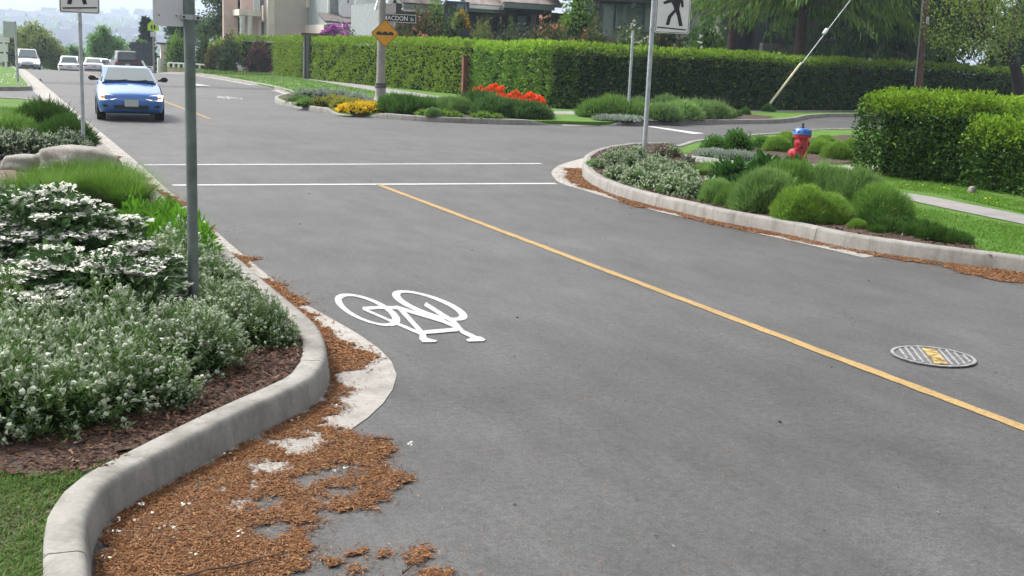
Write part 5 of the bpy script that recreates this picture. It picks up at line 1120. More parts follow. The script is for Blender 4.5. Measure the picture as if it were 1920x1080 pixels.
def tree(name, label, p, blobs, n, L, w, m, trunk, bark=BARK, group=None, inner=.5, rz=0, D0=(0, 0, .1), dj=.8):
    """blobs: (x, y, z, r[, zscale]) local; trunk: list of (points, radii)."""
    t = thing(name, label, 'tree', p, rz, group); r = np.random.default_rng(abs(hash(label)) % 1000 if False else len(label) * 7 + n)
    mb = MB(); V, F = leaf_blobs(r, blobs, n, L, w, D0, dj); mb.add(V, F, 1)
    if inner:
        for b in blobs:
            s_ = MB(); core(s_, (b[3] * inner, b[3] * inner, b[3] * inner * (b[4] if len(b) > 4 else 1)), b[0] + b[2], 0); VV = np.concatenate(s_.v)
            import bmesh
            bm = bmesh.new(); bmesh.ops.create_icosphere(bm, subdivisions=2, radius=1); bm.verts.index_update(); VV = np.array([v.co[:] for v in bm.verts]); FF = np.array([[v.index for v in f.verts] for f in bm.faces]); bm.free()
            VV = VV * lump(VV, b[0] + b[2], 2.4, .3)[:, None] * b[3] * inner * np.array([1, 1, b[4] if len(b) > 4 else 1]) + np.array(b[:3]); mb.add(VV, FF, 0)
    mb.obj('crown', [CORE, m], t); mb = MB()
    for P, rr in trunk: mb.tube(P, rr, 10)
    autosmooth(mb.obj('trunk', bark, t)); return t
def far_tree(name, label, px, Y, py_top, wpx, m, n=2600, seed=1, L=None, base=0, blobs=None):
    z0 = float(zt(Y)); p = np.array([xat(px, Y, 1.8), Y, z0 + base]); h = zat(p, py_top) - p[2]; d = float(-(CM.T @ np.array([p[0], Y, 0]))[2]); wd = wpx * d / FPX; r = np.random.default_rng(seed)
    B = []
    for k in range(11):
        a = r.random() * 6.28; q = r.random() ** .5; zz = h * (.32 + .52 * r.random()); taper = 1 - .75 * abs(zz / h - .45)
        B.append((q * wd * .34 * math.cos(a) * taper, q * wd * .34 * math.sin(a) * taper, zz, wd * (.17 + .08 * r.random()), .9))
    B.append((0, 0, h * .86, wd * .17, .95)); B.append((0, 0, h * .5, wd * .36, 1.0))
    L = L or wd * .05
    return tree(name, label, p, B, n, L, L * .55, m, [([(0, 0, -.5), (.05, 0, h * .3), (0, .05, h * .7)], [wd * .045, wd * .035, wd * .01]), ([(.02, 0, h * .3), (wd * .2, 0, h * .55)], [wd * .025, wd * .008]), ([(0, 0, h * .28), (-wd * .2, .1, h * .55)], [wd * .025, wd * .008])])
TREEA = leafmat('olive_tree_leaf', [(.16, .22, .05), (.20, .26, .07), (.24, .29, .09), (.12, .18, .04)]); TREEB = leafmat('green_tree_leaf', [(.06, .17, .022), (.09, .22, .032), (.13, .28, .045), (.17, .32, .055)]); TREED = leafmat('deep_tree_leaf', [(.015, .045, .014), (.025, .065, .018), (.04, .085, .025)])
far_tree('olive_tree', 'broad olive green tree behind the silver car at the far left', 62, 128, 42, 112, TREEA, 9000, 3)
far_tree('olive_tree', 'olive green tree at the left picture edge behind the white notice plates', 14, 124, 60, 70, TREEA, 5000, 4)
far_tree('green_tree', 'dark green tree left of the crossing sign post beyond the crest', 104, 132, 70, 60, TREEB, 6000, 5)
far_tree('green_tree', 'lower green tree behind the white saloon beyond the crest', 134, 130, 82, 60, TREEB, 5000, 6)
far_tree('round_tree', 'rounded bright green tree right of the crossing sign post beyond the crest', 194, 136, 44, 86, TREEB, 10000, 7)
far_tree('green_tree', 'green tree beside the dark screen near the school sign', 258, 118, 68, 54, TREEB, 4500, 8)
far_tree('birch_tree', 'tall hanging dark green tree right of the grey post', 418, 104, -60, 110, leafmat('birch_leaf', [(.03, .07, .018), (.045, .10, .025), (.07, .13, .035), (.025, .05, .02)]), 8000, 9)
far_tree('birch_tree', 'tall dark tree behind the blank sign back', 345, 112, -70, 100, TREED, 6000, 10)
far_tree('dark_tree', 'dark evergreen tree behind the beige house balcony', 462, 128, -60, 60, TREED, 3000, 12)
# small conifer with level boughs
def conifer(label, px, Y, py_top, wpx, m, seed):
    p = np.array([xat(px, Y, 1.8), Y, float(zt(Y))]); h = zat(p, py_top) - p[2]; d = float(-(CM.T @ np.array([p[0], Y, 0]))[2]); wd = wpx * d / FPX; r = np.random.default_rng(seed); PP = []; DD = []
    for k in range(170):
        z = h * (1 - r.random() ** 1.0 * .93); a = r.random() * 6.28; ln = wd * .5 * (1 - z / h) ** .8 * (.7 + .5 * r.random()) + .1; q = np.linspace(.1, 1, 14)[:, None]
        P = np.array([0, 0, z]) + np.array([math.cos(a), math.sin(a), -.12]) * ln * q; PP.append(P + r.normal(size=P.shape) * .07); DD.append(np.tile([math.cos(a), math.sin(a), -.25], (14, 1)) + .5 * r.normal(size=(14, 3)))
    P = np.concatenate(PP); V, F = leaves(P, np.concatenate(DD), .5, .22, r); t = thing('conifer', label, 'tree', p); mb = MB(); mb.add(V, F); mb.obj('crown', m, t); mb = MB(); mb.tube([(0, 0, -.5), (0, 0, h * .95)], [.22, .03], 8); mb.obj('trunk', BARK, t)
conifer('slim dark conifer with a pointed top beside the school sign', 274, 125, 33, 46, leafmat('blue_conifer', [(.02, .05, .03), (.03, .07, .04), (.045, .09, .05)]), 5)
# shrubs along the far right lawn
SH = [(335, 97, 62, 50, GREENT, 'lime green shrub behind the low white wall near the school sign', 'green_shrub', 21), (322, 99, 78, 34, HMID, 'green shrub at the gate pillar left of the grey post', 'green_shrub', 22), (384, 94, 70, 36, MIXG, 'mid green shrub just right of the grey post', 'green_shrub', 23), (408, 92, 72, 42, HLIME, 'yellow green clipped shrub right of the grey post', 'green_shrub', 24), (402, 90, 92, 34, MIXO, 'rusty bronze low shrub right of the grey post', 'bronze_shrub', 25), (432, 90, 70, 44, MIXG, 'dark green shrub left of the small clipped lime hedge', 'green_shrub', 26), (440, 97, 60, 60, YG, 'olive shrub below the beige balcony columns', 'green_shrub', 27), (424, 88, 102, 30, HDARK, 'low dark green shrub on the far lawn', 'green_shrub', 28)]
for px, Y, pt, wp, m_, lab, nm, sd in SH: big_shrub(nm, px, Y, pt, wp, lab, m=m_, n=1500, L=.26, w=.13, seed=sd, base=.1)
hedge('clipped_hedge', [(f_(445, 92.5), (xat(445, 92.5, .3) + 6, 92.3), (-.1, -1))], 'small clipped lime hedge between the dark shrub and the red shrub', [CORE, HLIME, HTOP], seed=21.0, h=2.6, w=1.2, dens=90, L=.2, Wd=.1, mface=None, mtop=None)

# ------------------------------------------------------------------ weeping conifer and the leaning maple at the right
def weeping(label, p, trunk_h, R0, seed, m, nb=120, zlo=2.6, zhi=9.0, spray=46, az=None):
    r = np.random.default_rng(seed); t = thing('weeping_conifer', label, 'tree', p); PP = []; DD = []; LL = []; mbt = MB()
    mbt.tube([(0, 0, -.2), (.05, 0, 2.5), (0, .1, trunk_h)], [.33, .27, .08], 12)
    for k in range(nb):
        z = zlo + (zhi - zlo) * r.random() ** 1.1; a = r.random() * 6.28 if az is None else az[0] + (az[1] - az[0]) * r.random(); ln = R0 * (1 - .55 * (z - zlo) / (zhi - zlo)) * (.65 + .4 * r.random()); q = np.linspace(0, 1, spray)
        B = np.stack([math.cos(a) * ln * q, math.sin(a) * ln * q, z + .25 * ln * q - .42 * ln * q ** 2.2], 1)
        if k % 5 == 0: mbt.tube(B[::5], np.linspace(.06, .008, len(B[::5])), 5)
        k2 = q > .15
        for side in (0, 1, 2):
            Q = B[k2] + r.normal(size=(k2.sum(), 3)) * np.array([.16, .16, .06]); hang = .22 + .5 * r.random(k2.sum())
            PP.append(Q); DD.append(np.stack([.35 * math.cos(a) + .22 * r.normal(size=k2.sum()), .35 * math.sin(a) + .22 * r.normal(size=k2.sum()), -1 + .25 * r.normal(size=k2.sum())], 1)); LL.append(hang)
    P = np.concatenate(PP); V, F = leaves(P, np.concatenate(DD), np.concatenate(LL), .075, r, .02); mb = MB(); mb.add(V, F); mb.obj('crown', m, t); autosmooth(mbt.obj('trunk', RBARK, t)); return t
WEEP = leafmat('cedar_spray', [(.05, .12, .014), (.085, .175, .022), (.13, .23, .03), (.03, .08, .012), (.19, .28, .045)], .4)
WEEPD = leafmat('dark_cedar_spray', [(.012, .035, .01), (.02, .055, .014), (.035, .08, .02), (.05, .10, .022)], .25)
p = np.array([xat(1497, 47.5, 2.5), 47.5, .1]); weeping('weeping conifer with hanging sprays and a dark red trunk in front of the dark house', p, 12, 6.2, 3, WEEP, 150, 4.6, 10)
p = np.array([xat(1640, 50.5, 2.5), 50.5, .1]); weeping('dark drooping conifer left of the brown utility pole', p, 13, 6.0, 4, WEEPD, 210, 2.6, 11)
p = np.array([xat(1370, 56, 2.5), 56, .1]); weeping('light green drooping conifer at the left of the dark house', p, 11, 3.6, 6, WEEP, 70, 5.6, 10)
MAPLE = leafmat('maple_leaf', [(.06, .115, .015), (.095, .16, .02), (.14, .20, .028), (.19, .22, .04), (.04, .08, .012)], .35)
def maple():
    p = np.array([xat(1922, 40, .5), 40, .1]); t = thing('maple_tree', 'leaning dark trunked maple with sparse yellow green leaves at the right edge', 'tree', p)
    def L(px, py, dy=0): q = np.array([xat(px, 40 + dy, 3), 40 + dy, 0]); q[2] = zat(q, py); return q - p
    mb = MB(); mb.tube([(0.1, 0, -.2), L(1918, 160), L(1903, 118), L(1890, 95)], [.36, .30, .23, .2], 12); fork = L(1890, 95)
    br = [[fork, L(1868, 75), L(1838, 55), L(1833, 25), L(1829, -8), L(1822, -60)], [fork, L(1896, 60), L(1894, 30), L(1900, -10), L(1905, -60)], [L(1838, 55), L(1815, 30), L(1790, 0, -.5)], [L(1896, 60), L(1915, 40), L(1945, 10)], [L(1868, 75), L(1850, 20, -.8), L(1858, -30, -1)]]
    for b, rr in zip(br, ([.15, .12, .10, .08, .07, .04], [.16, .12, .10, .08, .04], [.05, .035, .02], [.07, .05, .03], [.05, .04, .02])): mb.tube(b, rr, 8)
    autosmooth(mb.obj('trunk', DBARK, t)); r = np.random.default_rng(17); pts = []
    for b in br[:]:
        for q in b[1:]: pts.append(q)
    for k in range(60): pts.append(L(1745 + 190 * r.random(), -60 + 130 * r.random() ** 1.2, -2.5 + 5 * r.random()))
    for k in range(14): pts.append(L(1750 + 170 * r.random(), 60 + 38 * r.random(), -2 + 3 * r.random()))
    C = np.array(pts); n = 4300; kx = r.integers(0, len(C), n); P = C[kx] + r.normal(size=(n, 3)) * np.array([.42, .5, .28]); V, F = leaves(P, r.normal(size=(n, 3)) + np.array([0, 0, -.3]), .10 + .07 * r.random(n), .09, r, .05); mb = MB(); mb.add(V, F); mb.obj('crown', MAPLE, t)
maple()
for i, (px, Y, pt, wp, lab) in enumerate([(1770, 62, -90, 190, 'dark evergreen tree behind the utility pole'), (1905, 64, -80, 170, 'dark evergreen tree behind the leaning maple'), (1680, 66, -110, 180, 'dark evergreen tree behind the drooping conifer'), (1560, 74, -110, 200, 'dark evergreen tree above the dark house')]):
    far_tree('evergreen_tree', lab, px, Y, pt, wp, TREED, 5200, 30 + i, L=.4)
big_shrub('green_shrub', 1765, 47.8, 76, 60, 'bright green shrub between the utility pole and the leaning maple', m=GREENT, n=1200, seed=41); big_shrub('green_shrub', 1850, 49, 84, 60, 'dull green shrub behind the hedge below the leaning maple', m=MIXG, n=1200, seed=42)
# dark leaved branch reaching in at the top left
p = np.array([xat(-150, 16, 2.5), 16, .1]); tree('purple_leaved_tree', 'dark purple leaved twigs hanging in at the top left corner', p, [(.1, 0, 2.5, .62, .8), (-.5, .1, 2.75, .7, .8), (.42, 0, 2.36, .34, .8)], 1700, .09, .045, leafmat('purple_leaf', [(.02, .014, .025), (.035, .02, .04), (.03, .035, .03)], .2), [([(-.6, 0, -.2), (-.6, 0, 1.6), (-.3, 0, 2.4)], [.06, .05, .02])], DBARK, inner=0)

# ------------------------------------------------------------------ houses
STUCCO = mat('beige_stucco', (.52, .46, .41), .9, .05, 1.2, bmp=.15, bscale=30); TRIMW = mat('white_trim', (.78, .78, .76), .6, .06, 3, bmp=0); CREAMS = mat('cream_stucco', (.68, .62, .54), .8, .06, 2, bmp=.1); WSID = mat('white_siding', (.80, .80, .82), .7, .05, 3, bmp=.05); GSID = mat('grey_siding', (.25, .28, .28), .7, .08, 3, bmp=.1); ROOFS = mat('grey_shingle', (.115, .10, .095), .9, .3, 3, bmp=.6, bscale=14); ROOFL = mat('weathered_shakes', (.26, .22, .205), .9, .25, 2, bmp=.6, bscale=10); PBW = mat('purple_brown_siding', (.075, .06, .062), .8, .15, 4, bmp=.3); DKW = mat('dark_siding', (.032, .032, .037), .8, .2, 4, bmp=.2); GUT = mat('green_grey_gutter', (.17, .21, .20), .6, .1, 5, bmp=0); BLUEG = mat('blue_grey_trim', (.20, .23, .25), .6, .08, 4, bmp=0); NAVY = mat('navy_siding', (.03, .036, .06), .7, .15, 4, bmp=.1)
HGLASS = glass_mat('window_glass', (.02, .026, .032), .05); HGL2 = glass_mat('pale_window_glass', (.16, .19, .23), .08); PINKS = mat('pink_stucco', (.60, .46, .42), .85, .08, 2)
class House:
    def __init__(s, name, label, Y, px):
        s.Y = Y; s.o = np.array([xat(px, Y, 1.8), Y, 0]); s.t = thing(name, label, 'house', s.o)
    def x(s, px, dy=0): return xat(px, s.Y + dy, 2.5) - s.o[0]
    def z(s, px, py, dy=0): q = np.array([xat(px, s.Y + dy, 2.5), s.Y + dy, 0]); return zat(q, py)
    def box(s, name, x0, x1, y0, y1, z0, z1, m, parent=None, bev=0):
        mb = MB(); mb.box(((x0 + x1) / 2, (y0 + y1) / 2, (z0 + z1) / 2), (abs(x1 - x0), abs(y1 - y0), abs(z1 - z0)), bev=bev); return mb.obj(name, m, parent or s.t)
    def pbox(s, name, px0, px1, py0, py1, y0, y1, m, parent=None):     # front face measured from the photograph
        pc = (px0 + px1) / 2; return s.box(name, s.x(px0, y0), s.x(px1, y0), y0, y1, s.z(pc, py1, y0), s.z(pc, py0, y0), m, parent)
    def window(s, px0, px1, py0, py1, fr=.12, m=None, fm=None, dy=0.0, mull=0):
        pc = (px0 + px1) / 2; x0, x1, z0, z1 = s.x(px0, dy), s.x(px1, dy), s.z(pc, py1, dy), s.z(pc, py0, dy)
        w = s.box('window', x0, x1, dy - .03, dy + .02, z0, z1, m or HGLASS); mb = MB()
        for (a, b, c, d) in ((x0 - fr, x0, z0 - fr, z1 + fr), (x1, x1 + fr, z0 - fr, z1 + fr), (x0, x1, z1, z1 + fr), (x0, x1, z0 - fr, z0)): mb.box(((a + b) / 2, dy - .04, (c + d) / 2), (b - a, .1, d - c))
        for k in range(mull): xm = x0 + (x1 - x0) * (k + 1) / (mull + 1); mb.box((xm, dy - .045, (z0 + z1) / 2), (.06, .05, z1 - z0))
        mb.obj('frame', fm or TRIMW, w); return w
    def slope(s, name, x0, x1, ya, za, yb, zb, m, th=.18):
        mb = MB(); P = np.array([(x0, ya, za), (x1, ya, za), (x1, yb, zb), (x0, yb, zb)], float); n = np.cross(P[1] - P[0], P[2] - P[0]); n /= np.linalg.norm(n); n = n if n[2] > 0 else -n; mb.poly(P + n * th, thick=th, up=n); return mb.obj(name, m, s.t)
# beige house
h = House('beige_house', 'tall beige stucco house with a columned balcony behind the left hedge', 97, 505)
xe = h.x(615.5); h.box('wall', .0, xe, 0, 14, -1, 8.6, STUCCO); h.box('corner_trim', -.14, .42, -.05, .4, -1, 8.6, CREAMS)
h.box('gable_roof', -.6, xe + .5, -.5, 14.5, 8.6, 9.0, ROOFS); h.slope('roof', -.6, xe + .5, -.5, 9.0, 7, 12.5, ROOFS); h.slope('roof', -.6, xe + .5, 14.5, 9.0, 7, 12.5, ROOFS)
h.window(586, 597, 46, 72, .28); b = h.pbox('bay_box', 577, 606, -30, 15, -.7, -.01, CREAMS); 
zz = h.z(592, 3, -.7); bw = h.box('window', h.x(587, -.7), h.x(599, -.7), -.76, -.71, zz, zz + 1.4, HGLASS); mb = MB(); mb.box(((h.x(587, -.7) + h.x(599, -.7)) / 2, -.74, zz - .1), (h.x(599, -.7) - h.x(587, -.7) + .3, .08, .2)); mb.obj('frame', TRIMW, bw)
# front wing with glass door, balcony and columns on the road side
h.box('front_wall', -1.9, -.15, 2.2, 2.5, -1, 8.6, PINKS); zf = h.z(495, 70, 2.2); dx0, dx1 = h.x(487, 2.2), h.x(502, 2.2); w_ = h.box('window', dx0, dx1, 2.12, 2.19, zf - 1, h.z(495, 41, 2.2), HGL2); mb = MB()
for a in (dx0 - .06, (dx0 + dx1) / 2 - .3, dx1 + .02): mb.box((a, 2.1, (zf - 1 + h.z(495, 41, 2.2)) / 2), (.12, .1, h.z(495, 41, 2.2) - zf + 1))
mb.box(((dx0 + dx1) / 2, 2.1, h.z(495, 40, 2.2)), (dx1 - dx0 + .2, .1, .14)); mb.obj('frame', TRIMW, w_)
up_ = h.box('window', h.x(487, 2.2), h.x(504, 2.2), 2.12, 2.19, h.z(495, 10, 2.2), h.z(495, -20, 2.2), HGL2)
h.box('recess', -3.1, -1.9, 3.6, 4.0, -1, 8.6, PINKS)
bx0, bx1 = h.x(448.5, .6), h.x(489, .6); zb0, zb1 = h.z(468, 30, .6), h.z(468, 18, .6); h.box('balcony', bx0, bx1, .6, 3.6, zb0, zb1, CREAMS, bev=.04)
for px in (455, 469.5): mb = MB(); mb.lathe([(.2, -1), (.2, zb0 - .2), (.26, zb0 - .12), (.26, zb0)], (h.x(px, .8), .95, 0), 14); autosmooth(mb.obj('column', TRIMW, h.t))
mb = MB(); mb.box(((bx0 + bx1) / 2 + .6, .68, zb1 + .5), (bx1 - bx0 - 1.2, .03, 1.0)); rl = mb.obj('balcony_glass', HGL2, h.t); mb = MB()
for k in range(6): mb.box((bx0 + 1.2 + (bx1 - bx0 - 1.3) * k / 5, .64, zb1 + .52), (.07, .06, 1.04))
mb.obj('railing_post', TRIMW, rl)
# white house
h = House('white_house', 'white sided house with a gabled porch behind the warning sign', 90, 637)
xw = h.x(716); h.box('wall', 0, xw, 0, 10, -1, 9, WSID); h.slope('roof', -.5, xw + .5, -.6, 8.9, 5, 12, ROOFS); h.slope('roof', -.5, xw + .5, 10.6, 8.9, 5, 12, ROOFS)
h.box('bay_wall', h.x(666, -.8), h.x(685, -.8), -.8, -.01, h.z(675, 42, -.8), 9, WSID)
h.box('side_wall', h.x(617), -.05, .6, 8, -1, 8.4, GSID); h.box('corner_trim', h.x(616.5), h.x(621), .5, .59, h.z(618, 34, .5), 8.4, TRIMW); h.box('wall', h.x(612), 0, .8, 7, -1, h.z(620, 46), STUCCO)
h.slope('porch_roof', h.x(608, -1.6), h.x(650, -1.6), -1.8, h.z(628, 44, -1.8), .6, h.z(628, 29, .5), ROOFS); h.pbox('porch_fascia', 610, 650, 43.5, 46, -1.9, -1.75, TRIMW)
h.window(672, 674.5, -12, 8, .05); h.window(650, 652.5, -8, 6, .05)
gx0, gx1 = h.x(642, -3), h.x(722, -3); gz = h.z(668, 52, -3); 
h.slope('porch_roof', gx0, h.x(690, -3), -3.2, h.z(665, 47, -3), -.02, h.z(665, 37, 0), ROOFS); h.pbox('porch_fascia', 642, 690, 46, 51, -3.3, -3.12, TRIMW)
mb = MB(); zc, zm = h.z(704, 38, -3.4), h.z(704, 50, -3.4); x0, xm, x1 = h.x(684, -3.4), h.x(704, -3.4), h.x(724, -3.4)
for a, b in (((x0, zm - .1), (xm, zc)), ((xm, zc), (x1, zm - .1))): mb.poly([(a[0], -3.4, a[1] - .16), (b[0], -3.4, b[1] - .16), (b[0], -3.4, b[1] + .16), (a[0], -3.4, a[1] + .16)], thick=.12, up=(0, -1, 0))
mb.obj('porch_gable_trim', TRIMW, h.t); mb = MB(); mb.poly([(x0 + .3, -3.25, -1), (x1 - .3, -3.25, -1), (x1 - .3, -3.25, zm - .25), (xm, -3.25, zc - .2), (x0 + .3, -3.25, zm - .25)], thick=.2, up=(0, -1, 0)); mb.obj('porch_wall', mat('pale_grey_siding', (.40, .38, .36), .7, .06, 3), h.t)
for px in (662, 676): h.pbox('porch_column', px - 3, px + 3, 52, 80, -3.1, -2.7, TRIMW)
h.window(666, 673, 54, 80, .04, dy=-.85)
# dormered dark gable with white bargeboards
h = House('gabled_house', 'house gable with white bargeboards behind the street name sign', 76, 702)
h.box('wall', h.x(712), h.x(748), .3, 7, -1, h.z(730, 6), GSID); mb = MB()
for (ax, az, bx, bz) in ((706, 18, 712, -4), (730, 8, 733, -4), (752, 20, 743, -6)):
    mb.poly([(h.x(ax) - .14, 0, h.z(ax, az)), (h.x(ax) + .16, 0, h.z(ax, az)), (h.x(bx) + .16, 0, h.z(bx, bz)), (h.x(bx) - .14, 0, h.z(bx, bz))], thick=.25, up=(0, -1, 0))
mb.obj('bargeboard', TRIMW, h.t); h.box('dark_gable', h.x(709), h.x(718), .1, .28, h.z(714, 16), h.z(714, -10), DKW); h.box('dark_gable', h.x(732), h.x(746), .1, .28, h.z(738, 12), h.z(738, -10), NAVY); h.window(728, 745, 16, 26, .05, HGL2, BLUEG); h.slope('roof', h.x(700), h.x(760), .2, h.z(730, -8), 5, h.z(730, -50), ROOFS)
# long bungalow
h = House('bungalow', 'purple brown bungalow with weathered shake roofs and green gutters behind the hedge', 63, 750)
xb = h.x(1088); h.box('wall', 0, xb, .9, 3.2, -1, h.z(920, 14) - .05, PBW)
ze = h.z(790, 12, 0); h.slope('roof', h.x(752), h.x(826), -.1, ze, 6, ze + 3.4, ROOFS); h.box('gutter', h.x(752), h.x(826), -.24, -.1, ze - .16, ze + .06, GUT); h.box('fascia', h.x(752), h.x(826), -.08, .02, ze - .32, ze - .16, TRIMW)
ze = h.z(900, 13.5, 0); h.slope('roof', h.x(866), h.x(962), -.1, ze, 6.5, ze + 3.8, ROOFL); h.box('gutter', h.x(874), h.x(945), -.24, -.1, ze - .1, ze + .1, TRIMW); h.box('soffit', h.x(874), h.x(945), -.09, .9, ze - .28, ze - .1, GUT)
ze = h.z(985, 11, -.8); h.slope('roof', h.x(938, -.8), h.x(1048, -.8), -.9, ze, 6.5, ze + 4.2, ROOFL); h.box('gutter', h.x(939, -.8), h.x(1033, -.8), -1.04, -.9, ze - .18, ze + .08, GUT); h.box('soffit', h.x(940, -.8), h.x(1030, -.8), -.89, .9, ze - .3, ze - .18, DKW)
h.box('gable_wall', h.x(824), h.x(870), -.6, .8, -1, h.z(846, 2, -.6), NAVY); mb = MB(); mb.poly([(h.x(828, -.7), -.7, h.z(828, 8, -.7)), (h.x(831, -.7), -.7, h.z(831, 9, -.7)), (h.x(842, -.7), -.7, h.z(842, -8, -.7)), (h.x(838, -.7), -.7, h.z(838, -10, -.7))], thick=.2, up=(0, -1, 0)); mb.poly([(h.x(870, -.7), -.7, h.z(870, 22, -.7)), (h.x(875, -.7), -.7, h.z(875, 21, -.7)), (h.x(866, -.7), -.7, h.z(866, -10, -.7)), (h.x(861, -.7), -.7, h.z(861, -8, -.7))], thick=.2, up=(0, -1, 0)); mb.obj('bargeboard', BLUEG, h.t); h.window(853, 867, 7, 17, .06, HGL2, NAVY, dy=-.62)
h.window(967, 983, 30, 56, .14, HGL2, DKW, dy=.88); h.window(986, 990, 30, 56, .1, HGLASS, PBW, dy=.88); h.window(1008, 1038, 27, 56, .12, HGLASS, DKW, dy=.88, mull=1); h.pbox('pilaster', 992, 1003, 27, 90, .72, .88, mat('taupe_trim', (.26, .22, .20), .7, .1, 4)); h.window(925, 944, 34, 60, .1, HGLASS, DKW, dy=.88, mull=1)
# grey house
h = House('grey_house', 'pale grey timber house with a wide window between the shrubs and the crossing sign', 57, 1126)
xg = h.x(1236); zt_top = h.z(1180, 2); h.box('wall', 0, xg, .5, 2.2, -1, 6, mat('grey_timber', (.22, .23, .24), .75, .15, 5, bmp=.2)); h.pbox('pilaster', 1128, 1146, 8, 70, .05, .48, BLUEG); h.pbox('pilaster', 1206, 1216, 4, 60, .05, .48, BLUEG); h.pbox('eave', 1110, 1240, -14, 4, -.5, .45, mat('dark_eave', (.05, .048, .05), .7, .1, 4)); h.window(1152, 1162, 12, 50, .1, HGL2, BLUEG, dy=.42); h.window(1168, 1202, 13, 50, .12, HGL2, BLUEG, dy=.42, mull=1); h.box('roof', -1.2, xg + 1, -1, 10, 6, 6.3, ROOFS)
mb = MB(); mb.poly([(h.x(1178, -.3), -.3, h.z(1178, 16, -.3)), (h.x(1184, -.3), -.3, h.z(1184, 14, -.3)), (h.x(1196, -.3), -.3, h.z(1196, -14, -.3)), (h.x(1184, -.3), -.3, h.z(1184, -14, -.3))], thick=.15, up=(0, -1, 0)); mb.obj('brace', BLUEG, h.t)
# dark house behind the conifer
h = House('dark_house', 'dark sided house with narrow windows behind the weeping conifer', 58, 1345)
x1 = h.x(1640); h.box('wall', h.x(1368), x1, .6, 10, -1, 7, DKW); h.box('roof', h.x(1340), x1 + 1, -.8, 11, 7, 7.4, ROOFS); h.pbox('pilaster', 1345, 1366, 30, 110, .1, .58, mat('stone_grey', (.17, .165, .16), .8, .2, 5)); h.pbox('panel', 1411, 1430, 20, 110, .3, .55, mat('slate_panel', (.08, .085, .095), .7, .15, 5)); h.window(1432, 1438, 26, 64, .08, HGLASS, BLUEG, dy=.52); h.window(1447, 1470, 30, 56, .12, HGLASS, BLUEG, dy=.52); h.pbox('low_wall', 1428, 1545, 84, 116, -2.5, -2.2, mat('grey_render', (.17, .17, .18), .8, .12, 3)); h.pbox('eave', 1440, 1480, 23, 28, -.4, .5, BLUEG)

# ------------------------------------------------------------------ far right verge: screen, gate pillar, low wall, chairs
p = np.array([xat(267, 104, 1), 104, float(zt(104))]); t = thing('screen_fence', 'dark blue grey board screen beside the school sign on the crest', 'fence', p, 0); w2 = (xat(287, 104, 1) - xat(247, 104, 1)) / 2; hh = zat(p, 80) - p[2]
mb = MB()
for k in range(10): mb.box((-w2 + w2 * 2 * (k + .5) / 10, 0, hh / 2), (w2 * .196, .05, hh))
mb.obj('board', mat('blue_grey_boards', (.055, .065, .085), .8, .15, 3), t); mb = MB(); mb.box((-w2, .06, hh / 2), (.14, .12, hh)); mb.box((w2, .06, hh / 2), (.14, .12, hh)); mb.obj('post', DGP, t)
p = np.array([xat(307, 98, 1), 98, float(zt(98)) + ZV]); t = thing('gate_pillar', 'cream gate pillar with a dark cap left of the grey post', 'pillar', p, 0); hh = zat(p, 83) - p[2]
mb = MB(); mb.box((0, 0, hh / 2), (.5, .5, hh), bev=.02); mb.obj('shaft', CREAMS, t); mb = MB(); mb.box((.1, 0, hh + .06), (1.3, .8, .14), bev=.02); mb.obj('cap', DGP, t); mb = MB(); mb.box((-.35, -.1, hh * .28), (.35, .3, hh * .5), bev=.02); mb.obj('plinth', TRIMW, t)
a = np.array([xat(316, 96, .5), 96]); b = np.array([xat(384, 93, .5), 93]); t = thing('garden_wall', 'low pinkish white garden wall along the far lawn behind the grey post', 'wall', (a[0], a[1], float(zt(95)) + .1), math.atan2(b[1] - a[1], b[0] - a[0])); ln = np.linalg.norm(b - a)
mb = MB(); mb.box((ln / 2, 0, .22), (ln, .3, .5)); mb.obj('base', mat('pink_render', (.42, .32, .29), .9, .15, 4), t); mb = MB()
for k in range(int(ln / .55) + 1): mb.box((k * .55, 0, .62), (.16, .16, .34), bev=.02)
mb.box((ln / 2, 0, .83), (ln, .2, .1)); mb.obj('balustrade', TRIMW, t)
def lawn_chair(px, py, label, rz):
    Y = 89 if px > 350 else 97; p = np.array([xat(px, Y, .3), Y, float(zt(Y)) + ZV]); t = thing('lawn_chair', label, 'chair', p, rz, None)
    mb = MB(); mb.box((0, .1, .34), (.55, .5, .05)); mb.obj('seat', TRIMW, t); mb = MB(); mb.poly([(-.28, .3, .34), (.28, .3, .34), (.25, .62, .95), (-.25, .62, .95)], thick=.05, up=(0, -.9, .4)); mb.obj('backrest', TRIMW, t)
    for x in (-.25, .25): mb = MB(); mb.tube([(x, -.12, 0), (x, -.12, .5)], .03, 6); mb.obj('leg', TRIMW, t); mb = MB(); mb.tube([(x, .35, .34), (x, .6, 0)], .03, 6); mb.obj('leg', TRIMW, t); mb = MB(); mb.box((x, .12, .52), (.08, .6, .04)); mb.obj('armrest', TRIMW, t)
lawn_chair(448, 112, 'white garden chair on the far lawn, left of a matching one, by the dark shrub', R(60)); lawn_chair(459, 112, 'white garden chair on the far lawn, nearest the dark red shrub', R(50)); lawn_chair(282, 119, 'small white folding chair at the foot of the dark screen', R(70))

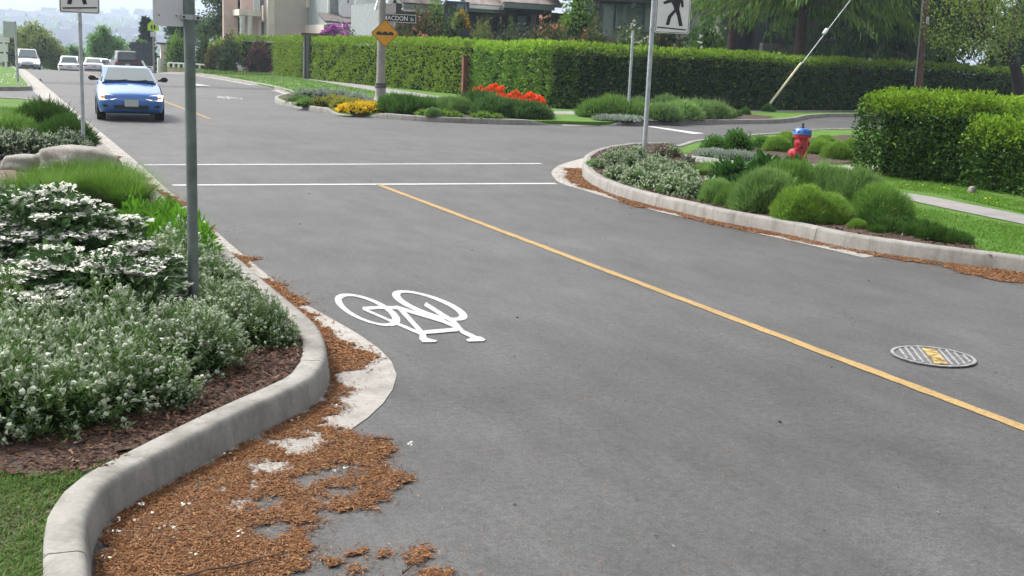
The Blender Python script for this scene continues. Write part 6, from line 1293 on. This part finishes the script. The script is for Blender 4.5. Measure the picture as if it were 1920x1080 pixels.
# ------------------------------------------------------------------ the hazy city
def city():
    r = np.random.default_rng(5); cols = [mat('city_pale', (.46, .50, .56), .9, .1, .05, bmp=0), mat('city_grey', (.22, .27, .34), .9, .1, .05, bmp=0), mat('city_warm', (.50, .45, .42), .9, .1, .05, bmp=0)]
    rc = [mat('city_roof', (.13, .14, .17), .9, .1, .05, bmp=0), mat('city_roof_pale', (.5, .5, .5), .9, .1, .05, bmp=0)]
    ms = []
    for k, m_ in enumerate(cols):
        w_ = (.5, .8, .6)[k]; mb = MB(); mb.box((0, 0, .45), (1, w_, .9)); 
        if k != 1: mb.add([(-.55, -w_ * .55, .9), (.55, -w_ * .55, .9), (.55, w_ * .55, .9), (-.55, w_ * .55, .9), (-.5, 0, 1.35), (.5, 0, 1.35)], [[0, 1, 5, 4], [2, 3, 4, 5]], 1)
        else: mb.box((0, 0, .93), (1.04, w_ * 1.04, .06), 1); mb.box((.2, 0, 1.03), (.25, .25, .15), 1)
        for zz in (.25, .6):
            for x_ in np.linspace(-.36, .36, 5): mb.box((x_, -w_ / 2, zz), (.09, .02, .16), 2)
        ms.append(mb.mesh('city_building', [m_, rc[k % 2], HGLASS]))
    n = 0
    for i in range(900):
        if n >= 230: break
        px = -60 + 420 * r.random(); Y = 1150 + 1500 * r.random() ** .8; X = xat(px, Y, 40); z = float(zt(Y) + hillz(np.array([X]), np.array([Y]))[0]) - 1
        k = int(r.integers(0, 3)); s = 10 + 14 * r.random(); hh = s * (.55 + .45 * r.random()) * (1.6 if k == 1 and r.random() < .25 else 1)
        o = ob('distant_building', ms[k], None, (X, Y, z), r.normal() * .4, (s * 1.2, s * 1.2, hh)); tag(o, 'tiny hazy building on the far city hillside', 'building', 'hazy buildings on the far hillside'); n += 1
    for px, py, wpx, lab in ((137, 24, 30, 'tall faint office tower in the haze above the white saloon'), (52, 36, 16, 'faint dark block on the hazy skyline above the olive tree')):
        Y = 2250; X = xat(px, Y, 60); p = np.array([X, Y, float(zt(Y) + hillz(np.array([X]), np.array([Y]))[0]) - 2]); hh = zat(p, py) - p[2]; d = float(-(CM.T @ np.array([X, Y, 0]))[2]); tag(ob('distant_tower', ms[1], None, p, .1, (wpx * d / FPX, wpx * d / FPX * .8, hh)), lab, 'building')
    n = 900; X = []; 
    for i in range(n):
        px = -80 + 460 * r.random(); Y = 900 + 1750 * r.random(); x = xat(px, Y, 30); X.append((x, Y, float(zt(Y) + hillz(np.array([x]), np.array([Y]))[0]) + 3))
    P = np.repeat(np.array(X), 26, 0) + r.normal(size=(n * 26, 3)) * np.array([14, 10, 4.0]); V, F = leaves(P, r.normal(size=P.shape), 8, 6, r)
    stuff(ob('distant_woods', mesh('distant_woods', V, [F], TREEB)), 'hazy tree masses among the far city houses', 'woods')
city()
# ------------------------------------------------------------------ grass, bark chips, fallen needles
def scatter_in(poly, n, r):
    poly = np.asarray(poly)[:, :2]; lo, hi = poly.min(0), poly.max(0); out = []; c = 0
    while c < n:
        q = lo + (hi - lo) * r.random((n * 2, 2)); q = q[inpoly(q, poly)]; out.append(q); c += len(q)
        if len(q) == 0: break
    return np.concatenate(out)[:n]
def grass(name, poly, n, L, w, m, label, seed, z=ZV, clump=.6, lean=.55, keep=None):
    r = np.random.default_rng(seed); q = scatter_in(poly, n, r); f = fbm(q[:, 0] * 2.2, q[:, 1] * 2.2, 4); q = q[r.random(len(q)) < np.clip(.25 + clump * 2.2 * (f - .3), .12, 1)]
    n = len(q); P = np.concatenate([q, np.full((n, 1), z)], 1); D = np.stack([lean * r.normal(size=n), lean * r.normal(size=n), np.ones(n)], 1)
    f = fbm(q[:, 0] * 1.7 + 9, q[:, 1] * 1.7, 3); V, F = blades(P, D, L * (.45 + .8 * r.random(n)) * (.6 + f), w, r, .5, 2); return stuff(ob(name, mesh(name, V, [F], m)), label, 'grass')
TURF = leafmat('turf_blade', [(.03, .085, .01), (.055, .13, .016), (.08, .165, .024), (.13, .19, .05), (.04, .10, .012), (.17, .14, .07)], .3)
TSOIL = soil_mat('turf_soil', (.03, .035, .012), (.05, .055, .02), (.085, .075, .04))
TURFB = leafmat('mown_turf_blade', [(.075, .17, .015), (.095, .21, .02), (.12, .24, .03), (.085, .19, .018)], .3)
gl = np.vstack([W([(-260, 1180), (-260, 920), (0, 899), (100, 897), (170, 892), (196, 886)], ZV), inset(KA, 1, .17)[(KA[:, 1] < 4.6) & (KA[:, 1] > 2.2)][::-1]])
struct(patch('lawn', gl, .05, ZV + .006, TSOIL, .008, 3, .0), 'thin soil showing through the rough grass at the bottom left', 'lawn')
grass('grass', gl, 52000, .05, .0040, TURF, 'rough green grass in the bottom left corner', 1)
r = np.random.default_rng(44); q = scatter_in(gl, 420, r); q = q[fbm(q[:, 0] * 2.2 + 3, q[:, 1] * 2.2) > .5]; P = np.repeat(np.concatenate([q, np.full((len(q), 1), ZV + .03)], 1), 5, 0); P = P + r.normal(size=P.shape) * np.array([.006, .006, .004]); a = r.random(len(P)) * 6.28
V, F = leaves(P, np.stack([np.cos(a), np.sin(a), .35 + .2 * r.normal(size=len(P))], 1), .022 + .02 * r.random(len(P)), .016, r); stuff(ob('clover', mesh('clover', V, [F], BRIGHT)), 'clover and small weeds among the bottom left grass', 'weeds')
lw1 = W([(1700, 388), (1760, 396), (1930, 428), (2400, 545), (2400, 600), (2000, 505), (1920, 488), (1840, 474), (1790, 452), (1705, 415), (1692, 398)], ZV)
grass('grass', lw1, 38000, .05, .007, TURFB, 'mown bright grass between the right kerb and the pavement', 2)
lw2 = W([(1520, 326), (1600, 334), (1670, 352), (1760, 364), (1930, 402), (2300, 470), (2300, 440), (2000, 392), (1900, 376), (1800, 350), (1700, 337), (1600, 322)], ZV)
grass('grass', lw2, 40000, .055, .009, TURFB, 'mown bright grass between the pavement and the near hedge', 3)
lw3 = W([(300, 126), (470, 131), (560, 146), (700, 171), (800, 188), (830, 196), (720, 188), (640, 181), (560, 180), (500, 158), (400, 140)], ZV)
grass('grass', lw3, 26000, .10, .03, TURFB, 'mown bright grass of the far corner lawn', 4)
grass('grass', W([(-20, 205), (60, 203), (70, 225), (30, 240), (-30, 240)], ZV), 7000, .14, .014, TURFB, 'rough grass at the left edge before the side street', 5)
# dandelions
r = np.random.default_rng(8); q = scatter_in(lw2, 24, r); P = np.concatenate([q, np.full((len(q), 1), ZV + .04)], 1); V, F = balls(P, .009 + .006 * r.random(len(P)))
stuff(ob('dandelions', mesh('dandelions', V, [F], mat('dandelion_yellow', (.7, .55, .02), .8, .05, 5, bmp=0))), 'scattered yellow dandelions in the grass by the near hedge', 'flowers')
r = np.random.default_rng(9); q = scatter_in(np.array([(-6, 45.5), (1.0, 46.2), (1.1, 62), (-2, 62)]), 420, r); P = np.concatenate([q, np.full((len(q), 1), ZV + .06)], 1); P[:, 2] += zt(P[:, 1]); V, F = balls(P, .018 + .02 * r.random(len(P)))
stuff(ob('daisies', mesh('daisies', V, [F], mat('daisy_white', (.7, .7, .62), .8, .05, 5, bmp=0))), 'scattered pale daisies on the far left verge', 'flowers')
# bark chips on the beds
CHIP = leafmat('bark_chip', [(.022, .012, .008), (.042, .021, .014), (.075, .038, .025), (.12, .065, .045), (.03, .016, .011), (.19, .12, .085)], .0, .9, .1)
def chips(name, poly, n, L, w, z, label, seed):
    r = np.random.default_rng(seed); q = scatter_in(poly, n, r); P = np.concatenate([q, np.full((n, 1), z) + .022 * r.random((n, 1))], 1); a = r.random(n) * 6.28; D = np.stack([np.cos(a), np.sin(a), .25 * r.normal(size=n)], 1)
    S = unit(np.cross(D, np.array([0, 0, 1.0]) + .3 * r.normal(size=(n, 3)))); D = unit(D); LL = (L * (.4 + .9 * r.random(n)))[:, None]; ww = (w * (.5 + .8 * r.random(n)))[:, None]
    V = np.stack([P - S * ww / 2, P + S * ww / 2, P + D * LL + S * ww * .35, P + D * LL - S * ww * .35], 1).reshape(-1, 3); return stuff(ob(name, mesh(name, V, [np.arange(n * 4).reshape(n, 4)], CHIP)), label, 'bark chips')
chips('bark_chips', np.vstack([W([(0, 895), (100, 893), (190, 884), (215, 878)], ZB), kin(KA, 1)[(KA[:, 1] > 4.6) & (KA[:, 1] < 8.5)], W([(300, 560), (0, 700)], ZB)]), 15000, .030, .010, ZB, 'bark chips on the left foreground bed', 11)
chips('bark_chips', bedC, 9000, .05, .02, ZB, 'bark chips on the right hand bed', 12)

NEED = leafmat('fallen_needle', [(.10, .042, .017), (.18, .078, .032), (.27, .125, .053), (.14, .058, .024), (.06, .028, .015), (.36, .21, .11), (.22, .095, .034)], .0, .9, .1)
NBASE = soil_mat('needle_bed', (.085, .036, .016), (.16, .07, .03), (.25, .115, .05))
L_main = W([(120, 1180), (160, 1085), (190, 1010), (225, 965), (310, 912), (400, 862), (500, 806), (575, 764), (608, 735), (616, 700), (636, 690), (642, 735), (615, 772), (600, 800), (645, 822), (705, 830), (738, 862), (728, 882), (778, 905), (750, 922), (690, 955), (640, 972), (600, 1000), (585, 1020), (600, 1042), (550, 1060), (530, 1110), (500, 1180)])
HOLES = [W(h_) for h_ in ([(524, 828), (545, 818), (573, 803), (605, 815), (602, 832), (570, 848), (535, 850)], [(460, 882), (500, 864), (540, 866), (532, 886), (490, 902)], [(428, 945), (470, 928), (530, 930), (505, 955), (455, 962)], [(545, 902), (600, 882), (650, 872), (640, 890), (600, 915), (560, 918)], [(470, 990), (520, 968), (566, 972), (540, 1000), (490, 1008)], [(440, 912), (480, 905), (470, 922), (445, 922)], [(610, 940), (650, 915), (668, 925), (640, 945)], [(590, 970), (625, 952), (640, 962), (600, 985)])]
BITS = [W(h_) for h_ in ([(750, 1045), (765, 1028), (795, 1024), (808, 1035), (790, 1055), (765, 1062)], [(785, 1080), (800, 1066), (835, 1068), (850, 1090), (800, 1100)], [(600, 1052), (625, 1045), (645, 1055), (620, 1066)], [(640, 1068), (665, 1062), (680, 1072), (655, 1080)], [(712, 1040), (728, 1036), (732, 1044), (715, 1047)], [(655, 1035), (690, 1031), (690, 1038), (660, 1040)])]
def jagpts(q, s=.10, f=4.5): return q + np.stack([s * (fbm(q[:, 0] * f, q[:, 1] * f) - .5) * 2 + s * .9 * (fbm(q[:, 0] * f * 4, q[:, 1] * f * 4) - .5) * 2, s * (fbm(q[:, 0] * f + 40, q[:, 1] * f) - .5) * 2 + s * .5 * (fbm(q[:, 0] * f * 4 + 70, q[:, 1] * f * 4) - .5) * 2], 1)
KAs = KA[(KA[:, 1] > 6.1) & (KA[:, 1] < 31)]; KCs = KC[(KC[:, 0] < 11.5) & (KC[:, 1] < 17.6)]
def near(q, C):
    d = np.full(len(q), 9.0)
    for i in range(0, len(C), 2): d = np.minimum(d, np.hypot(q[:, 0] - C[i, 0], q[:, 1] - C[i, 1]))
    return d
def inkerbA(q): return near(q, KAs) < (.09 + (.5 + .35 * ((q[:, 1] > 7.6) & (q[:, 1] < 15))) * np.clip(fbm(q[:, 1] * 1.9, q[:, 1] * .3 + 2, 3) - .36, 0, 1) - .05 * (q[:, 1] > 16) + .06 * (fbm(q[:, 0] * 15, q[:, 1] * 15, 2) - .5))
def inkerbC(q):
    g = np.clip((9.2 - q[:, 1]) / 3.5, 0, 1); return near(q, KCs) < (.13 + .34 * np.clip(fbm(q[:, 1] * 1.3 + 7, q[:, 0] * 1.3, 3) - .2, 0, 1) + 1.1 * g * fbm(q[:, 0] * 2, q[:, 1] * 2 + 4, 3) + .07 * (fbm(q[:, 0] * 9, q[:, 1] * 9, 2) - .5))
KAp = KA[(KA[:, 1] > 1) & (KA[:, 1] < 33)]
def litmask(q):
    j = jagpts(q, .12); k = inpoly(j, L_main)
    for h_ in HOLES: k &= ~inpoly(jagpts(q, .10, 7), h_)
    d = near(q, KAp[(KAp[:, 1] < 6.6)]); k &= fbm(q[:, 0] * 7 + 3, q[:, 1] * 7, 4) > np.clip((d - .18) * .46, 0, .49)      # thinning towards the open road
    for b in BITS: k |= inpoly(jagpts(q, .03, 9), b)
    return k
def litter(lo, hi, fn, side, cell, n, L, w, seed, label, thick=.0):
    r = np.random.default_rng(seed); lo = np.array(lo); hi = np.array(hi); nx, ny = [int(v) for v in (hi - lo) / cell]
    X, Y = np.meshgrid(lo[0] + cell * np.arange(nx + 1), lo[1] + cell * np.arange(ny + 1), indexing='ij'); c = np.stack([X[:-1, :-1].ravel() + cell / 2, Y[:-1, :-1].ravel() + cell / 2], 1); k = fn(c) & side(c)
    Z = .0058 + .003 * fbm(X * 14, Y * 14, 3); i = np.arange(X.size).reshape(X.shape); F = np.stack([i[:-1, :-1].ravel(), i[1:, :-1].ravel(), i[1:, 1:].ravel(), i[:-1, 1:].ravel()], 1)[k]
    F = F[fbm(c[k][:, 0] * 6 + 3, c[k][:, 1] * 6, 4) > thick + np.clip((near(c[k], KAp) - .1) * .5, 0, .14) * (side is sideA)] if thick else F
    V0 = np.stack([X.ravel(), Y.ravel(), Z.ravel()], 1); u, inv = np.unique(F, return_inverse=True); V0 = V0[u]; F0 = inv.reshape(F.shape)
    ctr = c[k]; q = ctr[r.integers(0, len(ctr), n)] + cell * 1.1 * (r.random((n, 2)) - .5) * 1.6; nj = r.random(len(q)) < .22; q[nj] += r.normal(size=(nj.sum(), 2)) * cell * 3.0; q = q[side(q)]; n = len(q)
    sp = 14 if side is sideA else 0
    P = np.concatenate([q, .0075 + .007 * r.random((n, 1))], 1); a = r.random(n) * 6.28; D = np.stack([np.cos(a), np.sin(a), .18 * r.normal(size=n)], 1); D = unit(D); S = unit(np.cross(D, np.array([0, 0, 1.0]) + .25 * r.normal(size=(n, 3))))
    LL = (L * (.35 + r.random(n)))[:, None]; ww = (w * (.5 + r.random(n)))[:, None]; V1 = np.stack([P - D * LL / 2 - S * ww / 2, P - D * LL / 2 + S * ww / 2, P + D * LL / 2 + S * ww * .3, P + D * LL / 2 - S * ww * .3], 1).reshape(-1, 3)
    mb = MB(); mb.add(V0, F0, 0); mb.add(V1, np.arange(n * 4).reshape(n, 4), 1); stuff(mb.obj('needle_litter', [NBASE, NEED]), label, 'fallen needles')
KAp = KA[(KA[:, 1] > 1) & (KA[:, 1] < 33)]
def sideA(q):                              # on the road side of the left kerb
    i = np.array([np.argmin((KAp[:, 0] - a) ** 2 + (KAp[:, 1] - b) ** 2) for a, b in q]) if len(q) < 3000 else np.concatenate([np.argmin((KAp[None, :, 0] - q[s:s + 2000, 0:1]) ** 2 + (KAp[None, :, 1] - q[s:s + 2000, 1:2]) ** 2, axis=1) for s in range(0, len(q), 2000)])
    N = normals2(KAp, 1)[i]; return ((q - KAp[i, :2]) * N).sum(1) < -.004
def sideC(q):
    i = np.concatenate([np.argmin((KC[None, :, 0] - q[s:s + 2000, 0:1]) ** 2 + (KC[None, :, 1] - q[s:s + 2000, 1:2]) ** 2, axis=1) for s in range(0, len(q), 2000)])
    N = normals2(KC, 1)[i]; return ((q - KC[i, :2]) * N).sum(1) < -.004
litter((.05, 2.9), (2.6, 6.4), litmask, sideA, .017, 50000, .019, .0042, 21, 'carpet of rust brown fallen needles spread from the left kerb onto the road', .43)
litter((1.2, 6.2), (2.5, 24), inkerbA, sideA, .03, 24000, .024, .008, 22, 'rust brown needles lying along the left gutter')
litter((7.4, 5.0), (12, 17.8), inkerbC, sideC, .045, 46000, .024, .0068, 23, 'orange brown needles lying along the right hand kerb', .42)
# loose needles strewn thinly
r = np.random.default_rng(31); n = 2600; q = np.array([.3, 3.2]) + np.array([3.2, 3.6]) * r.random((n, 2)) ** np.array([1.5, 1]); q = q[sideA(q)]; n = len(q); P = np.concatenate([q, np.full((n, 1), .011)], 1); a = r.random(n) * 6.28; V, F = leaves(P, np.stack([np.cos(a), np.sin(a), 0 * a], 1), .012 + .01 * r.random(n), .004, r); V[:, 2] = .010 + .002 * r.random(len(V))
stuff(ob('loose_needles', mesh('loose_needles', V, [F], NEED)), 'single needles strewn over the near asphalt', 'fallen needles')
# pale scraps and petals
r = np.random.default_rng(33); q = W([(x, y) for x, y in ((645, 888), (620, 893), (540, 860), (430, 862), (350, 960), (290, 975), (265, 960), (215, 1010), (262, 1030), (200, 1060), (330, 1000), (230, 990), (370, 1050), (560, 795), (620, 770), (770, 842), (540, 745), (588, 735), (300, 1000), (450, 1010))]); P = np.repeat(np.concatenate([q, np.full((len(q), 1), .03)], 1), 4, 0); P = P + r.normal(size=P.shape) * np.array([.012, .012, .002]); a = r.random(len(P)) * 6.28; V, F = leaves(P, np.stack([np.cos(a), np.sin(a), .2 * r.normal(size=len(P))], 1), .016, .010, r)
stuff(ob('fallen_petals', mesh('fallen_petals', V, [F], WHITEP)), 'pale fallen petals on the needle carpet', 'petals')
TWIG = mat('twig_brown', (.045, .028, .02), .9, .3, 30)
def twig(px, py, ln, ang, label):
    p = G(px, py, .022); mb = MB(); r = np.random.default_rng(int(px)); k = 7; t_ = np.linspace(-.5, .5, k); P = np.stack([t_ * ln, .02 * ln * r.normal(size=k), .003 * r.random(k)], 1); mb.tube(P, np.linspace(.0045, .002, k), 5); mb.tube([P[3], P[3] + np.array([.12 * ln, .12 * ln, .004])], .002, 5); tag(mb.obj('twig', TWIG, None, p), label, 'twig').rotation_euler = (0, 0, ang)
twig(720, 823, .10, R(-35), 'short dark twig on the asphalt beside the pale gutter nose'); twig(425, 1062, .42, R(12), 'long thin twig lying on the needle carpet at the bottom edge'); twig(765, 1068, .07, R(40), 'short curled twig below the small heap of needles'); twig(95, 893, .16, R(10), 'twig on the bark mulch above the bottom left grass')

# grit, leaf scraps and pale specks lying on the road
r = np.random.default_rng(51); n = 620; q = np.array([.4, 2.6]) + np.array([9.0, 15]) * np.stack([r.random(n), r.random(n) ** 1.7], 1); q = q[sideA(q) & sideC(q)]; n = len(q); P = np.concatenate([q, np.full((n, 1), .006)], 1); a = r.random(n) * 6.28; sz = .006 + .022 * r.random(n) ** 4
V, F = leaves(P, np.stack([np.cos(a), np.sin(a), .25 * r.normal(size=n)], 1), sz, sz * .6, r, .1); V[:, 2] = np.maximum(V[:, 2], .004)
stuff(ob('road_grit', mesh('road_grit', V, [F], leafmat('grit', [(.02, .017, .013), (.05, .038, .025), (.03, .025, .02), (.10, .07, .045), (.02, .02, .02), (.34, .33, .30)], 0, .9, .1))), 'leaf scraps and grit scattered on the asphalt', 'grit')
# ------------------------------------------------------------------ one mesh for each countable piece
def split_pieces(stems):
    for o in list(scene.objects):
        if o.type != 'MESH' or o.name.split('.')[0] not in stems or o.children: continue
        me = o.data; n = len(me.vertices); par = list(range(n))
        def find(a):
            while par[a] != a: par[a] = par[par[a]]; a = par[a]
            return a
        for e in me.edges: par[find(e.vertices[0])] = find(e.vertices[1])
        groups = {}
        for p_ in me.polygons: groups.setdefault(find(p_.vertices[0]), []).append(p_)
        if len(groups) < 2: continue
        base = o.name.split('.')[0]
        for k, (g, polys) in enumerate(groups.items()):
            ids = sorted({v for p_ in polys for v in p_.vertices}); mp = {v: i for i, v in enumerate(ids)}
            nm = bpy.data.meshes.new(base); nm.from_pydata([me.vertices[v].co[:] for v in ids], [], [[mp[v] for v in p_.vertices] for p_ in polys])
            nm.polygons.foreach_set('use_smooth', [p_.use_smooth for p_ in polys])
            for m_ in me.materials: nm.materials.append(m_)
            c = bpy.data.objects.new(base, nm); COL.objects.link(c); c.parent = o.parent; c.location = o.location; c.rotation_euler = o.rotation_euler
        bpy.data.objects.remove(o)
split_pieces({'bargeboard', 'upright', 'wiper', 'bolt', 'rivet', 'children_symbol', 'railing_post', 'rib'})
# ------------------------------------------------------------------ air, light, camera
SUN_EL, SUN_AZ = R(50), R(-38)         # sun high to the left, veiled by thin overcast
w = bpy.data.worlds.new('World'); scene.world = w; w.use_nodes = True
nt = w.node_tree; bg = nt.nodes['Background']
sk = nt.nodes.new('ShaderNodeTexSky'); sk.sky_type = 'NISHITA'; sk.sun_disc = False
sk.sun_elevation = SUN_EL; sk.sun_rotation = SUN_AZ; sk.dust_density = 5.0; sk.air_density = 1.0; sk.ozone_density = 1.0
hs = nt.nodes.new('ShaderNodeHueSaturation'); hs.inputs['Saturation'].default_value = .16
nt.links.new(sk.outputs[0], hs.inputs['Color']); nt.links.new(hs.outputs[0], bg.inputs['Color'])
bg.inputs['Strength'].default_value = .15
ld = bpy.data.lights.new('sun', 'SUN'); ld.energy = 1.9; ld.angle = R(11); ld.color = (1, .96, .9)
lo = bpy.data.objects.new('sun', ld); COL.objects.link(lo)
sd = Vector((math.sin(SUN_AZ) * math.cos(SUN_EL), math.cos(SUN_AZ) * math.cos(SUN_EL), math.sin(SUN_EL)))
lo.rotation_euler = (-sd).to_track_quat('-Z', 'Y').to_euler()
HAZE = True
if HAZE:
    hm = bpy.data.materials.new('haze'); hm.use_nodes = True; n = hm.node_tree; n.nodes.remove(n.nodes['Principled BSDF'])
    pvn = n.nodes.new('ShaderNodeVolumePrincipled'); pvn.inputs['Color'].default_value = (.70, .82, 1, 1); pvn.inputs['Density'].default_value = .00044; pvn.inputs['Anisotropy'].default_value = .25
    n.links.new(pvn.outputs[0], n.nodes['Material Output'].inputs['Volume'])
    mb = MB(); mb.box((100, 1500, 38), (7400, 4200, 170)); ho = mb.obj('haze', hm); ho['kind'] = 'stuff'; ho['label'] = 'pale bluish haze over the distant city'; ho['category'] = 'haze'
cd = bpy.data.cameras.new('camera'); cd.sensor_width = 36; cd.lens = 36 * FPX / 1920; cd.clip_end = 8000; cd.clip_start = .05
co = bpy.data.objects.new('camera', cd); COL.objects.link(co)
co.matrix_world = Matrix([list(CM[i]) + [0.0] for i in range(3)] + [[0, 0, 0, 1]]); co.location = (0, 0, CH)
scene.camera = co
vs = scene.view_settings; vs.view_transform = 'Standard'; vs.look = 'None'; vs.exposure = 1.15; vs.gamma = 1
scene.cycles.max_bounces = 6; scene.cycles.diffuse_bounces = 3; scene.cycles.transmission_bounces = 3; scene.cycles.volume_bounces = 0; scene.cycles.transparent_max_bounces = 6
scene.cycles.caustics_reflective = False; scene.cycles.caustics_refractive = False
